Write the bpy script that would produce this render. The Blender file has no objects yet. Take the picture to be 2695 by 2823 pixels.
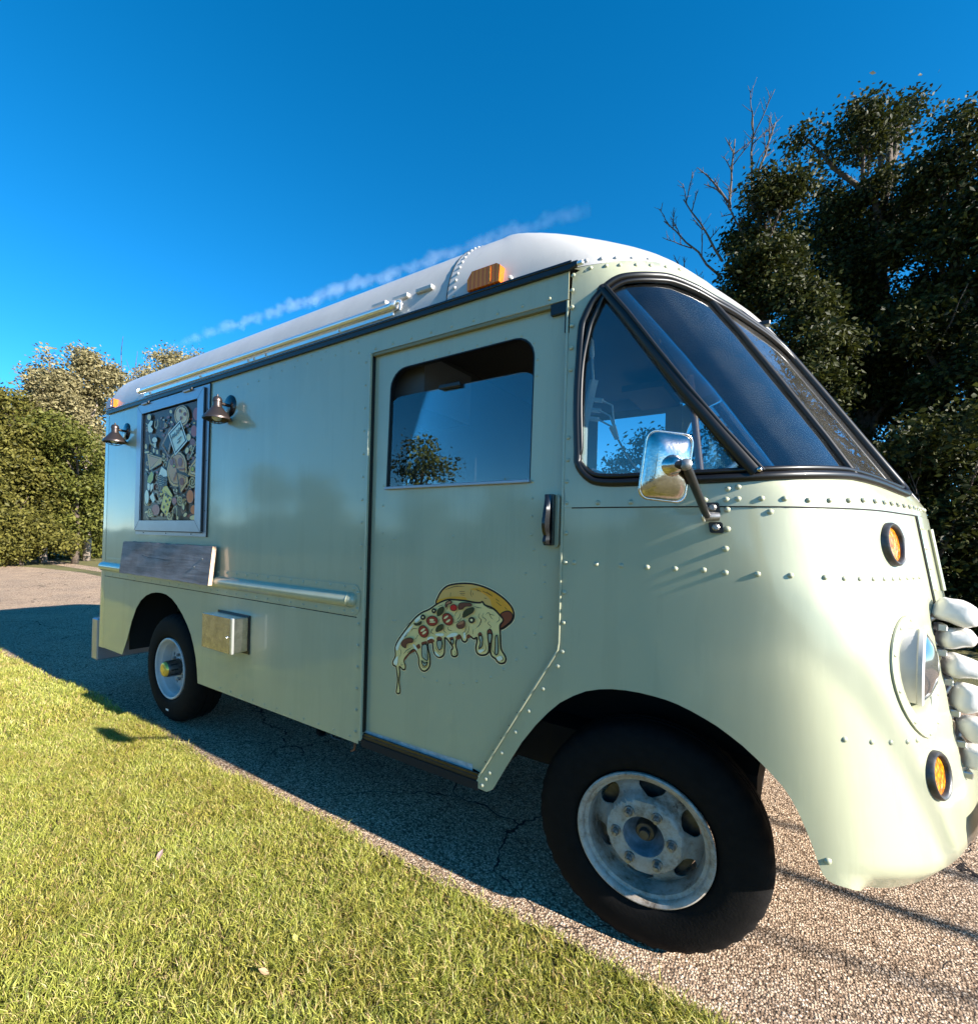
import bpy, math, random
import numpy as np
from mathutils import Vector, Matrix
from mathutils.geometry import delaunay_2d_cdt
SKY_SAT = 1.28; SKY_STR = 0.066; SUN_E = 3.35; EXPO = 2.2
PAINT = (0.385, 0.39, 0.262)
PI = math.pi
scene = bpy.context.scene
COL = scene.collection
GZ = -0.015                                   # ground level (wheel contact)

# ------------------------------------------------------------------ camera
cam_d = bpy.data.cameras.new('camera')
cam = bpy.data.objects.new('camera', cam_d)
COL.objects.link(cam)
cam_d.lens = 17.216
cam_d.sensor_width = 36.0
cam_d.shift_x = 0.0416
cam_d.shift_y = 0.0257
cam_d.clip_start = 0.02
cam_d.clip_end = 6000
_R = Vector((0.81119, 0.58478, 0)); _G = Vector((-0.58478, 0.81119, 0)); _Z = Vector((0, 0, 1))
_ro = 0.02699
_i = _R * math.cos(_ro) + _Z * math.sin(_ro)
_u = -_R * math.sin(_ro) + _Z * math.cos(_ro)
_b = -_G
cam.matrix_world = Matrix(((_i.x, _u.x, _b.x, 0.0), (_i.y, _u.y, _b.y, -1.70), (_i.z, _u.z, _b.z, 1.39), (0, 0, 0, 1)))
scene.camera = cam

# ------------------------------------------------------------------ sky, sun, exposure
SUN_EL = math.radians(25.0)
SUN_AZ = math.radians(0.7)                    # from +X towards +Y
world = bpy.data.worlds.new('World')
scene.world = world
world.use_nodes = True
wn = world.node_tree.nodes; wl = world.node_tree.links
wn.clear()
sky = wn.new('ShaderNodeTexSky'); sky.sky_type = 'NISHITA'; sky.sun_disc = False
sky.sun_elevation = SUN_EL
sky.sun_rotation = math.radians(90) - SUN_AZ
sky.air_density = 0.8; sky.dust_density = 0.0; sky.ozone_density = 4.0; sky.altitude = 1500
hs = wn.new('ShaderNodeHueSaturation'); hs.inputs['Saturation'].default_value = SKY_SAT; hs.inputs['Hue'].default_value = 0.490
bg = wn.new('ShaderNodeBackground'); bg.inputs['Strength'].default_value = SKY_STR
wo = wn.new('ShaderNodeOutputWorld')
wl.new(sky.outputs[0], hs.inputs['Color']); wl.new(hs.outputs[0], bg.inputs['Color']); wl.new(bg.outputs[0], wo.inputs[0])
sd = bpy.data.lights.new('sun', 'SUN'); sd.energy = SUN_E; sd.angle = math.radians(0.5); sd.color = (1.0, 0.935, 0.85)
sun = bpy.data.objects.new('sun', sd); COL.objects.link(sun)
_s = Vector((math.cos(SUN_EL) * math.cos(SUN_AZ), math.cos(SUN_EL) * math.sin(SUN_AZ), math.sin(SUN_EL)))
sun.rotation_euler = _s.to_track_quat('Z', 'Y').to_euler()
sun.location = _s * 60
vs = scene.view_settings
scene.display_settings.display_device = 'sRGB'
vs.view_transform = 'Standard'; vs.look = 'None'; vs.exposure = EXPO; vs.gamma = 1.0; vs.use_curve_mapping = False
scene.cycles.max_bounces = 8
scene.cycles.transparent_max_bounces = 24
scene.cycles.volume_step_rate = 4.0
scene.cycles.volume_max_steps = 64
scene.cycles.use_denoising = True
# ------------------------------------------------------------------ materials
def new_mat(name):
    m = bpy.data.materials.new(name); m.use_nodes = True
    return m, m.node_tree.nodes, m.node_tree.links, m.node_tree.nodes['Principled BSDF']
def noise(n, l, scale, detail=3.0, rough=0.5, coord='Object', vec=None, dist=0.0):
    t = n.new('ShaderNodeTexNoise'); t.inputs['Scale'].default_value = scale
    t.inputs['Detail'].default_value = detail; t.inputs['Roughness'].default_value = rough; t.inputs['Distortion'].default_value = dist
    if vec is None:
        c = n.new('ShaderNodeTexCoord'); vec = c.outputs[coord]
    l.new(vec, t.inputs['Vector'])
    return t
def ramp(n, l, src, stops):
    r = n.new('ShaderNodeValToRGB'); e = r.color_ramp.elements
    while len(e) < len(stops): e.new(0.5)
    for k, (p, c) in enumerate(stops):
        e[k].position = p; e[k].color = (*c, 1) if len(c) == 3 else c
    l.new(src, r.inputs['Fac']); return r
def bump(n, l, h, strength, dist, bsdf, prev=None):
    b = n.new('ShaderNodeBump'); b.inputs['Strength'].default_value = strength; b.inputs['Distance'].default_value = dist
    l.new(h, b.inputs['Height'])
    if prev is not None: l.new(prev, b.inputs['Normal'])
    l.new(b.outputs[0], bsdf.inputs['Normal']); return b.outputs[0]
def simple(name, col, rough=0.5, metal=0.0, coat=0.0, var=0.0, vscale=8.0, bmp=0.0, bscale=60.0, spec=0.5, coat_rough=0.05):
    m, n, l, b = new_mat(name)
    b.inputs['Base Color'].default_value = (*col, 1); b.inputs['Roughness'].default_value = rough
    b.inputs['Metallic'].default_value = metal; b.inputs['Coat Weight'].default_value = coat
    b.inputs['Coat Roughness'].default_value = coat_rough; b.inputs['Specular IOR Level'].default_value = spec
    if var:
        t = noise(n, l, vscale, 5.0, 0.6)
        r = ramp(n, l, t.outputs['Fac'], [(0.3, tuple(c * (1 - var) for c in col)), (0.7, tuple(min(1, c * (1 + var)) for c in col))])
        l.new(r.outputs[0], b.inputs['Base Color'])
    if bmp:
        t = noise(n, l, bscale, 3.0)
        bump(n, l, t.outputs['Fac'], 1.0, bmp, b)
    return m
def paint_mat(name, col, dirt=0.07, rough=0.32, coat=0.8):
    m, n, l, b = new_mat(name)
    tc = n.new('ShaderNodeTexCoord')
    t1 = noise(n, l, 1.6, 4.0, 0.55, vec=tc.outputs['Object'])
    mp = n.new('ShaderNodeMapping'); mp.inputs['Scale'].default_value = (9.0, 9.0, 0.8); l.new(tc.outputs['Object'], mp.inputs['Vector'])
    t2 = noise(n, l, 1.0, 5.0, 0.65, vec=mp.outputs[0])
    ad = n.new('ShaderNodeMath'); ad.operation = 'ADD'; l.new(t1.outputs['Fac'], ad.inputs[0]); l.new(t2.outputs['Fac'], ad.inputs[1])
    r = ramp(n, l, ad.outputs[0], [(0.75, tuple(c * (1 - dirt) for c in col)), (1.0, col), (1.3, tuple(min(1, c * (1 + dirt * 0.35)) for c in col))])
    l.new(r.outputs[0], b.inputs['Base Color'])
    t3 = noise(n, l, 45.0, 3.0, 0.6, vec=tc.outputs['Object'])
    rr = n.new('ShaderNodeMapRange'); rr.inputs['To Min'].default_value = rough - 0.06; rr.inputs['To Max'].default_value = rough + 0.1
    l.new(t3.outputs['Fac'], rr.inputs['Value']); l.new(rr.outputs[0], b.inputs['Roughness'])
    b.inputs['Coat Weight'].default_value = coat; b.inputs['Coat Roughness'].default_value = 0.04; b.inputs['Coat IOR'].default_value = 1.5
    # hand-beaten sheet: long shallow waves and a little orange peel
    w = noise(n, l, 2.3, 2.0, 0.4, vec=tc.outputs['Object'])
    p = n.new('ShaderNodeBump'); p.inputs['Strength'].default_value = 1.0; p.inputs['Distance'].default_value = 0.0035; l.new(w.outputs['Fac'], p.inputs['Height'])
    w2 = noise(n, l, 260.0, 2.0, 0.5, vec=tc.outputs['Object'])
    p2 = n.new('ShaderNodeBump'); p2.inputs['Strength'].default_value = 0.5; p2.inputs['Distance'].default_value = 0.00012; l.new(w2.outputs['Fac'], p2.inputs['Height']); l.new(p.outputs[0], p2.inputs['Normal'])
    l.new(p2.outputs[0], b.inputs['Normal']); l.new(p2.outputs[0], b.inputs['Coat Normal'])
    return m
def glass_mat(name, tint, refl=1.0, rough=0.0, dust=0.0):
    m, n, l, b = new_mat(name)
    n.remove(b)
    tr = n.new('ShaderNodeBsdfTransparent'); tr.inputs[0].default_value = (*tint, 1)
    gl = n.new('ShaderNodeBsdfGlossy'); gl.inputs['Roughness'].default_value = rough; gl.inputs['Color'].default_value = (1, 1, 1, 1)
    tx = noise(n, l, 3.0, 1.0)
    bb = n.new('ShaderNodeBump'); bb.inputs['Distance'].default_value = 0.0004; l.new(tx.outputs['Fac'], bb.inputs['Height']); l.new(bb.outputs[0], gl.inputs['Normal'])
    fr = n.new('ShaderNodeFresnel'); fr.inputs['IOR'].default_value = 1.5
    mu = n.new('ShaderNodeMath'); mu.operation = 'MULTIPLY'; mu.use_clamp = True; mu.inputs[1].default_value = 1.8 * refl; l.new(fr.outputs[0], mu.inputs[0])
    mx = n.new('ShaderNodeMixShader'); l.new(mu.outputs[0], mx.inputs[0]); l.new(tr.outputs[0], mx.inputs[1]); l.new(gl.outputs[0], mx.inputs[2])
    if dust:
        df = n.new('ShaderNodeBsdfDiffuse'); df.inputs[0].default_value = (.50, .47, .43, 1)
        nd = noise(n, l, 9.0, 4.0, 0.6); rd = n.new('ShaderNodeMapRange'); rd.inputs['From Min'].default_value = .3; rd.inputs['From Max'].default_value = .75; rd.inputs['To Min'].default_value = dust * .5; rd.inputs['To Max'].default_value = dust * 1.6; l.new(nd.outputs['Fac'], rd.inputs['Value'])
        m2 = n.new('ShaderNodeMixShader'); l.new(rd.outputs[0], m2.inputs[0]); l.new(mx.outputs[0], m2.inputs[1]); l.new(df.outputs[0], m2.inputs[2]); mx = m2
    l.new(mx.outputs[0], n['Material Output'].inputs['Surface'])
    return m
def leaf_mat(name, c1, c2, trans=0.35):
    m, n, l, b = new_mat(name)
    n.remove(b)
    g = n.new('ShaderNodeNewGeometry')
    r = ramp(n, l, g.outputs['Random Per Island'], [(0.0, c1), (1.0, c2)])
    d = n.new('ShaderNodeBsdfPrincipled'); d.inputs['Roughness'].default_value = 0.55; d.inputs['Specular IOR Level'].default_value = 0.18
    t = n.new('ShaderNodeBsdfTranslucent'); l.new(r.outputs[0], d.inputs['Base Color']); l.new(r.outputs[0], t.inputs['Color'])
    mx = n.new('ShaderNodeMixShader'); mx.inputs[0].default_value = trans
    l.new(d.outputs[0], mx.inputs[1]); l.new(t.outputs[0], mx.inputs[2]); l.new(mx.outputs[0], n['Material Output'].inputs['Surface'])
    return m

M = {}
M['paint'] = paint_mat('mint_paint', PAINT)
M['roof'] = paint_mat('white_roof_paint', (0.46, 0.44, 0.41), 0.08, 0.4, 0.35)
M['rubber'] = simple('black_rubber', (0.006, 0.005, 0.0045), 0.38, coat=0.12, spec=0.4)
M['black'] = simple('black_steel', (0.008, 0.007, 0.007), 0.45, coat=0.12, bmp=0.0006, bscale=90)
M['black_gloss'] = simple('black_gloss_plastic', (0.006, 0.005, 0.005), 0.25, coat=0.35)
M['void'] = simple('dark_underbody', (0.012, 0.010, 0.009), 0.9)
M['tyre'] = simple('tyre_rubber', (0.0055, 0.0048, 0.0045), 0.8, var=0.3, vscale=30, bmp=0.001, bscale=120, spec=0.15)
M['chrome'] = simple('chrome', (0.60, 0.53, 0.48), 0.16, 1.0, var=0.18, vscale=70, bmp=0.0004, bscale=120)
M['steel'] = simple('brushed_stainless', (0.60, 0.56, 0.50), 0.22, 1.0, var=0.25, vscale=22, bmp=0.0004, bscale=60)
M['alum'] = simple('aluminium_frame', (0.36, 0.36, 0.40), 0.36, 0.6, var=0.06)
M['bright_alum'] = simple('bright_aluminium', (0.88, 0.86, 0.82), 0.3, 0.85)
M['lampmetal'] = simple('bronze_lamp_metal', (0.085, 0.066, 0.060), 0.36, 0.8)
M['rimw'] = simple('white_rim_paint', (0.48, 0.47, 0.46), 0.35, var=0.08, vscale=14)
M['rust'] = simple('rust', (0.16, 0.07, 0.035), 0.8, var=0.4, vscale=40)
M['nut'] = simple('lug_nut_steel', (0.30, 0.28, 0.26), 0.4, 0.8, var=0.4, vscale=80)
M['hub'] = simple('hub_dark_steel', (0.10, 0.095, 0.09), 0.38, 0.7, var=0.4, vscale=40)
M['brass'] = simple('yellow_hub_cap', (0.72, 0.52, 0.10), 0.3, 0.6)
M['bluegrey'] = simple('hub_well_paint', (0.20, 0.22, 0.24), 0.55, var=0.5, vscale=25)
M['tooth'] = simple('white_tooth_resin', (0.72, 0.69, 0.64), 0.35, coat=0.3, bmp=0.003, bscale=14)
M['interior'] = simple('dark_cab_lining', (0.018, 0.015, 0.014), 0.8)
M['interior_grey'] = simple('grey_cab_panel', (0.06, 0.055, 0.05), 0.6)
M['white_plastic'] = simple('white_plastic', (0.75, 0.76, 0.72), 0.4)
M['red_label'] = simple('red_label', (0.45, 0.04, 0.04), 0.5)
M['pink_pole'] = simple('pink_brown_pole', (0.34, 0.17, 0.14), 0.4)
M['blue_tube'] = simple('blue_grey_bar', (0.42, 0.58, 0.72), 0.25, 0.5)
M['soffit'] = simple('reflected_yellow_soffit', (0.22, 0.19, 0.10), 0.6)  # yellowish reflection on the door-track soffit, put into its base colour
M['glass'] = glass_mat('window_glass', (0.72, 0.80, 0.82), 1.0, 0.0, 0.008)
M['glass_dark'] = glass_mat('windshield_glass', (0.60, 0.62, 0.60), 0.9, 0.0, 0.028)
M['lens'] = simple('lamp_lens_glass', (0.26, 0.27, 0.28), 0.10, 0.85, coat=0.6)

def amber_mat():
    m, n, l, b = new_mat('amber_lens')
    v = n.new('ShaderNodeTexVoronoi'); v.inputs['Scale'].default_value = 60
    c = n.new('ShaderNodeTexCoord'); l.new(c.outputs['Object'], v.inputs['Vector'])
    r = ramp(n, l, v.outputs['Distance'], [(0.0, (0.90, 0.40, 0.012)), (0.35, (0.62, 0.20, 0.003)), (0.9, (0.26, 0.06, 0.001))])
    l.new(r.outputs[0], b.inputs['Base Color']); b.inputs['Roughness'].default_value = 0.2; b.inputs['Coat Weight'].default_value = 0.3
    b.inputs['Subsurface Weight'].default_value = 0.0
    bump(n, l, v.outputs['Distance'], 0.9, 0.004, b)
    return m
M['amber'] = amber_mat()
def amber_smooth():
    m, n, l, b = new_mat('amber_marker_lens')
    w = n.new('ShaderNodeTexWave'); w.inputs['Scale'].default_value = 16; w.inputs['Distortion'].default_value = 1.5
    c = n.new('ShaderNodeTexCoord'); l.new(c.outputs['Object'], w.inputs['Vector'])
    r = ramp(n, l, w.outputs['Fac'], [(0.0, (0.66, 0.13, 0.002)), (0.75, (0.74, 0.16, 0.003)), (1.0, (0.86, 0.26, 0.006))])
    l.new(r.outputs[0], b.inputs['Base Color']); b.inputs['Roughness'].default_value = 0.25; b.inputs['Coat Weight'].default_value = 0.3
    b.inputs['Transmission Weight'].default_value = 0.0
    return m
M['amber_smooth'] = amber_smooth()
def worn_rim():
    m, n, l, b = new_mat('worn_white_rim')
    t = noise(n, l, 9.0, 6.0, 0.7); t2 = noise(n, l, 55.0, 5.0, 0.75)
    a = n.new('ShaderNodeMath'); a.operation = 'MULTIPLY_ADD'; a.inputs[1].default_value = 0.6; l.new(t2.outputs['Fac'], a.inputs[0]); l.new(t.outputs['Fac'], a.inputs[2])
    r = ramp(n, l, a.outputs[0], [(0.60, (0.07, 0.045, 0.03)), (0.68, (0.24, 0.19, 0.14)), (0.82, (0.36, 0.32, 0.27)), (1.05, (0.43, 0.40, 0.36))])
    l.new(r.outputs[0], b.inputs['Base Color']); b.inputs['Roughness'].default_value = 0.5
    bump(n, l, t2.outputs['Fac'], 0.4, 0.0008, b)
    return m
M['rim_worn'] = worn_rim()
def wood_mat():
    m, n, l, b = new_mat('weathered_barn_wood')
    tc = n.new('ShaderNodeTexCoord')
    mp = n.new('ShaderNodeMapping'); mp.inputs['Scale'].default_value = (1.2, 14.0, 14.0); l.new(tc.outputs['Object'], mp.inputs['Vector'])
    g = noise(n, l, 2.2, 8.0, 0.7, vec=mp.outputs[0], dist=0.6)
    k = noise(n, l, 5.0, 4.0, 0.6, vec=tc.outputs['Object'])
    a = n.new('ShaderNodeMath'); a.operation = 'MULTIPLY_ADD'; a.inputs[1].default_value = 0.55; l.new(k.outputs['Fac'], a.inputs[0]); l.new(g.outputs['Fac'], a.inputs[2])
    r = ramp(n, l, a.outputs[0], [(0.42, (0.035, 0.022, 0.018)), (0.58, (0.15, 0.115, 0.105)), (0.80, (0.24, 0.20, 0.195)), (1.05, (0.34, 0.29, 0.28))])
    l.new(r.outputs[0], b.inputs['Base Color']); b.inputs['Roughness'].default_value = 0.75
    bump(n, l, g.outputs['Fac'], 0.8, 0.003, b)
    return m
M['wood'] = wood_mat()
M['wood_end'] = simple('sawn_wood_end', (0.55, 0.36, 0.23), 0.7, var=0.2, vscale=60)
M['bark'] = simple('bark', (0.085, 0.062, 0.045), 0.9, var=0.45, vscale=12, bmp=0.02, bscale=18)
M['bark_pale'] = simple('pale_bark', (0.30, 0.24, 0.19), 0.9, var=0.35, vscale=12, bmp=0.02, bscale=18)
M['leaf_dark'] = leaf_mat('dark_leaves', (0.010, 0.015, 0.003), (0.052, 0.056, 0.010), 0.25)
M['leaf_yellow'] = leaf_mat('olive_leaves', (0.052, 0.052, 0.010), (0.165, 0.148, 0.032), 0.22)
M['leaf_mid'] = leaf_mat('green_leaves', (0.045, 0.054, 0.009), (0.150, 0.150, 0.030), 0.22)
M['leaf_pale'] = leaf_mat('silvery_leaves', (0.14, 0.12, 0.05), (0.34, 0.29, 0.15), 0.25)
def grass_mat():
    m, n, l, b = new_mat('lawn_blades')
    n.remove(b)
    g = n.new('ShaderNodeNewGeometry')
    tc = n.new('ShaderNodeTexCoord')
    ns = noise(n, l, 2.2, 4.0, 0.6, vec=tc.outputs['Object'])
    r = ramp(n, l, g.outputs['Random Per Island'], [(0.0, (0.20, 0.24, 0.035)), (0.45, (0.42, 0.44, 0.075)), (0.80, (0.58, 0.56, 0.14)), (0.92, (0.64, 0.52, 0.24)), (1.0, (0.50, 0.32, 0.17))])
    mul = n.new('ShaderNodeMix'); mul.data_type = 'RGBA'; mul.blend_type = 'MULTIPLY'; mul.inputs[0].default_value = 0.75
    r2 = ramp(n, l, ns.outputs['Fac'], [(0.3, (0.80, 0.66, 0.55)), (0.62, (1, 1, 1))])
    l.new(r.outputs[0], mul.inputs[6]); l.new(r2.outputs[0], mul.inputs[7])
    d = n.new('ShaderNodeBsdfPrincipled'); d.inputs['Roughness'].default_value = 0.45; d.inputs['Specular IOR Level'].default_value = 0.45
    t = n.new('ShaderNodeBsdfTranslucent'); l.new(mul.outputs[2], d.inputs['Base Color']); l.new(mul.outputs[2], t.inputs['Color'])
    mx = n.new('ShaderNodeMixShader'); mx.inputs[0].default_value = 0.35
    l.new(d.outputs[0], mx.inputs[1]); l.new(t.outputs[0], mx.inputs[2]); l.new(mx.outputs[0], n['Material Output'].inputs['Surface'])
    return m
M['grass'] = grass_mat()
def lawn_ground():
    m, n, l, b = new_mat('lawn_soil')
    t = noise(n, l, 0.6, 6.0, 0.6); t2 = noise(n, l, 60.0, 5.0, 0.7)
    a = n.new('ShaderNodeMath'); a.operation = 'ADD'; l.new(t.outputs['Fac'], a.inputs[0]); l.new(t2.outputs['Fac'], a.inputs[1])
    r = ramp(n, l, a.outputs[0], [(0.65, (0.035, 0.035, 0.012)), (0.95, (0.085, 0.080, 0.022)), (1.25, (0.14, 0.125, 0.035))])
    l.new(r.outputs[0], b.inputs['Base Color']); b.inputs['Roughness'].default_value = 0.95
    bump(n, l, t2.outputs['Fac'], 1.0, 0.03, b)
    return m
M['soil'] = lawn_ground()
def asphalt():
    m, n, l, b = new_mat('asphalt')
    tc = n.new('ShaderNodeTexCoord')
    v = n.new('ShaderNodeTexVoronoi'); v.inputs['Scale'].default_value = 125.0; v.inputs['Randomness'].default_value = 1.0; l.new(tc.outputs['Object'], v.inputs['Vector'])
    v2 = n.new('ShaderNodeTexVoronoi'); v2.inputs['Scale'].default_value = 290.0; l.new(tc.outputs['Object'], v2.inputs['Vector'])
    sep = n.new('ShaderNodeSeparateColor'); l.new(v.outputs['Color'], sep.inputs[0])
    r = ramp(n, l, sep.outputs[0], [(0.0, (0.12, 0.088, 0.060)), (0.25, (0.30, 0.22, 0.152)), (0.60, (0.54, 0.405, 0.285)), (0.86, (0.72, 0.56, 0.40)), (1.0, (0.84, 0.70, 0.55))])
    edge = ramp(n, l, v.outputs['Distance'], [(0.30, (1, 1, 1)), (0.70, (0.50, 0.44, 0.40))])
    mu = n.new('ShaderNodeMix'); mu.data_type = 'RGBA'; mu.blend_type = 'MULTIPLY'; mu.inputs[0].default_value = 0.85
    l.new(r.outputs[0], mu.inputs[6]); l.new(edge.outputs[0], mu.inputs[7])
    big = noise(n, l, 1.3, 5.0, 0.6, vec=tc.outputs['Object'])
    br = ramp(n, l, big.outputs['Fac'], [(0.3, (0.78, 0.78, 0.80)), (0.7, (1.08, 1.04, 1.0))])
    mu2 = n.new('ShaderNodeMix'); mu2.data_type = 'RGBA'; mu2.blend_type = 'MULTIPLY'; mu2.inputs[0].default_value = 1.0
    l.new(mu.outputs[2], mu2.inputs[6]); l.new(br.outputs[0], mu2.inputs[7])
    # alligator cracks
    wn_ = noise(n, l, 2.2, 4.0, 0.6, vec=tc.outputs['Object'])
    ad = n.new('ShaderNodeMix'); ad.data_type = 'RGBA'; ad.blend_type = 'LINEAR_LIGHT'; ad.inputs[0].default_value = 0.20
    l.new(tc.outputs['Object'], ad.inputs[6]); l.new(wn_.outputs['Color'], ad.inputs[7])
    cr = n.new('ShaderNodeTexVoronoi'); cr.feature = 'DISTANCE_TO_EDGE'; cr.inputs['Scale'].default_value = 1.15; l.new(ad.outputs[2], cr.inputs['Vector'])
    crm = noise(n, l, 0.7, 2.0, vec=tc.outputs['Object'])
    wid = n.new('ShaderNodeMapRange'); wid.inputs['From Min'].default_value = 0.42; wid.inputs['From Max'].default_value = 0.62; wid.inputs['To Min'].default_value = 0.0; wid.inputs['To Max'].default_value = 0.006
    l.new(crm.outputs['Fac'], wid.inputs['Value'])
    ck = n.new('ShaderNodeMath'); ck.operation = 'GREATER_THAN'; l.new(cr.outputs['Distance'], ck.inputs[0]); l.new(wid.outputs[0], ck.inputs[1])
    mu3 = n.new('ShaderNodeMix'); mu3.data_type = 'RGBA'; mu3.inputs[6].default_value = (0.03, 0.026, 0.024, 1)
    l.new(ck.outputs[0], mu3.inputs[0]); l.new(mu2.outputs[2], mu3.inputs[7])
    l.new(mu3.outputs[2], b.inputs['Base Color']); b.inputs['Roughness'].default_value = 1.0; b.inputs['Specular IOR Level'].default_value = 0.08
    inv = n.new('ShaderNodeMath'); inv.operation = 'SUBTRACT'; inv.inputs[0].default_value = 1.0; l.new(v.outputs['Distance'], inv.inputs[1])
    p = bump(n, l, inv.outputs[0], 1.0, 0.0055, b)
    p = bump(n, l, v2.outputs['Distance'], 0.5, 0.003, b, p)
    bump(n, l, ck.outputs[0], 1.0, 0.012, b, p)
    return m
M['asphalt'] = asphalt()
def flat(name, col, rough=0.45, coat=0.18):
    return simple(name, col, rough, coat=coat, spec=0.3)
PRINT = dict(crust=(0.46, 0.32, 0.13), amber=(0.50, 0.27, 0.035), brown=(0.13, 0.035, 0.022), cheese=(0.56, 0.50, 0.30), white=(0.62, 0.66, 0.74),
    hole=PAINT, tomato=(0.22, 0.026, 0.018), seed=(0.62, 0.54, 0.38), olive=(0.018, 0.010, 0.009), leaf=(0.025, 0.035, 0.014), mush=(0.10, 0.035, 0.028),
    mush2=(0.28, 0.15, 0.10), red=(0.36, 0.012, 0.014), ink=(0.020, 0.010, 0.008), halo=(0.62, 0.55, 0.47), dark=(0.022, 0.015, 0.010), lid=(0.27, 0.17, 0.11),
    pale=(0.55, 0.46, 0.36), sauce=(0.40, 0.24, 0.13), box=(0.72, 0.76, 0.80), sky=(0.45, 0.62, 0.74), yellow=(0.62, 0.47, 0.08), lime=(0.30, 0.36, 0.03),
    orange=(0.48, 0.14, 0.02), pink=(0.26, 0.07, 0.08), plum=(0.17, 0.06, 0.06), cream=(0.60, 0.50, 0.32), back=(0.050, 0.030, 0.018))
for k_, c_ in PRINT.items(): M['p_' + k_] = flat('print_' + k_, c_ if k_ in ('hole', 'ink', 'dark', 'olive') else (min(.92, c_[0] * 1.75), min(.85, c_[1] * 1.3), c_[2] * .85))

# ------------------------------------------------------------------ traced shape data (metres on the truck)
R_EDGE=[(-0.6891,1.5303),(-0.6891,1.4205),(-0.6896,1.3136),(-0.691,1.2049),(-0.6901,1.0951),(-0.691,0.9891),(-0.7076,0.9334),(-0.7627,0.8391),(-0.8181,0.7442),(-0.8716,0.651),(-0.9293,0.5546),(-0.9818,0.4601),(-0.9979,0.4308),(-1.0147,0.4)]
R_PILLAR=[(-0.6876,2.3576),(-0.6905,2.3041),(-0.6897,2.2427),(-0.689,2.1764),(-0.6884,2.0946),(-0.6888,2.0145),(-0.6892,1.7676),(-0.6891,1.6865),(-0.6914,1.6085)]
R_HEAD=[(-1.7886,2.2978),(-1.6762,2.2958),(-1.5645,2.2972),(-1.4515,2.2972),(-1.3392,2.2984),(-1.2277,2.2999),(-1.1165,2.2982),(-1.0026,2.2989),(-0.8918,2.3001),(-0.7793,2.2974)]
R_DOOR=[(-1.5977,1.6305),(-1.5975,1.5363),(-1.5948,1.4067),(-1.5945,1.3401),(-1.5937,1.144),(-1.5258,1.3808),(-1.5134,1.3811),(-1.1895,1.399),(-1.5172,1.0002),(-1.5018,1.0021),(-1.3279,0.7758),(-1.2564,0.7713),(-1.187,0.7741),(-1.1189,0.7881),(-1.0543,0.8089),(-0.9887,0.8395),(-0.9318,0.8816),(-0.8784,0.9264),(-0.8375,0.9809),(-0.8031,1.0375),(-0.8514,1.0934),(-0.8473,1.2625),(-0.7702,1.2985),(-0.7696,1.2334),(-0.7792,1.1018),(-0.8279,1.5515),(-0.828,1.4832),(-0.828,1.4124),(-0.816,1.3559),(-0.8284,1.6148),(-1.3767,2.1843),(-1.3077,2.187),(-1.237,2.1875),(-1.1662,2.187),(-1.0967,2.1888),(-1.029,2.1897),(-0.9599,2.1903),(-0.8917,2.1845),(-0.8387,2.1453),(-0.8217,2.078),(-0.8221,2.0169)]
R_PIPS=[(-0.8362,0.7803),(-0.8477,0.7442),(-0.8668,0.7258),(-0.9004,0.668),(-0.9164,0.627),(-0.9341,0.6102),(-0.9666,0.5533),(-1.0019,0.4975)]
A_LOW=[(-0.711,1.315),(-0.631,1.314),(-0.545,1.313),(-0.463,1.312),(-0.378,1.312),(-0.296,1.312),(-0.237,1.307),(-0.151,1.307),(-0.064,1.307),(0.029,1.305)]
A_BELT=[(-0.594,1.529),(-0.483,1.529),(-0.261,1.533),(-0.202,1.534),(-0.17,1.536),(-0.107,1.537),(-0.045,1.537),(0.02,1.534),(0.081,1.535),(0.144,1.537),(-0.155,1.573),(-0.186,1.567)]
A_MISC=[(-0.202,1.503),(-0.211,1.442),(-0.225,1.381),(-0.087,1.497),(-0.103,0.505),(-0.001,0.845),(0.072,0.841),(0.13,0.839)]
PZ_FILL=[("crust",[(-1.2694,1.1057),(-1.2601,1.1384),(-1.2403,1.1668),(-1.2123,1.1873),(-1.1726,1.1986),(-1.1258,1.2048),(-1.08,1.205),(-1.0315,1.1975),(-0.9842,1.1827),(-0.9414,1.1608),(-0.9132,1.1392),(-0.8973,1.1189),(-0.893,1.0983),(-0.8978,1.0797),(-0.9142,1.0605),(-0.9515,1.0375),(-1.0017,1.0565),(-1.1145,1.094),(-1.2136,1.1031)]),
("amber",[(-1.0983,1.1835),(-1.0315,1.1953),(-0.9841,1.1806),(-0.9413,1.1584),(-0.9149,1.1382),(-0.9007,1.12),(-0.9019,1.1033),(-0.9192,1.112),(-0.9397,1.1067),(-0.9533,1.0976),(-0.9749,1.1121),(-0.9931,1.1256),(-1.0047,1.1524),(-1.0493,1.1766)]),
("amber",[(-1.2616,1.1216),(-1.1947,1.1428),(-1.1239,1.1476),(-1.1082,1.1379),(-1.0479,1.1326),(-1.0776,1.1303),(-1.1546,1.1318),(-1.2024,1.1305),(-1.2346,1.1192),(-1.2631,1.1047)]),
("brown",[(-0.9515,1.0947),(-0.9362,1.1071),(-0.9158,1.1118),(-0.9002,1.102),(-0.9006,1.0839),(-0.9177,1.0622),(-0.9498,1.0408),(-0.947,1.0601),(-0.9388,1.0764)])]
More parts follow.
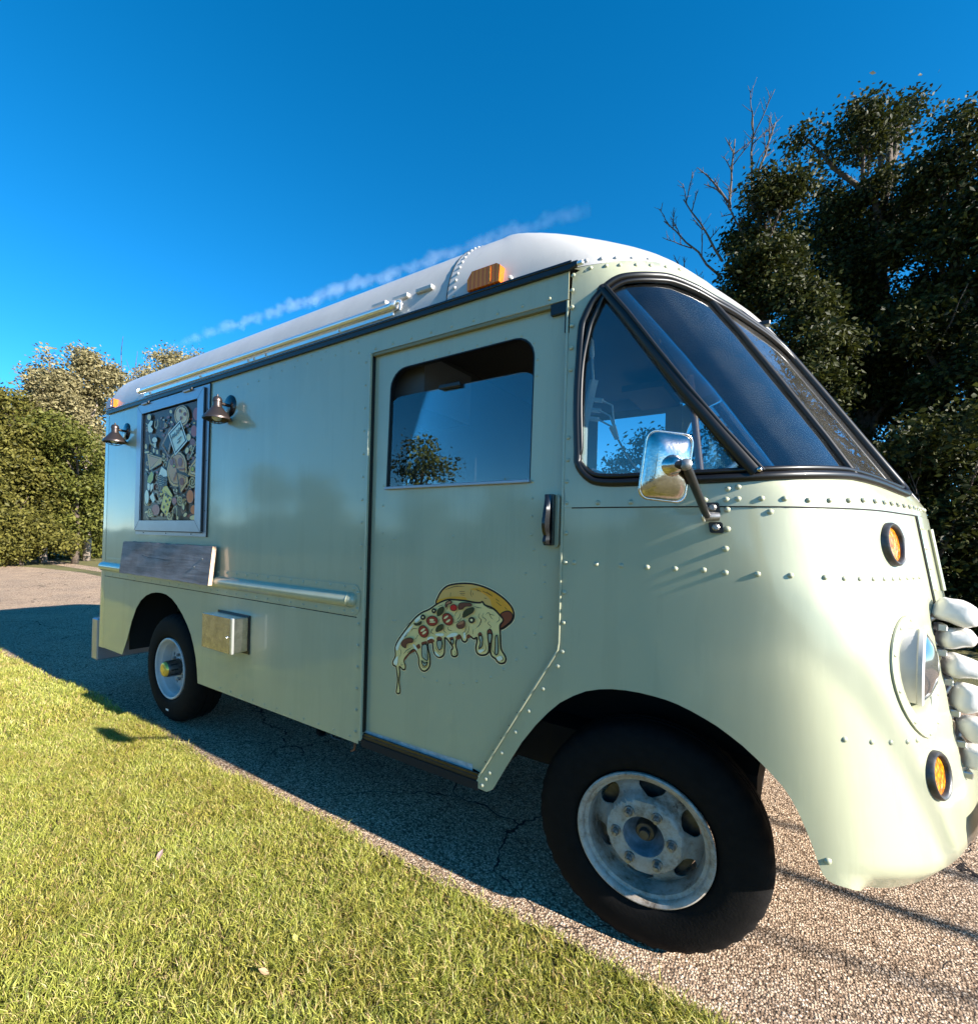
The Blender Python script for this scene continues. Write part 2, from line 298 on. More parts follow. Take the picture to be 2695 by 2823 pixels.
PZ_FILL2=[("cheese",[(-1.2673,1.1036),(-1.2346,1.1202),(-1.2024,1.1305),(-1.1546,1.1325),(-1.1157,1.133),(-1.0776,1.1303),(-1.0479,1.132),(-1.037,1.1368),(-1.0256,1.1248),(-0.9965,1.1185),(-0.9748,1.1084),(-0.9531,1.0893),(-0.9402,1.0786),(-0.9413,1.0669),(-0.9536,1.0501),(-0.9501,1.0139),(-0.9466,0.9686),(-0.9401,0.9512),(-0.9265,0.9352),(-0.9229,0.9206),(-0.9301,0.9072),(-0.9473,0.9022),(-0.9615,0.908),(-0.9688,0.9166),(-0.9869,0.9254),(-0.9936,0.946),(-0.9919,0.971),(-0.9887,1.0086),(-0.9929,1.026),(-1.0008,1.028),(-1.0085,1.0183),(-1.0051,0.9908),(-1.0005,0.9604),(-1.0023,0.9384),(-1.0157,0.9254),(-1.0375,0.9203),(-1.0562,0.9267),(-1.0621,0.9479),(-1.0577,0.9738),(-1.0589,0.9888),(-1.0729,0.9812),(-1.0882,0.9879),(-1.1005,0.9926),(-1.106,0.9726),(-1.116,0.9622),(-1.1296,0.966),(-1.1379,0.981),(-1.1467,0.9862),(-1.1571,0.9692),(-1.1622,0.9424),(-1.1535,0.9178),(-1.153,0.9017),(-1.1665,0.893),(-1.1806,0.8965),(-1.184,0.9163),(-1.1765,0.9305),(-1.1923,0.9478),(-1.2089,0.9618),(-1.2204,0.9635),(-1.2189,0.9439),(-1.2196,0.9173),(-1.2221,0.8938),(-1.2389,0.8785),(-1.2597,0.8794),(-1.2762,0.8952),(-1.2821,0.9212),(-1.286,0.9341),(-1.3071,0.9293),(-1.309,0.9103),(-1.2977,0.8783),(-1.2949,0.8484),(-1.3001,0.8238),(-1.3209,0.8045),(-1.3427,0.806),(-1.3567,0.8276),(-1.3604,0.8579),(-1.3716,0.8767),(-1.3854,0.8883),(-1.4118,0.8703),(-1.4426,0.8338),(-1.4347,0.8071),(-1.4374,0.7909),(-1.4502,0.7889),(-1.4636,0.7968),(-1.471,0.7965),(-1.4671,0.7661),(-1.4701,0.7302),(-1.4628,0.6963),(-1.4631,0.6803),(-1.4741,0.6735),(-1.4846,0.6777),(-1.4821,0.6995),(-1.4792,0.7355),(-1.4847,0.77),(-1.4907,0.7938),(-1.507,0.7981),(-1.5113,0.8116),(-1.4963,0.8427),(-1.4986,0.8815),(-1.4819,0.9167),(-1.4515,0.9555),(-1.4251,0.9871),(-1.3859,1.0301),(-1.3471,1.0586),(-1.3087,1.0764)]),
("brown",[(-1.4426,0.8345),(-1.4296,0.857),(-1.3833,0.8904),(-1.3764,0.8846),(-1.4116,0.8634),(-1.4379,0.8328)]),
("brown",[(-1.3749,0.9072),(-1.3576,0.9184),(-1.3505,0.904),(-1.3634,0.8952)]),
("brown",[(-1.3447,0.9271),(-1.3168,0.9363),(-1.3163,0.9211),(-1.3421,0.9139)]),
("brown",[(-1.3126,0.9403),(-1.2959,0.9512),(-1.2745,0.9458),(-1.2826,0.9345),(-1.308,0.9291)]),
("brown",[(-1.2616,0.9594),(-1.2501,0.9666),(-1.2343,0.9616),(-1.2371,0.9495),(-1.2599,0.9472)]),
("brown",[(-1.1949,0.9671),(-1.1791,0.9742),(-1.1748,0.9634),(-1.1907,0.9595)]),
("brown",[(-1.1614,0.9783),(-1.1459,0.9876),(-1.134,0.9789),(-1.1453,0.9692),(-1.161,0.967)]),
("brown",[(-1.1074,0.9923),(-1.096,0.9954),(-1.0881,0.9869),(-1.1061,0.978)]),
("brown",[(-1.0531,1.006),(-1.0422,1.0132),(-1.0346,1.0054),(-1.0362,0.9964),(-1.0528,0.996)]),
("brown",[(-1.0085,1.0198),(-1.0001,1.0281),(-0.9898,1.0208),(-0.9895,1.0115),(-1.0075,1.0107)]),
("white",[(-1.4958,0.8819),(-1.4736,0.9207),(-1.4336,0.9685),(-1.3939,1.0014),(-1.4197,0.9633),(-1.4639,0.9115),(-1.4835,0.8696)]),
("white",[(-1.3857,1.0232),(-1.3511,1.0479),(-1.3591,1.0264),(-1.3807,1.01)]),
("white",[(-1.3952,0.9111),(-1.3794,0.9065),(-1.3676,0.8877),(-1.3811,0.8925)]),
("white",[(-1.3131,0.9521),(-1.2877,0.9607),(-1.2748,0.9525),(-1.2959,0.9502),(-1.3106,0.9423)]),
("white",[(-1.2692,0.9751),(-1.23,0.982),(-1.2276,0.9724),(-1.2627,0.9676)]),
("white",[(-1.2093,0.9733),(-1.1816,0.9902),(-1.154,0.9924),(-1.1654,0.9794),(-1.2051,0.969)]),
("white",[(-1.1249,0.9979),(-1.1153,0.9992),(-1.1146,0.9784),(-1.1223,0.9774)]),
("white",[(-1.5075,0.8123),(-1.4826,0.8449),(-1.4816,0.8167),(-1.4904,0.7992)]),
("white",[(-1.2729,0.8991),(-1.2517,0.889),(-1.2431,0.8804),(-1.2619,0.8824)]),
("white",[(-0.9655,0.9227),(-0.9413,0.9328),(-0.9375,0.9212),(-0.9546,0.9107)]),
("white",[(-1.0509,0.937),(-1.0309,0.9448),(-1.0235,0.9413),(-1.0414,0.9291)]),
("hole",[(-1.342,0.9122),(-1.3162,0.9194),(-1.3106,0.8796),(-1.3097,0.8543),(-1.3271,0.8565),(-1.3405,0.868)]),
("hole",[(-1.342,0.8472),(-1.3264,0.8379),(-1.3094,0.8459),(-1.3195,0.8272),(-1.3348,0.8279)]),
("hole",[(-1.2598,0.9446),(-1.2363,0.948),(-1.2362,0.9214),(-1.2461,0.9083),(-1.2578,0.9215)]),
("hole",[(-1.1886,0.9588),(-1.1759,0.9626),(-1.1744,0.9504),(-1.1801,0.943)]),
("hole",[(-1.0501,0.9938),(-1.0343,0.996),(-1.0333,0.9617),(-1.0456,0.9457),(-1.0476,0.9501),(-1.0409,0.97)]),
("hole",[(-1.0067,1.0092),(-0.9895,1.01),(-0.9938,0.9769),(-1.001,0.9758)]),
("hole",[(-0.9716,1.0048),(-0.9628,1.006),(-0.9586,0.9514),(-0.9641,0.9337),(-0.9723,0.937),(-0.9721,0.9647)])]
PZ_TOP=[("tomato",[(-1.2598,1.0322),(-1.2625,1.0225),(-1.2706,1.0141),(-1.2826,1.0084),(-1.2961,1.0067),(-1.3085,1.0093),(-1.3173,1.0158),(-1.3207,1.0248),(-1.318,1.0346),(-1.3097,1.0431),(-1.2975,1.0487),(-1.284,1.0502),(-1.2717,1.0475),(-1.2631,1.041)]),
("tomato",[(-1.3115,0.9867),(-1.3087,0.9755),(-1.3113,0.9646),(-1.3188,0.9558),(-1.3298,0.9511),(-1.3423,0.9513),(-1.3536,0.9564),(-1.3616,0.9655),(-1.3645,0.9768),(-1.3619,0.9879),(-1.3541,0.9967),(-1.3429,1.0013),(-1.3305,1.001),(-1.3193,0.9957)]),
("tomato",[(-1.1849,1.0589),(-1.1797,1.0484),(-1.1798,1.0374),(-1.1852,1.028),(-1.1949,1.0221),(-1.207,1.0209),(-1.2192,1.0246),(-1.229,1.0326),(-1.2344,1.0432),(-1.2343,1.0543),(-1.2288,1.0638),(-1.2189,1.0696),(-1.2066,1.0707),(-1.1945,1.0668)]),
("seed",[(-1.2796,1.0341),(-1.2808,1.032),(-1.2843,1.0299),(-1.2893,1.0284),(-1.295,1.0277),(-1.3001,1.028),(-1.3037,1.0292),(-1.305,1.0311),(-1.3038,1.0333),(-1.3003,1.0354),(-1.2953,1.0369),(-1.2896,1.0375),(-1.2845,1.0372),(-1.281,1.036)]),
("seed",[(-1.2709,1.0261),(-1.2726,1.0246),(-1.2772,1.023),(-1.2839,1.0216),(-1.2914,1.0207),(-1.2982,1.0204),(-1.303,1.0209),(-1.3047,1.022),(-1.3031,1.0235),(-1.2984,1.0251),(-1.2916,1.0266),(-1.2841,1.0275),(-1.2773,1.0277),(-1.2726,1.0272)]),
("seed",[(-1.3283,0.9907),(-1.3279,0.9884),(-1.3299,0.9849),(-1.3339,0.981),(-1.3392,0.9773),(-1.3447,0.9747),(-1.3492,0.9736),(-1.352,0.9742),(-1.3524,0.9766),(-1.3504,0.9801),(-1.3463,0.984),(-1.341,0.9877),(-1.3355,0.9903),(-1.331,0.9914)]),
("seed",[(-1.3199,0.9795),(-1.3195,0.9772),(-1.3213,0.9739),(-1.325,0.9701),(-1.33,0.9667),(-1.3351,0.9642),(-1.3395,0.9633),(-1.3422,0.964),(-1.3426,0.9662),(-1.3408,0.9696),(-1.337,0.9734),(-1.3321,0.9768),(-1.3269,0.9793),(-1.3226,0.9802)]),
("seed",[(-1.205,1.061),(-1.2047,1.0589),(-1.2067,1.0556),(-1.2105,1.0519),(-1.2154,1.0485),(-1.2205,1.046),(-1.2247,1.0449),(-1.2271,1.0455),(-1.2274,1.0477),(-1.2254,1.0509),(-1.2216,1.0546),(-1.2166,1.0581),(-1.2116,1.0606),(-1.2074,1.0616)]),
("seed",[(-1.1932,1.0466),(-1.1928,1.0444),(-1.1947,1.0411),(-1.1985,1.0373),(-1.2033,1.0339),(-1.2084,1.0314),(-1.2127,1.0304),(-1.2152,1.0311),(-1.2156,1.0333),(-1.2137,1.0367),(-1.2099,1.0404),(-1.205,1.0439),(-1.1999,1.0463),(-1.1957,1.0473)]),
("olive",[(-1.3273,1.0404),(-1.3285,1.0349),(-1.3322,1.0302),(-1.3377,1.0272),(-1.3438,1.0264),(-1.3495,1.0281),(-1.3535,1.032),(-1.3551,1.0371),(-1.3539,1.0426),(-1.3502,1.0473),(-1.3447,1.0504),(-1.3385,1.051),(-1.3328,1.0493),(-1.3289,1.0455)]),
("olive",[(-1.2692,1.0749),(-1.2703,1.0699),(-1.2737,1.0655),(-1.2786,1.0628),(-1.2842,1.0621),(-1.2894,1.0638),(-1.2931,1.0674),(-1.2945,1.0722),(-1.2934,1.0773),(-1.29,1.0816),(-1.285,1.0844),(-1.2794,1.085),(-1.2743,1.0833),(-1.2706,1.0797)]),
("olive",[(-1.0704,1.0582),(-1.0718,1.0522),(-1.076,1.0471),(-1.0823,1.0437),(-1.0893,1.0429),(-1.0958,1.0447),(-1.1003,1.0488),(-1.1021,1.0544),(-1.1007,1.0604),(-1.0964,1.0655),(-1.0901,1.0688),(-1.0831,1.0697),(-1.0767,1.0678),(-1.0722,1.0637)]),
("seed",[(-1.3368,1.0393),(-1.3372,1.0374),(-1.3385,1.0359),(-1.3404,1.0348),(-1.3425,1.0346),(-1.3445,1.0352),(-1.3458,1.0364),(-1.3464,1.0381),(-1.346,1.04),(-1.3447,1.0416),(-1.3428,1.0426),(-1.3407,1.0428),(-1.3387,1.0422),(-1.3373,1.041)]),
("seed",[(-1.2785,1.0743),(-1.2788,1.0728),(-1.2798,1.0715),(-1.2813,1.0707),(-1.283,1.0705),(-1.2845,1.071),(-1.2856,1.072),(-1.286,1.0734),(-1.2857,1.0749),(-1.2847,1.0762),(-1.2832,1.077),(-1.2815,1.0772),(-1.28,1.0767),(-1.2789,1.0757)]),
("seed",[(-1.0809,1.0572),(-1.0815,1.0548),(-1.0832,1.0527),(-1.0857,1.0514),(-1.0886,1.051),(-1.0912,1.0518),(-1.093,1.0534),(-1.0938,1.0557),(-1.0932,1.0581),(-1.0915,1.0602),(-1.0889,1.0615),(-1.0861,1.0619),(-1.0835,1.0611),(-1.0816,1.0595)]),
("leaf",[(-1.2635,1.0545),(-1.2601,1.0783),(-1.246,1.0914),(-1.2297,1.0948),(-1.231,1.0748),(-1.2491,1.0578)]),
("leaf",[(-1.2666,0.9854),(-1.2659,1.0006),(-1.2517,1.0141),(-1.2313,1.02),(-1.2327,1.0016),(-1.2509,0.9892)]),
("leaf",[(-1.1289,1.0618),(-1.1276,1.0829),(-1.1108,1.0992),(-1.0788,1.1089),(-1.0801,1.0913),(-1.1024,1.0761)]),
("leaf",[(-1.3918,1.0052),(-1.3718,1.0076),(-1.348,1.0208),(-1.354,1.0047),(-1.3803,0.9979)]),
("mush",[(-1.2216,1.0973),(-1.2201,1.114),(-1.2062,1.1242),(-1.1901,1.1251),(-1.189,1.1154),(-1.2057,1.1105),(-1.2134,1.0965)]),
("mush",[(-1.1514,1.0948),(-1.1528,1.1142),(-1.1348,1.124),(-1.0926,1.125),(-1.0903,1.1141),(-1.1188,1.1096),(-1.1339,1.0967)]),
("mush",[(-1.1596,1.0208),(-1.1572,1.0325),(-1.1285,1.0499),(-1.1186,1.0421),(-1.1237,1.0222),(-1.1468,1.0134)]),
("mush",[(-1.4625,0.8976),(-1.4548,0.9181),(-1.4232,0.9356),(-1.3983,0.9367),(-1.3956,0.9214),(-1.4224,0.9123),(-1.4335,0.9019),(-1.4362,0.8875)]),
("mush2",[(-1.2187,1.1092),(-1.2061,1.1219),(-1.192,1.1223),(-1.2018,1.1135)]),
("mush2",[(-1.1572,1.0325),(-1.1285,1.049),(-1.1281,1.0377),(-1.1473,1.0295)]),
("red",[(-1.161,1.0997),(-1.1625,1.0936),(-1.1672,1.0883),(-1.1741,1.0849),(-1.1819,1.0841),(-1.189,1.086),(-1.194,1.0902),(-1.196,1.096),(-1.1944,1.1022),(-1.1897,1.1074),(-1.1827,1.1108),(-1.175,1.1116),(-1.1679,1.1096),(-1.1629,1.1054)])]
PZ_SQ=[[(-1.1953,1.1608),(-1.1956,1.1443)],[(-1.1499,1.1695),(-1.1247,1.1701)],[(-1.1477,1.161),(-1.1225,1.1632)],[(-1.1436,1.1555),(-1.1242,1.1557)],[(-1.0906,1.1826),(-1.0947,1.1663),(-1.0877,1.151)],[(-1.0826,1.1689),(-1.0842,1.1592)],[(-1.224,1.1699),(-1.1722,1.1882),(-1.1254,1.1919)],[(-1.07,1.1859),(-1.0456,1.1775)],[(-1.0642,1.18),(-1.0549,1.1786)],[(-1.0383,1.1806),(-0.9944,1.1658)],[(-1.02,1.1791),(-0.9907,1.163)],[(-1.0301,1.1531),(-1.0173,1.1512)],[(-0.9762,1.1551),(-0.9601,1.1459)],[(-0.9723,1.1416),(-0.9491,1.1286)],[(-0.9334,1.1257),(-0.9245,1.1175)],[(-1.0752,1.1141),(-1.0583,1.1111),(-1.0398,1.1114)],[(-1.0349,1.1292),(-1.0108,1.116),(-0.9855,1.111),(-0.9638,1.0949)],[(-1.0466,1.0918),(-1.0535,1.0753),(-1.0419,1.0609),(-1.0559,1.034)],[(-1.0283,1.0939),(-1.0351,1.0774),(-1.0183,1.0669),(-1.0234,1.0538)],[(-1.0384,1.0676),(-1.0451,1.0448),(-1.0667,1.0232)],[(-1.0207,1.0853),(-1.0066,1.0963),(-0.9952,1.0789),(-0.9843,1.0709)],[(-1.0028,1.0905),(-0.9812,1.0883)],[(-0.9983,1.0631),(-1.0088,1.0525),(-0.9941,1.0419),(-1.0027,1.0315)],[(-0.9698,1.0604),(-0.9561,1.0743),(-0.96,1.0861)],[(-1.1571,1.0894),(-1.1684,1.0719),(-1.1661,1.0623)],[(-1.1412,1.0814),(-1.1483,1.0611),(-1.1598,1.0501)],[(-1.1329,1.0662),(-1.1478,1.045),(-1.1712,1.0357)],[(-1.1106,1.0335),(-1.1156,1.0104),(-1.1306,0.9955)],[(-1.0991,1.0317),(-1.1003,1.0092),(-1.1169,0.991)],[(-1.0778,1.0185),(-1.0791,0.9993)],[(-1.2066,1.0149),(-1.2021,1.0023),(-1.182,1)],[(-1.2232,1.0227),(-1.2264,0.9958),(-1.2097,0.9864)],[(-1.2765,1.0026),(-1.2926,0.9803),(-1.2754,0.9725)],[(-1.2889,0.9943),(-1.2966,0.973)],[(-1.3665,0.9842),(-1.3976,0.9801),(-1.4061,0.9651)],[(-1.3656,0.9568),(-1.3825,0.9337)],[(-1.4242,0.9627),(-1.4462,0.9352)],[(-1.4328,0.9475),(-1.4416,0.9358)],[(-1.3992,0.8966),(-1.4304,0.8779),(-1.4481,0.8575)],[(-1.3901,0.8928),(-1.4254,0.8682)],[(-1.4722,0.882),(-1.4623,0.8658),(-1.4707,0.8397)],[(-1.4343,0.9894),(-1.3946,1.0221)],[(-1.2341,1.1043),(-1.2586,1.0951)],[(-1.2015,1.1043),(-1.2131,1.0866)],[(-1.2485,1.0428),(-1.2562,1.0219)],[(-1.2744,0.9425),(-1.2672,0.9167),(-1.2479,0.8997),(-1.2316,0.9055)],[(-1.2291,0.9556),(-1.228,0.9227)],[(-1.3508,0.8491),(-1.3434,0.8264),(-1.3257,0.8176),(-1.3047,0.8332)],[(-1.3236,0.8809),(-1.3143,0.862)],[(-1.1673,0.9189),(-1.161,0.9069),(-1.1687,0.8991)],[(-1.0208,0.9729),(-1.0146,0.9489),(-1.0269,0.9345)],[(-0.9849,0.9782),(-0.984,0.9475),(-0.9693,0.9313)],[(-0.9483,0.9347),(-0.934,0.9218),(-0.9441,0.911)],[(-1.4752,0.7682),(-1.4761,0.729)],[(-1.4583,0.8206),(-1.4602,0.8062),(-1.4487,0.8117)]]
PO_FILL=[("plum",[(-3.425,1.6017),(-3.436,1.6016),(-3.4444,1.6047),(-3.4462,1.6095),(-3.4406,1.6138),(-3.4302,1.6156),(-3.4199,1.614),(-3.4145,1.6098),(-3.4165,1.6049)]),
("lid",[(-3.7746,2.184),(-3.8014,2.1949),(-3.8135,2.2026),(-3.8051,2.2034),(-3.7804,2.1969),(-3.751,2.1863),(-3.7307,2.1766),(-3.7287,2.1721),(-3.746,2.175)]),
("olive",[(-3.8888,1.8911),(-3.9183,1.8918),(-3.9392,1.8987),(-3.9415,1.9086),(-3.9241,1.9169),(-3.8954,1.9195),(-3.8688,1.9154),(-3.8568,1.9066),(-3.8646,1.897)]),
("mush2",[(-3.6677,1.707),(-3.685,1.7018),(-3.6976,1.701),(-3.6995,1.7049),(-3.6899,1.7117),(-3.6733,1.7182),(-3.6575,1.7213),(-3.6499,1.7197),(-3.6539,1.714)]),
("olive",[(-3.4274,2.1302),(-3.4266,2.1376),(-3.4151,2.1421),(-3.3984,2.1417),(-3.3843,2.1366),(-3.3794,2.1292),(-3.3858,2.1229),(-3.4007,2.1206),(-3.4171,2.1235)]),
("pink",[(-3.4106,2.1535),(-3.4203,2.1573),(-3.4256,2.1646),(-3.4241,2.1719),(-3.4164,2.1758),(-3.4062,2.1745),(-3.3983,2.1686),(-3.3963,2.1609),(-3.4012,2.155)]),
("lid",[(-3.7161,2.0586),(-3.7289,2.054),(-3.7471,2.0553),(-3.762,2.062),(-3.7668,2.0708),(-3.759,2.0778),(-3.7425,2.0795),(-3.7249,2.0752),(-3.7146,2.0669)]),
("olive",[(-3.5101,1.8579),(-3.5251,1.8575),(-3.5396,1.8626),(-3.5468,1.8707),(-3.5432,1.8781),(-3.5305,1.8812),(-3.5149,1.8787),(-3.5034,1.8717),(-3.5016,1.8635)]),
("olive",[(-3.4584,1.8216),(-3.4577,1.8268),(-3.4514,1.8298),(-3.4423,1.8293),(-3.4348,1.8254),(-3.4324,1.8201),(-3.4361,1.8158),(-3.4443,1.8145),(-3.4531,1.8168)]),
("lid",[(-4.0049,1.5853),(-4.0367,1.5833),(-4.0568,1.5861),(-4.0555,1.5924),(-4.0334,1.5994),(-4.0011,1.6036),(-3.9738,1.6031),(-3.9641,1.5982),(-3.9763,1.5912)]),
("pink",[(-3.3561,1.773),(-3.3714,1.7819),(-3.374,1.7908),(-3.3628,1.7955),(-3.3431,1.7937),(-3.3242,1.7865),(-3.3148,1.7771),(-3.3192,1.7699),(-3.3355,1.7683)]),
("cream",[(-3.7298,2.0427),(-3.7376,2.049),(-3.7358,2.0561),(-3.7253,2.0605),(-3.7112,2.0603),(-3.6999,2.0556),(-3.6968,2.0485),(-3.7032,2.0424),(-3.7162,2.0401)]),
("olive",[(-3.5853,1.9218),(-3.5937,1.9302),(-3.5933,1.9361),(-3.5845,1.9367),(-3.5713,1.9317),(-3.5599,1.9235),(-3.5557,1.916),(-3.5605,1.9125),(-3.5722,1.9149)]),
("pale",[(-3.7874,1.6879),(-3.7836,1.7019),(-3.771,1.709),(-3.7554,1.706),(-3.7442,1.6943),(-3.7426,1.6794),(-3.7512,1.6682),(-3.7662,1.6659),(-3.7805,1.6736)]),
("crust",[(-3.4833,1.5983),(-3.5089,1.5975),(-3.5262,1.6023),(-3.5269,1.6103),(-3.5106,1.6178),(-3.4852,1.6212),(-3.4626,1.619),(-3.4532,1.6123),(-3.4614,1.6041)]),
("cream",[(-3.6256,1.84),(-3.6433,1.8419),(-3.6572,1.8494),(-3.6608,1.8591),(-3.6523,1.8664),(-3.6358,1.8679),(-3.6191,1.8628),(-3.6099,1.8537),(-3.6125,1.8447)]),
("olive",[(-4.0901,1.9173),(-4.1216,1.9149),(-4.147,1.9202),(-4.154,1.9307),(-4.1393,1.9415),(-4.11,1.9474),(-4.08,1.9457),(-4.0631,1.9374),(-4.0671,1.9262)]),
("pink",[(-3.3133,2.0241),(-3.3263,2.0263),(-3.3368,2.0332),(-3.3398,2.0416),(-3.3338,2.0475),(-3.3217,2.0482),(-3.3092,2.0433),(-3.3022,2.0352),(-3.3037,2.0277)]),
("pale",[(-4.012,1.5789),(-4.0306,1.5731),(-4.045,1.5721),(-4.0485,1.5766),(-4.0394,1.5843),(-4.022,1.5917),(-4.0045,1.5953),(-3.9951,1.5934),(-3.998,1.587)]),
("pale",[(-3.6734,1.7978),(-3.6956,1.7916),(-3.7111,1.7905),(-3.7125,1.795),(-3.699,1.803),(-3.6772,1.8108),(-3.6573,1.8146),(-3.6485,1.8128),(-3.6548,1.8062)]),
("pink",[(-3.751,2.1753),(-3.7523,2.1839),(-3.7468,2.1884),(-3.7371,2.1868),(-3.7277,2.1797),(-3.7231,2.1706),(-3.7253,2.1636),(-3.7334,2.1621),(-3.7435,2.1667)]),
("crust",[(-3.396,1.8342),(-3.4021,1.8451),(-3.3982,1.8522),(-3.3862,1.8521),(-3.3718,1.8449),(-3.3616,1.834),(-3.3605,1.8245),(-3.3688,1.8207),(-3.3829,1.8245)]),
("lid",[(-3.7964,1.6173),(-3.8224,1.6205),(-3.8365,1.6272),(-3.8321,1.6343),(-3.8111,1.6384),(-3.7838,1.6376),(-3.7627,1.6323),(-3.7577,1.6251),(-3.7709,1.6192)]),
("plum",[(-3.5119,1.6878),(-3.5183,1.6838),(-3.5255,1.6827),(-3.5301,1.6851),(-3.53,1.6898),(-3.5252,1.6946),(-3.5179,1.6973),(-3.5117,1.6966),(-3.5093,1.6928)]),
("olive",[(-3.9419,2.084),(-3.9477,2.0956),(-3.9442,2.1022),(-3.9331,2.1008),(-3.9197,2.0921),(-3.9102,2.0801),(-3.909,2.0705),(-3.9166,2.0677),(-3.9296,2.073)]),
("crust",[(-3.8195,1.9457),(-3.8322,1.9571),(-3.8321,1.9652),(-3.8195,1.9663),(-3.8002,1.9597),(-3.7833,1.9488),(-3.7767,1.9385),(-3.7834,1.9336),(-3.8002,1.9364)]),
("pale",[(-3.3367,1.9021),(-3.3545,1.8956),(-3.3693,1.8948),(-3.3741,1.9002),(-3.3666,1.9092),(-3.3504,1.9175),(-3.3331,1.9213),(-3.3228,1.9189),(-3.3242,1.9113)]),
("pink",[(-3.3809,1.8103),(-3.3994,1.8084),(-3.4152,1.8121),(-3.4209,1.8198),(-3.4137,1.8277),(-3.3971,1.8323),(-3.3789,1.8312),(-3.3676,1.8252),(-3.3684,1.8169)]),
("cream",[(-3.7173,2.173),(-3.7237,2.1831),(-3.7188,2.1899),(-3.7051,2.1901),(-3.6889,2.1836),(-3.6779,2.1736),(-3.6772,2.1646),(-3.6869,2.1609),(-3.7028,2.1642)]),
("crust",[(-4.0981,1.8151),(-4.1142,1.8253),(-4.116,1.8339),(-4.1028,1.8368),(-4.0807,1.8328),(-4.0603,1.8237),(-4.0509,1.8138),(-4.0569,1.8077),(-4.0755,1.8082)]),
("lid",[(-3.6573,1.7835),(-3.6716,1.7879),(-3.6778,1.7951),(-3.673,1.8017),(-3.6594,1.8046),(-3.6435,1.8024),(-3.6326,1.7962),(-3.6319,1.7889),(-3.6416,1.7839)]),
("plum",[(-3.5825,2.058),(-3.5798,2.0699),(-3.565,2.0758),(-3.5452,2.0729),(-3.5296,2.0628),(-3.5254,2.05),(-3.5345,2.0406),(-3.5528,2.0389),(-3.5718,2.0458)]),
("plum",[(-3.8406,1.8909),(-3.8502,1.8886),(-3.859,1.8893),(-3.8629,1.8926),(-3.8601,1.8971),(-3.8519,1.9006),(-3.842,1.9015),(-3.8353,1.8993),(-3.8347,1.8951)]),
("olive",[(-3.3923,2.0581),(-3.3997,2.0525),(-3.4136,2.0516),(-3.4275,2.0558),(-3.4349,2.0632),(-3.4322,2.0702),(-3.4208,2.0737),(-3.406,2.0719),(-3.3947,2.0658)]),
("plum",[(-3.91,1.7117),(-3.9289,1.708),(-3.9461,1.71),(-3.9535,1.7168),(-3.9475,1.7252),(-3.931,1.7312),(-3.9118,1.7321),(-3.8989,1.7274),(-3.8981,1.7194)]),
("lid",[(-3.6587,1.5251),(-3.678,1.518),(-3.6929,1.5164),(-3.6963,1.5211),(-3.6867,1.5299),(-3.6686,1.5386),(-3.6505,1.5431),(-3.6409,1.5415),(-3.6441,1.5344)]),
("mush2",[(-3.9131,1.9836),(-3.9289,1.9792),(-3.9501,1.9814),(-3.9667,1.9893),(-3.9709,1.9992),(-3.9606,2.0063),(-3.9408,2.0074),(-3.9208,2.002),(-3.9099,1.9926)]),
("crust",[(-4.1304,2.2115),(-4.1499,2.2183),(-4.1582,2.2249),(-4.1512,2.2281),(-4.1324,2.2264),(-4.1107,2.2207),(-4.0961,2.2136),(-4.0954,2.2084),(-4.1089,2.2076)]),
("pale",[(-3.2821,1.5448),(-3.2936,1.5335),(-3.3084,1.5291),(-3.3196,1.5336),(-3.322,1.5449),(-3.3143,1.5578),(-3.3003,1.5661),(-3.2865,1.566),(-3.2793,1.5576)]),
("cream",[(-3.4184,1.888),(-3.4307,1.8945),(-3.4333,1.9027),(-3.425,1.9089),(-3.4097,1.9101),(-3.3946,1.9058),(-3.3867,1.898),(-3.3897,1.8904),(-3.4022,1.8865)]),
("olive",[(-3.6775,2.1215),(-3.6983,2.1232),(-3.714,2.1303),(-3.7173,2.1394),(-3.7064,2.1462),(-3.6867,2.1475),(-3.6674,2.1427),(-3.6575,2.1342),(-3.6615,2.1258)]),
("pale",[(-3.3332,1.8962),(-3.3506,1.8969),(-3.3647,1.9031),(-3.3688,1.9119),(-3.3609,1.9191),(-3.3448,1.9213),(-3.3281,1.9175),(-3.3185,1.9096),(-3.3205,1.9012)]),
("lid",[(-3.8099,2.1747),(-3.8217,2.1784),(-3.8273,2.1835),(-3.824,2.1876),(-3.8134,2.1888),(-3.8006,2.1865),(-3.7914,2.1818),(-3.7902,2.1769),(-3.7975,2.1741)]),
("olive",[(-3.7313,2.1959),(-3.7451,2.1856),(-3.7581,2.1819),(-3.764,2.1866),(-3.7602,2.1975),(-3.7484,2.2095),(-3.7342,2.2169),(-3.7242,2.2163),(-3.7231,2.208)]),
("mush2",[(-3.7422,1.5089),(-3.7473,1.4964),(-3.7586,1.49),(-3.7708,1.4928),(-3.7782,1.5034),(-3.7772,1.5169),(-3.7684,1.5269),(-3.7559,1.5288),(-3.7455,1.5217)]),
("crust",[(-4.021,1.5156),(-4.0389,1.518),(-4.0495,1.525),(-4.0479,1.5331),(-4.0348,1.5387),(-4.0164,1.539),(-4.0014,1.534),(-3.9966,1.526),(-4.0044,1.5187)]),
("crust",[(-3.8573,1.5516),(-3.871,1.5439),(-3.8829,1.5412),(-3.8874,1.5448),(-3.8823,1.553),(-3.8701,1.562),(-3.8564,1.5675),(-3.8478,1.567),(-3.8481,1.5607)]),
("mush2",[(-3.7309,1.6552),(-3.7462,1.6546),(-3.7604,1.6592),(-3.767,1.6669),(-3.7626,1.6741),(-3.7495,1.6774),(-3.7338,1.6752),(-3.7228,1.6686),(-3.7217,1.6607)]),
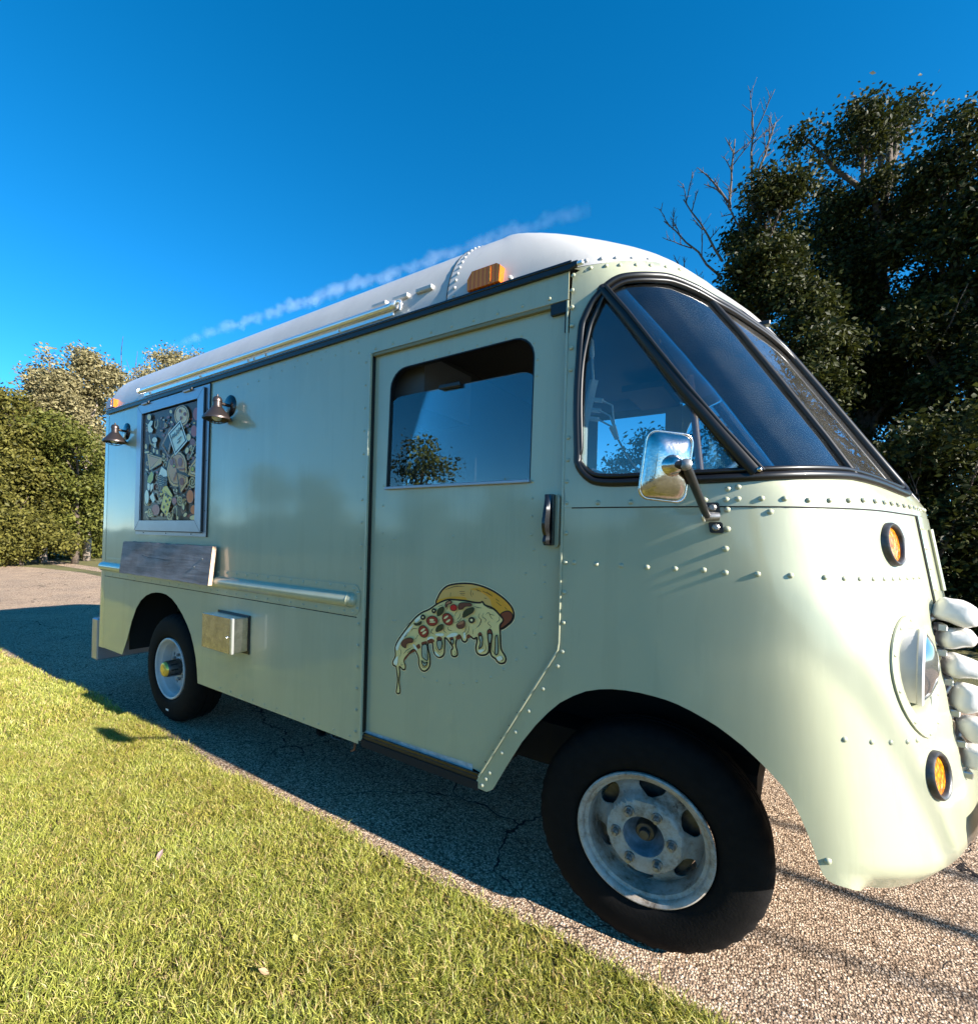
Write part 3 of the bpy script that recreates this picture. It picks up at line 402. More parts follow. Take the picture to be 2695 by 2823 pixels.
("plum",[(-3.7362,1.9176),(-3.7545,1.9203),(-3.7668,1.9278),(-3.7674,1.9364),(-3.756,1.9422),(-3.7379,1.9424),(-3.7218,1.937),(-3.715,1.9285),(-3.7207,1.9208)]),
("pink",[(-4.0549,1.9547),(-4.0764,1.9616),(-4.0855,1.972),(-4.0779,1.981),(-4.0572,1.9842),(-4.0334,1.9804),(-4.0173,1.9712),(-4.0166,1.961),(-4.0313,1.9545)]),
("pink",[(-3.6034,1.7856),(-3.6064,1.7937),(-3.6017,1.7988),(-3.5916,1.7986),(-3.5809,1.793),(-3.5746,1.7849),(-3.5755,1.7778),(-3.5833,1.7752),(-3.5943,1.7783)]),
("pale",[(-3.6563,1.4963),(-3.6821,1.4968),(-3.6965,1.4998),(-3.6927,1.5039),(-3.6725,1.5072),(-3.6455,1.5081),(-3.6245,1.5063),(-3.619,1.5025),(-3.6315,1.4986)]),
("mush2",[(-3.6718,1.5518),(-3.6874,1.5505),(-3.7004,1.5539),(-3.7047,1.5604),(-3.6982,1.5669),(-3.6841,1.5704),(-3.6689,1.5692),(-3.6598,1.564),(-3.6609,1.5571)]),
("cream",[(-3.4606,1.9006),(-3.4553,1.9052),(-3.4414,1.9068),(-3.4255,1.9047),(-3.4149,1.8999),(-3.4146,1.8946),(-3.4247,1.8913),(-3.4405,1.8915),(-3.4547,1.8952)]),
("olive",[(-3.3182,1.6859),(-3.3316,1.6862),(-3.3427,1.691),(-3.3462,1.6981),(-3.3406,1.7041),(-3.3284,1.7063),(-3.3154,1.7035),(-3.3077,1.6972),(-3.3088,1.6903)]),
("cream",[(-4.1056,2.2045),(-4.1109,2.2121),(-4.1079,2.217),(-4.098,2.2168),(-4.0859,2.2117),(-4.0773,2.204),(-4.0761,2.1974),(-4.0829,2.1949),(-4.0946,2.1977)]),
("pale",[(-3.885,1.6049),(-3.8854,1.6109),(-3.8806,1.6144),(-3.8727,1.6139),(-3.8655,1.6097),(-3.8624,1.6036),(-3.8647,1.5985),(-3.8715,1.5969),(-3.8795,1.5994)]),
("crust",[(-3.4331,2.1596),(-3.4473,2.159),(-3.4635,2.1643),(-3.4742,2.173),(-3.4742,2.1812),(-3.4636,2.1848),(-3.4474,2.1823),(-3.4332,2.1748),(-3.4276,2.1658)]),
("pink",[(-3.6251,2.0464),(-3.6451,2.0525),(-3.6542,2.0593),(-3.6481,2.0636),(-3.6297,2.0634),(-3.6077,2.0587),(-3.5924,2.0519),(-3.5908,2.046),(-3.6037,2.0439)]),
("mush2",[(-3.8155,1.6692),(-3.8281,1.66),(-3.8492,1.6574),(-3.869,1.6626),(-3.8782,1.6732),(-3.8724,1.6842),(-3.8543,1.6905),(-3.8325,1.689),(-3.8173,1.6806)]),
("pale",[(-3.4208,1.6992),(-3.4352,1.6977),(-3.4488,1.7012),(-3.4553,1.708),(-3.4515,1.7151),(-3.4393,1.719),(-3.4244,1.7179),(-3.4138,1.7124),(-3.4124,1.7051)]),
("plum",[(-3.6667,2.1513),(-3.68,2.1499),(-3.6944,2.1534),(-3.7031,2.1603),(-3.702,2.1673),(-3.6915,2.1711),(-3.6768,2.17),(-3.6646,2.1644),(-3.6606,2.1571)]),
("plum",[(-3.3898,1.7586),(-3.3942,1.7726),(-3.3871,1.7811),(-3.3717,1.7802),(-3.3554,1.7704),(-3.3457,1.7562),(-3.3471,1.7442),(-3.359,1.7401),(-3.3758,1.7457)]),
("cream",[(-3.4339,1.9423),(-3.4433,1.9341),(-3.4574,1.9316),(-3.4695,1.9362),(-3.4739,1.9457),(-3.4685,1.9557),(-3.4559,1.9613),(-3.4421,1.9601),(-3.4334,1.9526)]),
("crust",[(-3.5067,1.8087),(-3.5178,1.8066),(-3.5326,1.8094),(-3.544,1.8157),(-3.5468,1.8227),(-3.5395,1.8269),(-3.5257,1.8265),(-3.5118,1.8217),(-3.5043,1.8146)]),
("lid",[(-3.3099,1.9521),(-3.3202,1.9513),(-3.3292,1.9537),(-3.3327,1.9583),(-3.329,1.9628),(-3.3199,1.9652),(-3.3096,1.9643),(-3.3031,1.9606),(-3.3032,1.9558)]),
("lid",[(-3.6586,2.1751),(-3.6644,2.1819),(-3.6622,2.1869),(-3.653,2.1878),(-3.6412,2.1841),(-3.6324,2.1776),(-3.6305,2.1713),(-3.6365,2.1682),(-3.6476,2.1697)]),
("olive",[(-3.3051,1.5234),(-3.316,1.5229),(-3.3255,1.5261),(-3.3292,1.5316),(-3.3252,1.5368),(-3.3155,1.5393),(-3.3047,1.5379),(-3.2977,1.5332),(-3.2979,1.5275)]),
("crust",[(-3.6589,1.9166),(-3.6872,1.9202),(-3.7038,1.9279),(-3.7007,1.9359),(-3.6795,1.9406),(-3.6502,1.9396),(-3.6266,1.9337),(-3.6196,1.9254),(-3.6323,1.9187)]),
("pink",[(-3.8514,1.5317),(-3.8651,1.5288),(-3.8836,1.5314),(-3.8981,1.5382),(-3.902,1.5461),(-3.8932,1.5514),(-3.876,1.5516),(-3.8585,1.5466),(-3.8488,1.5387)]),
("olive",[(-3.536,1.5973),(-3.5496,1.597),(-3.558,1.599),(-3.5573,1.6023),(-3.5477,1.6053),(-3.5339,1.6067),(-3.5223,1.6057),(-3.5183,1.603),(-3.5237,1.5996)]),
("mush2",[(-3.6095,1.6275),(-3.6264,1.6223),(-3.6427,1.623),(-3.6506,1.6291),(-3.6465,1.6379),(-3.6322,1.6451),(-3.6146,1.6474),(-3.6018,1.6438),(-3.5998,1.6359)]),
("crust",[(-3.5496,1.7686),(-3.5619,1.7678),(-3.5713,1.7702),(-3.5733,1.7746),(-3.567,1.7789),(-3.5553,1.7812),(-3.5439,1.7803),(-3.5379,1.7767),(-3.5401,1.7721)]),
("mush2",[(-3.8327,1.8833),(-3.8441,1.895),(-3.8448,1.9025),(-3.8346,1.9022),(-3.8183,1.8943),(-3.8035,1.8825),(-3.7971,1.8724),(-3.802,1.8686),(-3.8161,1.8729)]),
("olive",[(-4.0751,1.5357),(-4.0981,1.5353),(-4.1126,1.5389),(-4.1117,1.5446),(-4.0959,1.5498),(-4.0726,1.5521),(-4.0529,1.5504),(-4.0458,1.5455),(-4.0545,1.5397)]),
("crust",[(-3.8777,1.6725),(-3.8911,1.6681),(-3.9101,1.6692),(-3.9259,1.6753),(-3.931,1.6837),(-3.923,1.6903),(-3.9056,1.6921),(-3.8871,1.6881),(-3.8761,1.6804)]),
("crust",[(-3.6678,2.0873),(-3.6951,2.0895),(-3.7136,2.097),(-3.7144,2.1063),(-3.6971,2.1128),(-3.67,2.1137),(-3.6459,2.1085),(-3.6359,2.0997),(-3.6445,2.0913)]),
("mush2",[(-3.4423,1.9028),(-3.4474,1.8976),(-3.4583,1.896),(-3.4698,1.8986),(-3.4767,1.9043),(-3.4756,1.9103),(-3.467,1.9139),(-3.4551,1.9134),(-3.4453,1.909)]),
("cream",[(-3.5744,2.0544),(-3.5773,2.0651),(-3.5699,2.0715),(-3.5558,2.0704),(-3.5415,2.0625),(-3.5338,2.0515),(-3.5362,2.0425),(-3.5476,2.0397),(-3.5627,2.0443)]),
("mush2",[(-3.8512,2.2205),(-3.8632,2.2142),(-3.8758,2.213),(-3.8831,2.2176),(-3.8817,2.2258),(-3.8721,2.2337),(-3.859,2.2377),(-3.8485,2.2358),(-3.8454,2.229)]),
("plum",[(-3.8481,1.6637),(-3.8636,1.6668),(-3.8713,1.6723),(-3.8675,1.6775),(-3.8541,1.68),(-3.8373,1.6787),(-3.825,1.6741),(-3.823,1.6685),(-3.832,1.6644)]),
("plum",[(-3.3236,2.038),(-3.3437,2.0463),(-3.3512,2.0559),(-3.3425,2.0622),(-3.3219,2.0622),(-3.299,2.056),(-3.2845,2.0465),(-3.2851,2.0381),(-3.3005,2.0347)]),
("lid",[(-3.655,1.8178),(-3.6745,1.8302),(-3.6786,1.84),(-3.6654,1.8426),(-3.641,1.8368),(-3.6172,1.8254),(-3.6048,1.8138),(-3.6096,1.8072),(-3.6293,1.8088)]),
("crust",[(-3.6831,1.8764),(-3.6944,1.8748),(-3.7111,1.8784),(-3.7254,1.8854),(-3.7306,1.8926),(-3.7241,1.8965),(-3.7091,1.8954),(-3.6926,1.8898),(-3.6824,1.8823)]),
("olive",[(-3.3275,1.704),(-3.3371,1.7071),(-3.3414,1.7131),(-3.3385,1.7191),(-3.3297,1.7223),(-3.3192,1.7212),(-3.3118,1.7164),(-3.311,1.71),(-3.3172,1.7052)]),
("pale",[(-3.5725,2.1317),(-3.5815,2.1198),(-3.5949,2.1152),(-3.6066,2.1201),(-3.6109,2.1323),(-3.6059,2.146),(-3.5939,2.1548),(-3.5806,2.1545),(-3.5722,2.1454)]),
("crust",[(-4.1093,2.1753),(-4.1104,2.1831),(-4.0979,2.189),(-4.0778,2.1902),(-4.0596,2.1861),(-4.0516,2.1787),(-4.0576,2.1715),(-4.0747,2.1677),(-4.0952,2.1692)]),
("pink",[(-3.9031,1.8137),(-3.9174,1.8169),(-3.9262,1.8247),(-3.9255,1.8332),(-3.9155,1.8385),(-3.901,1.8382),(-3.8888,1.8323),(-3.8845,1.8237),(-3.8901,1.8163)]),
("cream",[(-3.3967,1.918),(-3.4227,1.9179),(-3.4394,1.9219),(-3.4387,1.9282),(-3.4209,1.9337),(-3.3946,1.9359),(-3.3721,1.9338),(-3.3638,1.9284),(-3.3735,1.9222)]),
("pale",[(-3.4403,2.1205),(-3.4531,2.1218),(-3.4622,2.1261),(-3.4633,2.1315),(-3.456,2.1353),(-3.4436,2.1359),(-3.432,2.1328),(-3.4266,2.1277),(-3.4299,2.1228)]),
("mush2",[(-3.7464,2.0315),(-3.7656,2.0275),(-3.7842,2.0299),(-3.7936,2.0375),(-3.7892,2.0469),(-3.7732,2.0535),(-3.7531,2.0543),(-3.7384,2.049),(-3.7357,2.04)]),
("plum",[(-3.4892,1.6763),(-3.5016,1.67),(-3.5152,1.669),(-3.5236,1.6736),(-3.5228,1.6819),(-3.5131,1.6898),(-3.4992,1.6936),(-3.4876,1.6917),(-3.4837,1.6848)]),
("plum",[(-3.4039,1.918),(-3.4174,1.9147),(-3.4348,1.9173),(-3.448,1.9247),(-3.4507,1.9333),(-3.4417,1.9392),(-3.4252,1.9395),(-3.409,1.9341),(-3.4006,1.9256)]),
("olive",[(-3.7834,1.8273),(-3.7967,1.8351),(-3.7981,1.8431),(-3.787,1.8477),(-3.7687,1.8466),(-3.7518,1.8404),(-3.7441,1.832),(-3.7492,1.8253),(-3.7647,1.8234)]),
("cream",[(-4.0498,1.5232),(-4.0692,1.5187),(-4.0862,1.5198),(-4.0928,1.5259),(-4.0858,1.5343),(-4.0686,1.5408),(-4.0493,1.5426),(-4.0369,1.5387),(-4.0371,1.5311)]),
("plum",[(-3.4358,1.8548),(-3.4519,1.8567),(-3.4608,1.8602),(-3.4584,1.8637),(-3.4458,1.8654),(-3.4289,1.8646),(-3.4157,1.8618),(-3.4123,1.8581),(-3.4202,1.8554)]),
("plum",[(-3.8048,2.1429),(-3.8304,2.1443),(-3.8457,2.148),(-3.8434,2.1523),(-3.8246,2.1552),(-3.7982,2.1553),(-3.7767,2.1526),(-3.7699,2.1484),(-3.7809,2.1446)]),
("mush2",[(-3.6714,1.706),(-3.6915,1.7067),(-3.7029,1.7092),(-3.7003,1.7124),(-3.6848,1.7148),(-3.6638,1.7153),(-3.6473,1.7136),(-3.6427,1.7105),(-3.6522,1.7076)]),
("plum",[(-3.7447,2.2096),(-3.764,2.2092),(-3.7792,2.2135),(-3.7831,2.2204),(-3.7739,2.2267),(-3.7558,2.2295),(-3.7375,2.2274),(-3.7275,2.2214),(-3.7303,2.2144)]),
("crust",[(-4.0249,1.9612),(-4.041,1.9743),(-4.0407,1.9843),(-4.0242,1.9865),(-3.9994,1.98),(-3.9779,1.9678),(-3.9696,1.9556),(-3.9784,1.9491),(-4.0001,1.9513)]),
("lid",[(-4.1352,1.99),(-4.1445,2.0016),(-4.1381,2.0106),(-4.119,2.0127),(-4.0964,2.007),(-4.0807,1.9962),(-4.0791,1.9853),(-4.0925,1.9794),(-4.1146,1.9812)]),
("plum",[(-3.5542,2.1297),(-3.5718,2.138),(-3.5772,2.1482),(-3.5679,2.1555),(-3.5483,2.1565),(-3.5276,2.1507),(-3.5156,2.1409),(-3.5176,2.1316),(-3.5328,2.1272)]),
("pale",[(-3.8408,1.5446),(-3.8484,1.5354),(-3.8605,1.5314),(-3.8714,1.5343),(-3.876,1.543),(-3.8722,1.5533),(-3.8616,1.5604),(-3.8494,1.5609),(-3.8412,1.5547)]),
("mush2",[(-3.4691,1.72),(-3.4934,1.7245),(-3.5056,1.7298),(-3.5,1.7337),(-3.4791,1.7341),(-3.453,1.731),(-3.4339,1.7258),(-3.4305,1.721),(-3.4443,1.7187)]),
("mush2",[(-3.3275,1.5967),(-3.3321,1.5848),(-3.3406,1.5789),(-3.3488,1.5817),(-3.3529,1.5921),(-3.3511,1.605),(-3.3441,1.6145),(-3.3353,1.6161),(-3.3287,1.6091)]),
("crust",[(-3.9537,1.5235),(-3.9717,1.5225),(-3.9882,1.5275),(-3.9954,1.5361),(-3.9899,1.5443),(-3.9744,1.5481),(-3.9561,1.5459),(-3.9436,1.5386),(-3.9427,1.5298)]),
("mush2",[(-4.0654,2.1538),(-4.081,2.1463),(-4.0999,2.1456),(-4.1131,2.1522),(-4.1144,2.1629),(-4.1032,2.1727),(-4.0848,2.177),(-4.0678,2.1738),(-4.0602,2.1646)]),
("crust",[(-3.4054,1.8275),(-3.4216,1.8214),(-3.4378,1.8214),(-3.4466,1.8276),(-3.4436,1.8371),(-3.4304,1.8454),(-3.4132,1.8486),(-3.4,1.8453),(-3.3969,1.837)]),
("crust",[(-3.4446,1.885),(-3.4591,1.8863),(-3.4677,1.8896),(-3.4663,1.8934),(-3.4557,1.8958),(-3.4407,1.8958),(-3.4285,1.8933),(-3.4247,1.8896),(-3.4311,1.8863)]),
("plum",[(-3.4975,1.8515),(-3.5215,1.8517),(-3.5374,1.8564),(-3.5376,1.8634),(-3.522,1.8694),(-3.4981,1.8715),(-3.4772,1.8689),(-3.4688,1.8627),(-3.4768,1.8558)]),
("olive",[(-4.0926,1.8141),(-4.1113,1.8209),(-4.119,1.8265),(-4.1118,1.8284),(-4.0933,1.8256),(-4.0722,1.8194),(-4.0583,1.8129),(-4.0581,1.809),(-4.0716,1.8094)]),
("mush2",[(-3.6821,2.1325),(-3.689,2.1281),(-3.702,2.1278),(-3.7149,2.1317),(-3.7217,2.138),(-3.7192,2.1437),(-3.7086,2.1463),(-3.6948,2.1443),(-3.6844,2.1389)]),
("plum",[(-3.8534,2.0969),(-3.8472,2.1037),(-3.8296,2.106),(-3.809,2.1029),(-3.795,2.0958),(-3.794,2.0881),(-3.8064,2.0833),(-3.8267,2.0836),(-3.8452,2.089)]),
("lid",[(-3.804,1.5925),(-3.8112,1.6051),(-3.8062,1.6135),(-3.7913,1.6138),(-3.7736,1.6058),(-3.7614,1.5934),(-3.7603,1.5823),(-3.7708,1.5777),(-3.7881,1.5817)]),
("pale",[(-3.4176,2.0735),(-3.4227,2.063),(-3.4305,2.0582),(-3.4373,2.0615),(-3.4398,2.0714),(-3.437,2.0831),(-3.4301,2.0912),(-3.4224,2.0919),(-3.4174,2.0849)]),
("mush2",[(-3.8611,2.122),(-3.8774,2.1279),(-3.8841,2.136),(-3.878,2.1423),(-3.862,2.1439),(-3.8437,2.1401),(-3.8316,2.1327),(-3.8312,2.1251),(-3.8429,2.1209)]),
("mush2",[(-3.9299,1.9264),(-3.9432,1.9358),(-3.9432,1.9442),(-3.9301,1.9476),(-3.91,1.9444),(-3.8923,1.9362),(-3.8853,1.9268),(-3.8922,1.9205),(-3.9097,1.9203)]),
("mush2",[(-3.3037,1.9309),(-3.3118,1.9262),(-3.3204,1.9251),(-3.3255,1.9283),(-3.3246,1.9342),(-3.3182,1.9401),(-3.3093,1.9432),(-3.3021,1.9421),(-3.2999,1.9372)]),
("olive",[(-3.7378,1.6598),(-3.7514,1.6586),(-3.7612,1.6604),(-3.7625,1.6644),(-3.7546,1.6687),(-3.7414,1.6712),(-3.729,1.6709),(-3.7232,1.6678),(-3.7266,1.6634)]),
("pale",[(-3.4162,1.8275),(-3.4303,1.8317),(-3.4366,1.8383),(-3.4323,1.8441),(-3.4192,1.8464),(-3.4037,1.8442),(-3.393,1.8385),(-3.3919,1.8319),(-3.4011,1.8276)]),
("mush2",[(-3.5962,1.9439),(-3.6138,1.947),(-3.6251,1.9543),(-3.6247,1.9624),(-3.6128,1.9676),(-3.5951,1.9673),(-3.5798,1.9618),(-3.5741,1.9536),(-3.5805,1.9466)]),
("lid",[(-3.9876,2.046),(-3.9932,2.0412),(-4.0013,2.0397),(-4.0081,2.0423),(-4.0104,2.0477),(-4.0072,2.0534),(-4,2.0568),(-3.992,2.0562),(-3.9872,2.052)]),
("plum",[(-3.3548,1.6488),(-3.3683,1.6489),(-3.3808,1.654),(-3.3862,1.6619),(-3.3821,1.6688),(-3.3704,1.6714),(-3.3566,1.6685),(-3.3471,1.6616),(-3.3465,1.6538)]),
("lid",[(-3.5776,1.5764),(-3.5837,1.5708),(-3.5962,1.5686),(-3.6093,1.5708),(-3.617,1.5765),(-3.6155,1.5829),(-3.6055,1.5871),(-3.5919,1.587),(-3.5809,1.5828)]),
("lid",[(-4.0471,1.663),(-4.0534,1.6501),(-4.0632,1.6438),(-4.072,1.6471),(-4.0756,1.6584),(-4.0723,1.6725),(-4.0637,1.6827),(-4.0538,1.6842),(-4.0473,1.6765)]),
("mush2",[(-3.3985,1.6764),(-3.4128,1.6712),(-3.4269,1.6713),(-3.4342,1.6767),(-3.4312,1.6848),(-3.4194,1.6918),(-3.4043,1.6944),(-3.393,1.6915),(-3.3907,1.6844)]),
("crust",[(-3.3597,1.9696),(-3.379,1.9746),(-3.3891,1.9826),(-3.3851,1.99),(-3.3689,1.9932),(-3.3483,1.9907),(-3.3328,1.9838),(-3.3296,1.9757),(-3.3402,1.9701)]),
("olive",[(-3.6427,2.1207),(-3.6651,2.1326),(-3.674,2.1407),(-3.6651,2.1412),(-3.6427,2.1338),(-3.6175,2.1221),(-3.6011,2.1116),(-3.6011,2.1071),(-3.6175,2.1106)]),
("cream",[(-3.5717,1.7908),(-3.5746,1.7807),(-3.5819,1.7757),(-3.59,1.7782),(-3.5953,1.787),(-3.5952,1.798),(-3.5898,1.806),(-3.5815,1.8073),(-3.5744,1.8013)]),
("cream",[(-4.0827,1.9791),(-4.1158,1.9821),(-4.1356,1.9891),(-4.1325,1.9966),(-4.1081,2.0013),(-4.0741,2.0008),(-4.0464,1.9955),(-4.0377,1.9878),(-4.0519,1.9814)]),
("crust",[(-3.7963,1.5055),(-3.8033,1.4963),(-3.8164,1.492),(-3.8295,1.4947),(-3.8365,1.5032),(-3.8341,1.5135),(-3.8233,1.5206),(-3.8094,1.5214),(-3.7987,1.5155)]),
("olive",[(-4.0469,2.2383),(-4.0606,2.2475),(-4.0609,2.2567),(-4.0476,2.2617),(-4.027,2.2601),(-4.0089,2.2527),(-4.0016,2.2429),(-4.0084,2.2354),(-4.0263,2.2336)]),
("olive",[(-3.7287,1.8408),(-3.7378,1.8461),(-3.7385,1.8521),(-3.7307,1.856),(-3.7179,1.856),(-3.7062,1.852),(-3.701,1.846),(-3.7047,1.8407),(-3.7157,1.8387)]),
("pale",[(-4.0895,1.8482),(-4.1031,1.8569),(-4.1046,1.8643),(-4.0932,1.8668),(-4.0744,1.8634),(-4.057,1.8557),(-4.0491,1.8472),(-4.0543,1.8419),(-4.0702,1.8423)]),
("plum",[(-3.3905,1.4875),(-3.4167,1.4855),(-3.4351,1.4899),(-3.4368,1.4984),(-3.421,1.5072),(-3.3953,1.512),(-3.3718,1.5106),(-3.3614,1.5038),(-3.3687,1.4947)]),
("pale",[(-3.8094,2.2),(-3.8203,2.1982),(-3.8335,2.2008),(-3.8428,2.2067),(-3.8438,2.213),(-3.836,2.2168),(-3.8231,2.2163),(-3.8112,2.2118),(-3.8058,2.2054)]),
("mush2",[(-3.7316,1.91),(-3.7372,1.8989),(-3.7493,1.8939),(-3.7621,1.8974),(-3.7698,1.9078),(-3.7686,1.9203),(-3.7592,1.9289),(-3.7459,1.9296),(-3.735,1.9221)]),
("pale",[(-3.498,1.6392),(-3.5122,1.6439),(-3.5181,1.6483),(-3.513,1.6503),(-3.4992,1.6489),(-3.4833,1.6448),(-3.4728,1.64),(-3.4724,1.6367),(-3.4823,1.6364)]),
("plum",[(-3.9888,1.6152),(-3.9999,1.6262),(-3.9956,1.6357),(-3.9782,1.6391),(-3.9557,1.6349),(-3.9388,1.6251),(-3.9352,1.6143),(-3.9465,1.6075),(-3.9677,1.6078)]),
("mush2",[(-3.3145,1.5012),(-3.3232,1.4918),(-3.3343,1.4878),(-3.3427,1.4911),(-3.3443,1.5002),(-3.3385,1.5108),(-3.328,1.5179),(-3.3177,1.5182),(-3.3124,1.5116)]),
("crust",[(-3.3729,2.123),(-3.387,2.1251),(-3.397,2.131),(-3.3981,2.1378),(-3.3899,2.1424),(-3.3762,2.1425),(-3.3635,2.1382),(-3.3576,2.1315),(-3.3614,2.1255)]),
("olive",[(-3.7985,1.7145),(-3.8228,1.7225),(-3.8323,1.731),(-3.8226,1.7359),(-3.7982,1.7349),(-3.7708,1.7286),(-3.7531,1.7199),(-3.7531,1.7129),(-3.771,1.7108)]),
("olive",[(-3.5443,2.174),(-3.5476,2.1812),(-3.5398,2.1877),(-3.5245,2.1906),(-3.509,2.1885),(-3.5004,2.1824),(-3.5028,2.1751),(-3.515,2.1701),(-3.5314,2.1696)]),
("pink",[(-3.4644,2.1155),(-3.4804,2.1164),(-3.493,2.1218),(-3.4964,2.1291),(-3.4888,2.1349),(-3.4739,2.1365),(-3.4587,2.1331),(-3.4504,2.1264),(-3.4526,2.1194)]),
("pale",[(-3.2819,1.7639),(-3.2927,1.7581),(-3.3084,1.7576),(-3.3216,1.7628),(-3.3262,1.7712),(-3.3199,1.7789),(-3.3057,1.7822),(-3.2904,1.7796),(-3.281,1.7724)]),
("plum",[(-3.3246,2.0423),(-3.3513,2.0467),(-3.3671,2.0551),(-3.3643,2.0637),(-3.3444,2.0683),(-3.3169,2.0668),(-3.2946,2.06),(-3.2878,2.051),(-3.2996,2.044)]),
("olive",[(-3.9773,1.8817),(-4.0045,1.8747),(-4.029,1.8759),(-4.0392,1.8847),(-4.0301,1.897),(-4.0061,1.907),(-3.9787,1.91),(-3.9606,1.9046),(-3.9601,1.8935)]),
("lid",[(-4.061,1.4857),(-4.0704,1.5002),(-4.0708,1.5087),(-4.0619,1.5071),(-4.0481,1.4962),(-4.0357,1.4812),(-4.0306,1.4691),(-4.035,1.4655),(-4.047,1.472)]),
("plum",[(-3.3883,1.8843),(-3.3994,1.8923),(-3.3998,1.8998),(-3.3894,1.9034),(-3.3731,1.9013),(-3.3585,1.8946),(-3.3525,1.8864),(-3.3577,1.8805),(-3.3719,1.8797)]),
("cream",[(-3.9648,1.8791),(-3.9637,1.8905),(-3.9491,1.8971),(-3.9279,1.8958),(-3.91,1.8873),(-3.9038,1.8756),(-3.912,1.866),(-3.9309,1.8631),(-3.9518,1.8682)]),
("lid",[(-3.8475,2.0302),(-3.7227,2.1456),(-3.6627,2.1083),(-3.734,1.9297)]),
("dark",[(-3.817,2.0275),(-3.7268,2.1151),(-3.6901,2.0832),(-3.7474,1.959)]),
("crust",[(-3.4483,2.1931),(-3.457,2.1614),(-3.485,2.1384),(-3.5272,2.1285),(-3.5757,2.1339),(-3.6209,2.154),(-3.6535,2.1848),(-3.6666,2.2203),(-3.6573,2.253),(-3.6276,2.2761),(-3.5839,2.2851),(-3.5353,2.2784),(-3.4914,2.2577),(-3.4605,2.2273)]),
("pale",[(-3.47,2.1985),(-3.4769,2.1731),(-3.4993,2.1546),(-3.5331,2.1468),(-3.5717,2.1512),(-3.6075,2.1673),(-3.6334,2.192),(-3.6437,2.2202),(-3.6364,2.2463),(-3.6129,2.2648),(-3.5783,2.2721),(-3.5396,2.2668),(-3.5045,2.2503),(-3.4798,2.226)]),
("crust",[(-3.4606,1.8141),(-3.4808,1.7616),(-3.5249,1.7217),(-3.585,1.7022),(-3.6496,1.7075),(-3.706,1.7373),(-3.742,1.7861),(-3.7498,1.8439),(-3.7277,1.8984),(-3.6805,1.9383),(-3.6185,1.9557),(-3.5545,1.9478),(-3.501,1.9168),(-3.4677,1.8692)]),
("sauce",[(-3.4856,1.8193),(-3.5026,1.7744),(-3.5391,1.7402),(-3.5886,1.7235),(-3.6416,1.7281),(-3.6875,1.7534),(-3.7167,1.7949),(-3.7228,1.8439),(-3.7045,1.8903),(-3.6659,1.9245),(-3.6151,1.9397),(-3.5626,1.9333),(-3.5186,1.9071),(-3.4913,1.8665)]),
("dark",[(-3.6196,1.8463),(-3.5561,1.8122),(-3.4733,1.7992),(-3.4234,1.767),(-3.4876,1.7649),(-3.5887,1.7975)]),
("dark",[(-3.6132,1.8321),(-3.5588,1.6589),(-3.5255,1.6578),(-3.5775,1.7969)]),
("crust",[(-3.5948,1.8061),(-3.4447,1.7681),(-3.4374,1.7301),(-3.5366,1.6582)]),
("sauce",[(-3.5775,1.7969),(-3.4714,1.764),(-3.4699,1.737),(-3.5381,1.6855)]),
("crust",[(-3.4453,1.7788),(-3.4168,1.8415),(-3.3563,1.8852),(-3.2903,1.8961),(-3.288,1.7548)]),
("pale",[(-3.4139,1.7879),(-3.3851,1.8395),(-3.3347,1.8678),(-3.2942,1.8728),(-3.2939,1.7708)]),
("crust",[(-4.0788,1.9826),(-3.8295,1.9283),(-3.8392,1.886),(-4.0316,1.8457)]),
("sauce",[(-4.0449,1.9621),(-3.8721,1.9257),(-4.0132,1.8623)]),
("box",[(-3.7518,2.0997),(-3.5707,2.1809),(-3.4603,2.0178),(-3.6344,1.9288)]),
("dark",[(-3.7316,2.0959),(-3.5754,2.1661),(-3.4777,2.0211),(-3.6307,1.9441)]),
("sky",[(-3.7173,2.0927),(-3.5781,2.1543),(-3.493,2.0242),(-3.629,1.955)]),
("white",[(-4.0758,2.1522),(-4.0826,2.2006),(-4.0349,2.2307),(-3.9957,2.2202),(-4.0069,2.192),(-4.0295,2.1828),(-3.9894,2.1548),(-4.0034,2.1327),(-4.0552,2.1352)]),
("white",[(-3.9163,2.0684),(-3.9199,2.0587),(-3.9313,2.0516),(-3.9482,2.0487),(-3.9675,2.0505),(-3.9851,2.0566),(-3.9977,2.066),(-4.0027,2.0767),(-3.9989,2.0865),(-3.9873,2.0936),(-3.9701,2.0964),(-3.9509,2.0945),(-3.9334,2.0883),(-3.9211,2.079)]),
("white",[(-3.9921,2.0492),(-3.9352,2.0498),(-3.9391,2.0094),(-3.9712,2.018)]),
("white",[(-4.0287,1.6444),(-4.0309,1.6201),(-4.0398,1.6007),(-4.0538,1.5901),(-4.0702,1.5904),(-4.0857,1.6017),(-4.0971,1.6217),(-4.1023,1.6465),(-4.1001,1.6711),(-4.091,1.6905),(-4.0768,1.701),(-4.0604,1.7004),(-4.0451,1.6889),(-4.0338,1.669)]),
("white",[(-4.0116,1.7265),(-4.0133,1.7113),(-4.0197,1.6992),(-4.0297,1.6927),(-4.0413,1.6931),(-4.0522,1.7003),(-4.0602,1.713),(-4.0637,1.7287),(-4.062,1.7441),(-4.0555,1.7562),(-4.0454,1.7626),(-4.0338,1.7621),(-4.023,1.7547),(-4.0151,1.7421)]),
("white",[(-4.0123,1.7384),(-3.9617,1.7479),(-3.9657,1.7071),(-4.0024,1.6791)]),
("white",[(-4.0196,1.6442),(-3.9641,1.6807),(-3.9251,1.6183),(-3.9592,1.5957)]),
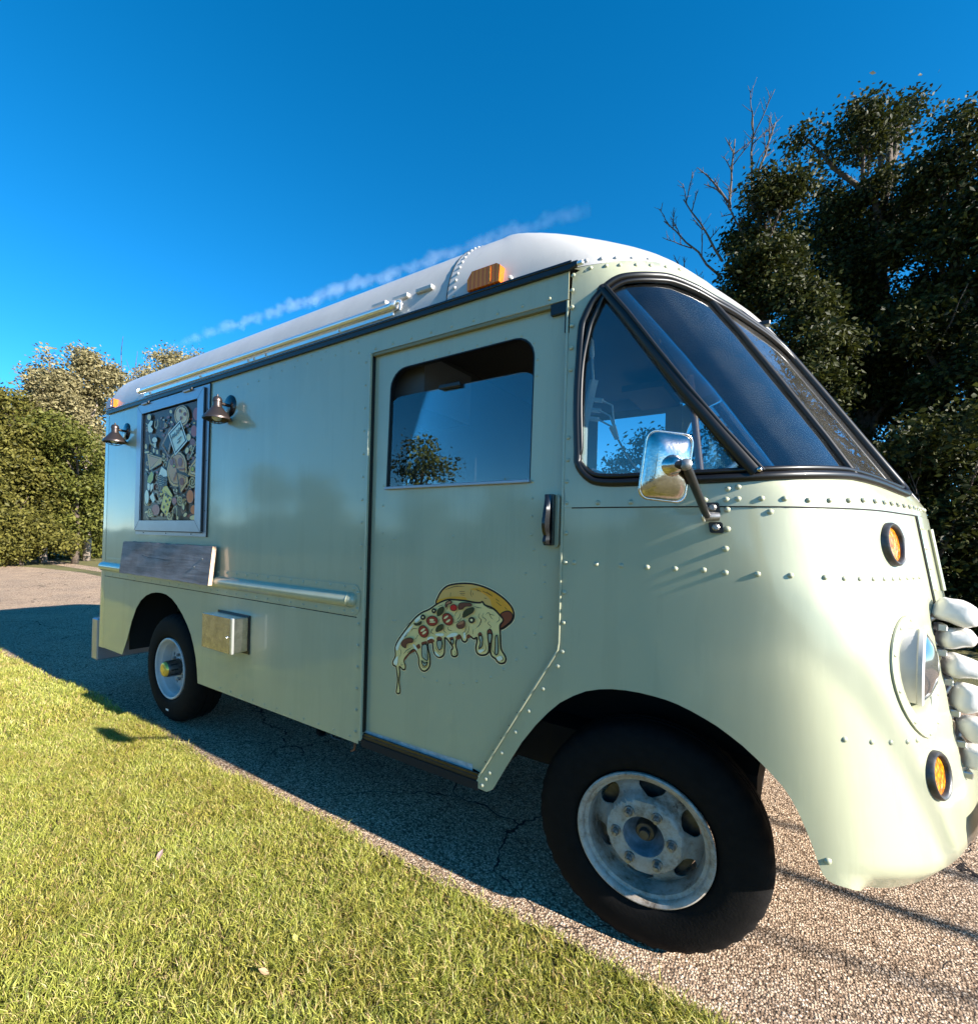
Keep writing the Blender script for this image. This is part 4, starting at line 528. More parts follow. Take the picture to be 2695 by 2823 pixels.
("white",[(-3.8949,1.7855),(-3.8381,1.8658),(-3.7519,1.8292),(-3.7359,1.7549),(-3.8538,1.7144)]),
("yellow",[(-3.88,1.6346),(-3.7706,1.7395),(-3.6602,1.651),(-3.6589,1.6287),(-3.706,1.6412),(-3.7784,1.666)]),
("yellow",[(-3.7794,1.683),(-3.6644,1.6232),(-3.7329,1.4924),(-3.8346,1.5502)]),
("lime",[(-4.0547,1.7966),(-3.9991,1.8408),(-3.9595,1.818),(-3.9695,1.7717),(-4.0127,1.7443),(-4.0655,1.7585)]),
("orange",[(-3.3572,1.6286),(-3.3611,1.6075),(-3.3741,1.5909),(-3.3937,1.5818),(-3.4163,1.5823),(-3.4374,1.5922),(-3.4526,1.6098),(-3.4588,1.6314),(-3.4549,1.6528),(-3.4415,1.6696),(-3.4215,1.6784),(-3.3989,1.6776),(-3.3781,1.6674),(-3.3633,1.6499)]),
("orange",[(-3.3044,1.6402),(-3.3061,1.6232),(-3.3127,1.6097),(-3.323,1.6023),(-3.3349,1.6026),(-3.3461,1.6105),(-3.3543,1.6245),(-3.3579,1.6418),(-3.3562,1.659),(-3.3494,1.6726),(-3.339,1.6798),(-3.3271,1.6794),(-3.316,1.6714),(-3.3079,1.6574)]),
("orange",[(-3.3082,1.538),(-3.3118,1.523),(-3.3237,1.511),(-3.3416,1.5044),(-3.3619,1.5046),(-3.3807,1.5115),(-3.3942,1.5238),(-3.3996,1.5391),(-3.3958,1.5543),(-3.3836,1.5664),(-3.3655,1.5728),(-3.3451,1.5724),(-3.3266,1.5654),(-3.3134,1.5531)]),
("pink",[(-3.8477,1.5446),(-3.853,1.526),(-3.8699,1.5111),(-3.8952,1.5029),(-3.9242,1.503),(-3.951,1.5116),(-3.9702,1.5271),(-3.9779,1.5462),(-3.9724,1.5652),(-3.955,1.5802),(-3.9291,1.5882),(-3.9001,1.5876),(-3.8738,1.5788),(-3.8551,1.5634)]),
("pink",[(-3.3044,2.1856),(-3.308,2.1656),(-3.3202,2.1506),(-3.3387,2.1436),(-3.36,2.1462),(-3.3797,2.1577),(-3.394,2.1761),(-3.3999,2.1977),(-3.3962,2.218),(-3.3837,2.233),(-3.3649,2.2398),(-3.3436,2.2369),(-3.3241,2.2251),(-3.3102,2.2068)]),
("pink",[(-3.3312,2.0731),(-3.3347,2.0551),(-3.3465,2.0417),(-3.3644,2.0353),(-3.3849,2.0373),(-3.4039,2.0474),(-3.4177,2.0637),(-3.4233,2.0829),(-3.4197,2.101),(-3.4075,2.1146),(-3.3893,2.1208),(-3.3688,2.1184),(-3.35,2.1081),(-3.3366,2.092)]),
("pink",[(-3.5927,1.6049),(-3.5956,1.593),(-3.6052,1.5836),(-3.6194,1.5785),(-3.6357,1.5788),(-3.6507,1.5844),(-3.6614,1.5943),(-3.6658,1.6065),(-3.6628,1.6186),(-3.6531,1.628),(-3.6387,1.633),(-3.6224,1.6325),(-3.6075,1.6268),(-3.597,1.6169)]),
("plum",[(-3.3573,2.0017),(-3.3603,1.9917),(-3.37,1.9843),(-3.3845,1.9809),(-3.4009,1.9824),(-3.416,1.9884),(-3.4267,1.9978),(-3.431,2.0086),(-3.4279,2.0188),(-3.418,2.0262),(-3.4034,2.0294),(-3.3869,2.0278),(-3.372,2.0218),(-3.3614,2.0125)]),
("plum",[(-3.5264,1.8758),(-3.5289,1.8618),(-3.5375,1.851),(-3.5505,1.8455),(-3.5654,1.8464),(-3.5792,1.8537),(-3.5892,1.8658),(-3.5933,1.8805),(-3.5907,1.8946),(-3.582,1.9055),(-3.5689,1.9109),(-3.554,1.9098),(-3.5403,1.9024),(-3.5305,1.8903)]),
("plum",[(-3.4971,1.7382),(-3.4997,1.7266),(-3.5083,1.7175),(-3.5212,1.7128),(-3.5359,1.7134),(-3.5495,1.7193),(-3.5593,1.7292),(-3.5633,1.7413),(-3.5606,1.7531),(-3.5519,1.7622),(-3.5388,1.7668),(-3.5241,1.766),(-3.5106,1.7601),(-3.501,1.7502)]),
("plum",[(-3.6525,1.8846),(-3.6552,1.8751),(-3.6637,1.8679),(-3.6764,1.8644),(-3.6909,1.8654),(-3.7043,1.8706),(-3.7138,1.879),(-3.7176,1.8891),(-3.7149,1.8986),(-3.7062,1.9058),(-3.6934,1.9092),(-3.6789,1.9082),(-3.6656,1.9029),(-3.6562,1.8945)]),
("cream",[(-3.4424,1.9473),(-3.4499,1.9378),(-3.4609,1.9313),(-3.4732,1.929),(-3.4845,1.9314),(-3.4924,1.938),(-3.4954,1.9476),(-3.4929,1.9582),(-3.4853,1.9676),(-3.4742,1.9741),(-3.4619,1.9763),(-3.4507,1.9738),(-3.4429,1.9672),(-3.4399,1.9577)]),
("cream",[(-3.4408,1.8941),(-3.4205,1.9113),(-3.3017,2.0175),(-3.2941,2.0063),(-3.4095,1.9025)]),
("cream",[(-3.4802,1.5652),(-3.4792,1.553),(-3.482,1.5431),(-3.4882,1.5374),(-3.4963,1.5371),(-3.505,1.5424),(-3.5124,1.552),(-3.5171,1.5642),(-3.518,1.5766),(-3.5152,1.5865),(-3.509,1.5922),(-3.5008,1.5924),(-3.4921,1.5871),(-3.4848,1.5774)]),
("cream",[(-3.4473,1.4988),(-3.4569,1.4926),(-3.4688,1.4888),(-3.4806,1.4881),(-3.49,1.4908),(-3.495,1.4963),(-3.4947,1.5035),(-3.4892,1.511),(-3.4794,1.5172),(-3.4675,1.521),(-3.4558,1.5216),(-3.4465,1.5189),(-3.4416,1.5134),(-3.4419,1.5063)]),
("cream",[(-3.5843,1.6762),(-3.5854,1.67),(-3.5892,1.6652),(-3.5949,1.6626),(-3.6014,1.6628),(-3.6075,1.6658),(-3.6119,1.6709),(-3.6137,1.6772),(-3.6126,1.6834),(-3.6087,1.6883),(-3.603,1.6909),(-3.5965,1.6906),(-3.5904,1.6876),(-3.5861,1.6825)]),
("cream",[(-3.6276,1.6833),(-3.6285,1.6785),(-3.6315,1.6747),(-3.6359,1.6727),(-3.641,1.6729),(-3.6457,1.6752),(-3.6491,1.6792),(-3.6505,1.6841),(-3.6497,1.6889),(-3.6467,1.6927),(-3.6422,1.6946),(-3.6371,1.6944),(-3.6324,1.6921),(-3.629,1.6881)]),
("cream",[(-3.5592,1.4835),(-3.5605,1.4764),(-3.5652,1.4707),(-3.5722,1.4675),(-3.5802,1.4675),(-3.5876,1.4707),(-3.5929,1.4765),(-3.5951,1.4836),(-3.5937,1.4908),(-3.589,1.4965),(-3.5819,1.4997),(-3.574,1.4996),(-3.5666,1.4964),(-3.5613,1.4907)]),
("cream",[(-3.952,1.9929),(-3.9533,1.9844),(-3.9578,1.9779),(-3.9647,1.9746),(-3.9726,1.9752),(-3.98,1.9797),(-3.9854,1.9871),(-3.9877,1.9959),(-3.9864,2.0045),(-3.9819,2.011),(-3.9749,2.0143),(-3.967,2.0136),(-3.9596,2.0091),(-3.9543,2.0018)]),
("cream",[(-4.0285,2.2536),(-4.0311,2.2421),(-4.0399,2.2337),(-4.0532,2.23),(-4.0684,2.2318),(-4.0825,2.2388),(-4.0926,2.2496),(-4.0967,2.262),(-4.094,2.2736),(-4.085,2.282),(-4.0716,2.2856),(-4.0564,2.2837),(-4.0425,2.2767),(-4.0325,2.2659)]),
("cream",[(-3.6937,2.2517),(-3.6956,2.2447),(-3.7017,2.2396),(-3.7109,2.2375),(-3.7214,2.2388),(-3.731,2.2433),(-3.7379,2.2501),(-3.7407,2.2578),(-3.7387,2.2649),(-3.7325,2.27),(-3.7232,2.272),(-3.7128,2.2706),(-3.7032,2.2661),(-3.6964,2.2594)]),
("cream",[(-3.3001,1.9859),(-3.3014,1.9724),(-3.3065,1.9619),(-3.3144,1.9565),(-3.3235,1.9573),(-3.3321,1.9641),(-3.3384,1.9757),(-3.3412,1.9897),(-3.3398,2.0033),(-3.3347,2.0138),(-3.3267,2.0192),(-3.3176,2.0183),(-3.3091,2.0114),(-3.3028,1.9998)]),
("cream",[(-3.4168,2.0394),(-3.4193,2.028),(-3.4276,2.0195),(-3.4402,2.0155),(-3.4545,2.0169),(-3.4678,2.0233),(-3.4773,2.0336),(-3.4812,2.0457),(-3.4786,2.0572),(-3.4701,2.0657),(-3.4574,2.0696),(-3.443,2.0682),(-3.4299,2.0616),(-3.4205,2.0514)]),
("cream",[(-3.6456,1.4726),(-3.6481,1.4678),(-3.6555,1.4639),(-3.6665,1.4618),(-3.6789,1.4618),(-3.6902,1.4639),(-3.6982,1.4678),(-3.7012,1.4727),(-3.6987,1.4775),(-3.6912,1.4814),(-3.6801,1.4836),(-3.6677,1.4835),(-3.6565,1.4814),(-3.6486,1.4775)]),
("cream",[(-3.2839,1.4828),(-3.2895,1.4738),(-3.306,1.4665),(-3.3305,1.4624),(-3.3581,1.4624),(-3.3835,1.4665),(-3.4014,1.4739),(-3.4082,1.4832),(-3.4024,1.4924),(-3.3853,1.4997),(-3.3603,1.5037),(-3.3327,1.5035),(-3.3078,1.4993),(-3.2904,1.4919)]),
("cream",[(-4.0805,2.0334),(-4.082,2.0232),(-4.0873,2.0154),(-4.0956,2.0115),(-4.105,2.0122),(-4.1138,2.0176),(-4.1203,2.0265),(-4.123,2.0372),(-4.1215,2.0475),(-4.1161,2.0553),(-4.1078,2.0592),(-4.0984,2.0583),(-4.0896,2.0529),(-4.0832,2.044)]),
("cream",[(-3.8936,1.9765),(-3.8949,1.9678),(-3.8997,1.9611),(-3.907,1.9578),(-3.9153,1.9585),(-3.9231,1.963),(-3.9287,1.9705),(-3.9311,1.9796),(-3.9298,1.9883),(-3.9249,1.995),(-3.9176,1.9983),(-3.9093,1.9976),(-3.9015,1.993),(-3.8959,1.9855)]),
("dark",[(-3.8449,1.6451),(-3.8462,1.6412),(-3.8501,1.6381),(-3.8559,1.6365),(-3.8624,1.6366),(-3.8685,1.6386),(-3.8728,1.6419),(-3.8745,1.646),(-3.8732,1.6499),(-3.8693,1.653),(-3.8635,1.6546),(-3.8569,1.6544),(-3.8509,1.6525),(-3.8466,1.6492)]),
("dark",[(-3.8088,1.6726),(-3.8098,1.6692),(-3.813,1.6665),(-3.8178,1.6651),(-3.8232,1.6653),(-3.8282,1.667),(-3.8317,1.6699),(-3.8331,1.6734),(-3.8321,1.6769),(-3.8289,1.6796),(-3.8241,1.681),(-3.8187,1.6808),(-3.8137,1.6791),(-3.8102,1.6762)]),
("dark",[(-3.7455,1.6536),(-3.7466,1.6482),(-3.7504,1.644),(-3.7559,1.6418),(-3.7623,1.6419),(-3.7682,1.6445),(-3.7724,1.649),(-3.7741,1.6545),(-3.773,1.6598),(-3.7693,1.6641),(-3.7637,1.6663),(-3.7573,1.6661),(-3.7515,1.6635),(-3.7473,1.659)]),
("dark",[(-3.7164,1.6386),(-3.7175,1.6343),(-3.7208,1.6308),(-3.7259,1.629),(-3.7317,1.6292),(-3.737,1.6313),(-3.7408,1.6349),(-3.7424,1.6394),(-3.7413,1.6438),(-3.7379,1.6472),(-3.7328,1.649),(-3.727,1.6488),(-3.7217,1.6467),(-3.7179,1.6431)]),
("dark",[(-3.6858,1.6126),(-3.6868,1.6083),(-3.6902,1.6048),(-3.6952,1.603),(-3.7009,1.6031),(-3.7062,1.6052),(-3.71,1.6088),(-3.7115,1.6132),(-3.7104,1.6176),(-3.7071,1.621),(-3.702,1.6228),(-3.6963,1.6227),(-3.691,1.6206),(-3.6873,1.617)]),
("dark",[(-3.744,1.6055),(-3.7449,1.6006),(-3.748,1.5968),(-3.7526,1.5947),(-3.7579,1.5948),(-3.7628,1.5971),(-3.7663,1.6011),(-3.7678,1.606),(-3.7669,1.6109),(-3.7638,1.6148),(-3.7592,1.6169),(-3.7539,1.6168),(-3.749,1.6145),(-3.7455,1.6104)]),
("dark",[(-3.7726,1.5636),(-3.7737,1.5582),(-3.7774,1.5539),(-3.7831,1.5515),(-3.7895,1.5516),(-3.7954,1.5541),(-3.7997,1.5585),(-3.8014,1.564),(-3.8003,1.5694),(-3.7965,1.5737),(-3.7909,1.5761),(-3.7844,1.576),(-3.7785,1.5734),(-3.7743,1.569)]),
("dark",[(-3.7178,1.5796),(-3.7186,1.5757),(-3.7214,1.5726),(-3.7255,1.571),(-3.7303,1.571),(-3.7346,1.5728),(-3.7377,1.576),(-3.739,1.58),(-3.7382,1.5839),(-3.7354,1.587),(-3.7312,1.5886),(-3.7265,1.5885),(-3.7222,1.5867),(-3.7191,1.5835)]),
("dark",[(-3.7456,1.5292),(-3.7466,1.5243),(-3.75,1.5204),(-3.7552,1.5183),(-3.761,1.5183),(-3.7664,1.5206),(-3.7702,1.5246),(-3.7718,1.5295),(-3.7708,1.5344),(-3.7674,1.5383),(-3.7622,1.5405),(-3.7564,1.5404),(-3.751,1.5381),(-3.7472,1.5342)]),
("lime",[(-3.363,1.8168),(-3.3647,1.8087),(-3.3701,1.8023),(-3.3783,1.7991),(-3.3876,1.7997),(-3.3963,1.8039),(-3.4025,1.8109),(-3.405,1.8194),(-3.4034,1.8276),(-3.3979,1.834),(-3.3896,1.8371),(-3.3803,1.8365),(-3.3717,1.8323),(-3.3655,1.8253)]),
("lime",[(-3.6326,1.8554),(-3.6339,1.8502),(-3.6381,1.8462),(-3.6444,1.8443),(-3.6516,1.8447),(-3.6582,1.8475),(-3.6629,1.8521),(-3.6648,1.8575),(-3.6635,1.8628),(-3.6592,1.8667),(-3.6529,1.8687),(-3.6458,1.8682),(-3.6392,1.8654),(-3.6345,1.8609)]),
("orange",[(-3.3109,1.8032),(-3.3124,1.7941),(-3.3177,1.7871),(-3.3257,1.7835),(-3.3349,1.784),(-3.3434,1.7886),(-3.3495,1.7963),(-3.3521,1.8056),(-3.3505,1.8147),(-3.3452,1.8217),(-3.3371,1.8253),(-3.3279,1.8247),(-3.3194,1.8201),(-3.3134,1.8124)]),
("plum",[(-3.4921,2.2094),(-3.4938,2.2037),(-3.499,2.1996),(-3.5067,2.198),(-3.5155,2.1991),(-3.5236,2.2027),(-3.5293,2.2082),(-3.5316,2.2144),(-3.53,2.2201),(-3.5247,2.2241),(-3.5169,2.2258),(-3.5082,2.2246),(-3.5001,2.221),(-3.4944,2.2155)]),
("plum",[(-3.5617,2.2401),(-3.5631,2.2346),(-3.5679,2.2306),(-3.5749,2.229),(-3.5829,2.23),(-3.5902,2.2335),(-3.5955,2.2388),(-3.5976,2.2448),(-3.5961,2.2503),(-3.5914,2.2543),(-3.5843,2.2559),(-3.5763,2.2549),(-3.569,2.2514),(-3.5638,2.2461)]),
("plum",[(-3.549,2.1892),(-3.5503,2.1842),(-3.5547,2.1805),(-3.5613,2.179),(-3.5688,2.1799),(-3.5756,2.183),(-3.5805,2.1878),(-3.5825,2.1933),(-3.5811,2.1984),(-3.5767,2.202),(-3.5701,2.2036),(-3.5626,2.2026),(-3.5558,2.1995),(-3.5509,2.1947)])]
PO_LINE0=[("cream",[(-3.3788,1.9643),(-3.3912,1.9474),(-3.4144,1.9472),(-3.4298,1.9609),(-3.4278,1.9757),(-3.4139,1.9808),(-3.4011,1.975),(-3.3984,1.9658),(-3.4043,1.961),(-3.4109,1.9626),(-3.4122,1.9663),(-3.4097,1.967)]),("lid",[(-3.4602,1.5412),(-3.4774,1.5187),(-3.5081,1.519),(-3.5242,1.5377),(-3.5153,1.5555),(-3.4945,1.5577),(-3.4821,1.5467),(-3.4859,1.5355),(-3.4971,1.5334),(-3.5031,1.5387),(-3.5008,1.5427),(-3.4975,1.5417)]),("crust",[(-4.0355,1.9079),(-4.0419,1.8972),(-4.0538,1.8915),(-4.0674,1.8914),(-4.0788,1.8957),(-4.0855,1.9026),(-4.0866,1.9094),(-4.0833,1.9142),(-4.0778,1.916),(-4.0728,1.915),(-4.0702,1.9126),(-4.0708,1.9104)]),("cream",[(-4.0234,1.6118),(-4.0429,1.5871),(-4.0793,1.5849),(-4.1032,1.6029),(-4.0997,1.624),(-4.0776,1.6321),(-4.0578,1.6247),(-4.0539,1.6119),(-4.0635,1.6049),(-4.0737,1.6068),(-4.0756,1.6118),(-4.0715,1.6129)]),("lid",[(-3.7864,1.6971),(-3.7974,1.6825),(-3.8179,1.681),(-3.8322,1.6912),(-3.8316,1.7038),(-3.8199,1.7095),(-3.8081,1.7061),(-3.8044,1.6987),(-3.8087,1.6939),(-3.8147,1.6942),(-3.8166,1.697),(-3.8146,1.6981)]),("crust",[(-3.7957,1.6415),(-3.8177,1.6157),(-3.8559,1.6182),(-3.8734,1.6417),(-3.8586,1.6609),(-3.8323,1.6598),(-3.8205,1.6447),(-3.8293,1.633),(-3.8438,1.634),(-3.8485,1.6415),(-3.8437,1.645),(-3.8406,1.6428)]),("cream",[(-3.3454,1.5415),(-3.3559,1.5246),(-3.3763,1.5199),(-3.3937,1.5277),(-3.3991,1.5414),(-3.3921,1.5519),(-3.3799,1.5541),(-3.3708,1.5493),(-3.3693,1.5425),(-3.3733,1.5388),(-3.3777,1.5395),(-3.3782,1.5419)]),("lid",[(-3.3536,2.0945),(-3.3623,2.0817),(-3.3792,2.08),(-3.3929,2.0885),(-3.3959,2.1001),(-3.3889,2.1073),(-3.3786,2.1068),(-3.3722,2.1013),(-3.3724,2.0958),(-3.3765,2.0939),(-3.3797,2.0955),(-3.3794,2.0973)]),("crust",[(-3.6575,1.6303),(-3.6619,1.6223),(-3.6702,1.6177),(-3.6796,1.6171),(-3.6876,1.6199),(-3.6922,1.6247),(-3.693,1.6297),(-3.6908,1.6333),(-3.687,1.6349),(-3.6835,1.6344),(-3.6817,1.6327),(-3.6821,1.631)]),("cream",[(-3.9356,1.512),(-3.9412,1.5026),(-3.952,1.498),(-3.9636,1.4988),(-3.9717,1.5037),(-3.9744,1.5102),(-3.9719,1.5154),(-3.9665,1.5179),(-3.9614,1.5174),(-3.9586,1.5151),(-3.9588,1.5129),(-3.9609,1.5122)]),("lid",[(-3.7294,1.7536),(-3.7365,1.7408),(-3.75,1.7339),(-3.7653,1.7335),(-3.778,1.7385),(-3.7852,1.7465),(-3.786,1.7545),(-3.7819,1.76),(-3.7756,1.7621),(-3.7701,1.7609),(-3.7675,1.758),(-3.7684,1.7554)]),("crust",[(-3.3252,1.6415),(-3.3304,1.6318),(-3.3404,1.627),(-3.3512,1.6277),(-3.3592,1.6326),(-3.3623,1.6392),(-3.3607,1.6449),(-3.3562,1.6478),(-3.3513,1.6477),(-3.3483,1.6456),(-3.348,1.6433),(-3.3497,1.6423)]),("cream",[(-3.5736,1.7663),(-3.5789,1.757),(-3.589,1.7524),(-3.6,1.7531),(-3.6084,1.7578),(-3.6119,1.7642),(-3.6107,1.7699),(-3.6063,1.7729),(-3.6014,1.773),(-3.5981,1.7711),(-3.5975,1.7688),(-3.5991,1.7676)]),("lid",[(-3.4342,1.7062),(-3.442,1.6921),(-3.4571,1.6855),(-3.4734,1.6871),(-3.485,1.6949),(-3.4889,1.7049),(-3.4855,1.7129),(-3.4781,1.7165),(-3.4709,1.7156),(-3.4669,1.7121),(-3.467,1.7087),(-3.4699,1.7077)]),("crust",[(-3.5047,2.1215),(-3.5087,2.1146),(-3.5164,2.1115),(-3.5248,2.1126),(-3.5311,2.1167),(-3.5337,2.1219),(-3.5326,2.1261),(-3.5291,2.1281),(-3.5254,2.1279),(-3.523,2.1262),(-3.5226,2.1244),(-3.5239,2.1236)]),("cream",[(-3.4318,1.7964),(-3.4424,1.7804),(-3.4629,1.7771),(-3.4798,1.7863),(-3.484,1.8),(-3.4758,1.8093),(-3.4633,1.8099),(-3.4551,1.8039),(-3.4549,1.7972),(-3.4596,1.7944),(-3.4637,1.7959),(-3.4635,1.7982)]),("lid",[(-3.5442,1.9535),(-3.5502,1.9426),(-3.5612,1.9366),(-3.5739,1.9359),(-3.585,1.9398),(-3.5922,1.9463),(-3.5945,1.9533),(-3.5924,1.9587),(-3.5878,1.9613),(-3.583,1.9611),(-3.5798,1.959),(-3.5795,1.9564)]),("crust",[(-3.7678,2.1652),(-3.7787,2.1527),(-3.798,2.1547),(-3.8085,2.1669),(-3.8032,2.1772),(-3.7902,2.1775),(-3.782,2.1703),(-3.784,2.1637),(-3.7909,2.1628),(-3.795,2.1662),(-3.7937,2.1686),(-3.7916,2.1679)]),("cream",[(-3.5537,1.6289),(-3.5644,1.6125),(-3.5853,1.6084),(-3.6028,1.6167),(-3.6077,1.6302),(-3.6,1.6401),(-3.5874,1.6417),(-3.5786,1.6364),(-3.5776,1.6296),(-3.5821,1.6264),(-3.5864,1.6274),(-3.5866,1.6298)]),("lid",[(-3.4218,1.7394),(-3.4312,1.7247),(-3.4496,1.7212),(-3.4652,1.7287),(-3.47,1.741),(-3.4636,1.7501),(-3.4526,1.7516),(-3.4445,1.747),(-3.4432,1.7409),(-3.4469,1.7378),(-3.4508,1.7386),(-3.4512,1.7407)]),("crust",[(-3.5948,1.9443),(-3.6043,1.9293),(-3.6229,1.9246),(-3.6407,1.9304),(-3.6499,1.9422),(-3.648,1.9531),(-3.6388,1.9583),(-3.6287,1.9569),(-3.623,1.9517),(-3.6232,1.947),(-3.6269,1.9454),(-3.6295,1.9471)]),("cream",[(-3.5236,1.8399),(-3.5369,1.8213),(-3.562,1.8192),(-3.5806,1.832),(-3.5817,1.8484),(-3.5686,1.8567),(-3.5536,1.8536),(-3.5471,1.8445),(-3.5507,1.8376),(-3.5579,1.8369),(-3.5613,1.8402),(-3.5593,1.8421)]),("lid",[(-3.9985,1.6475),(-4.0098,1.6295),(-4.0321,1.6221),(-4.0547,1.6263),(-4.0682,1.6381),(-4.0691,1.6511),(-4.0601,1.6595),(-4.0479,1.6609),(-4.039,1.6569),(-4.0368,1.6514),(-4.0399,1.6482),(-4.044,1.6488)]),("crust",[(-3.4584,1.5891),(-3.4641,1.5783),(-3.4751,1.5725),(-3.4874,1.5724),(-3.4971,1.577),(-3.5018,1.5839),(-3.5014,1.5905),(-3.4972,1.5946),(-3.4918,1.5956),(-3.4878,1.594),(-3.4864,1.5915),(-3.4879,1.5897)]),("cream",[(-3.4637,1.5938),(-3.4692,1.5836),(-3.4801,1.5787),(-3.4916,1.5796),(-3.4999,1.585),(-3.5027,1.592),(-3.5003,1.5977),(-3.4951,1.6004),(-3.4899,1.5999),(-3.487,1.5975),(-3.4871,1.5951),(-3.4892,1.5943)]),("lid",[(-3.4565,1.8142),(-3.4606,1.8069),(-3.4684,1.8035),(-3.4769,1.8043),(-3.4831,1.8083),(-3.4854,1.8134),(-3.4841,1.8177),(-3.4805,1.8197),(-3.4766,1.8195),(-3.4743,1.8178),(-3.4742,1.816),(-3.4756,1.8153)]),("crust",[(-3.8655,1.7906),(-3.8763,1.7747),(-3.8976,1.7705),(-3.9163,1.7782),(-3.9231,1.7913),(-3.917,1.8017),(-3.9046,1.8045),(-3.8945,1.8003),(-3.8915,1.7938),(-3.8949,1.7898),(-3.8996,1.79),(-3.9008,1.7924)]),("cream",[(-3.7741,1.9223),(-3.7848,1.9071),(-3.8055,1.9041),(-3.823,1.9128),(-3.828,1.9261),(-3.8204,1.9353),(-3.8079,1.9362),(-3.799,1.9308),(-3.7979,1.9243),(-3.8024,1.9213),(-3.8067,1.9224),(-3.8069,1.9247)]),("lid",[(-3.5761,1.6822),(-3.5925,1.6596),(-3.6233,1.6573),(-3.6445,1.6733),(-3.6432,1.6928),(-3.6254,1.7013),(-3.6079,1.6958),(-3.6027,1.6842),(-3.6095,1.677),(-3.6184,1.6777),(-3.621,1.6822),(-3.6179,1.6837)]),("crust",[(-3.642,1.5),(-3.6528,1.4864),(-3.6719,1.4868),(-3.6813,1.4984),(-3.6748,1.5088),(-3.6617,1.5094),(-3.6549,1.5023),(-3.6583,1.4958),(-3.6655,1.4953),(-3.6686,1.4988),(-3.6666,1.501),(-3.6648,1.5001)]),("cream",[(-3.637,1.848),(-3.6504,1.8287),(-3.6762,1.8253),(-3.6971,1.8368),(-3.7017,1.8536),(-3.6909,1.8644),(-3.6751,1.8643),(-3.6653,1.8566),(-3.6656,1.8485),(-3.672,1.8456),(-3.6769,1.8478),(-3.6764,1.8505)]),("lid",[(-3.4112,1.9114),(-3.4219,1.8958),(-3.4424,1.8938),(-3.4583,1.904),(-3.4606,1.9178),(-3.451,1.9257),(-3.4385,1.9243),(-3.4319,1.9172),(-3.4335,1.9109),(-3.439,1.9094),(-3.4424,1.9117),(-3.4414,1.9137)]),("crust",[(-3.8521,1.6568),(-3.857,1.6482),(-3.8665,1.6436),(-3.877,1.6437),(-3.8852,1.6475),(-3.8893,1.6531),(-3.8888,1.6584),(-3.8851,1.6616),(-3.8805,1.6623),(-3.8771,1.661),(-3.876,1.6589),(-3.8773,1.6575)]),("cream",[(-3.8151,1.6222),(-3.8208,1.612),(-3.8313,1.6061),(-3.8434,1.605),(-3.8539,1.6082),(-3.8603,1.614),(-3.862,1.6202),(-3.8596,1.6251),(-3.8551,1.6274),(-3.8505,1.6272),(-3.8478,1.6253),(-3.8478,1.623)])]
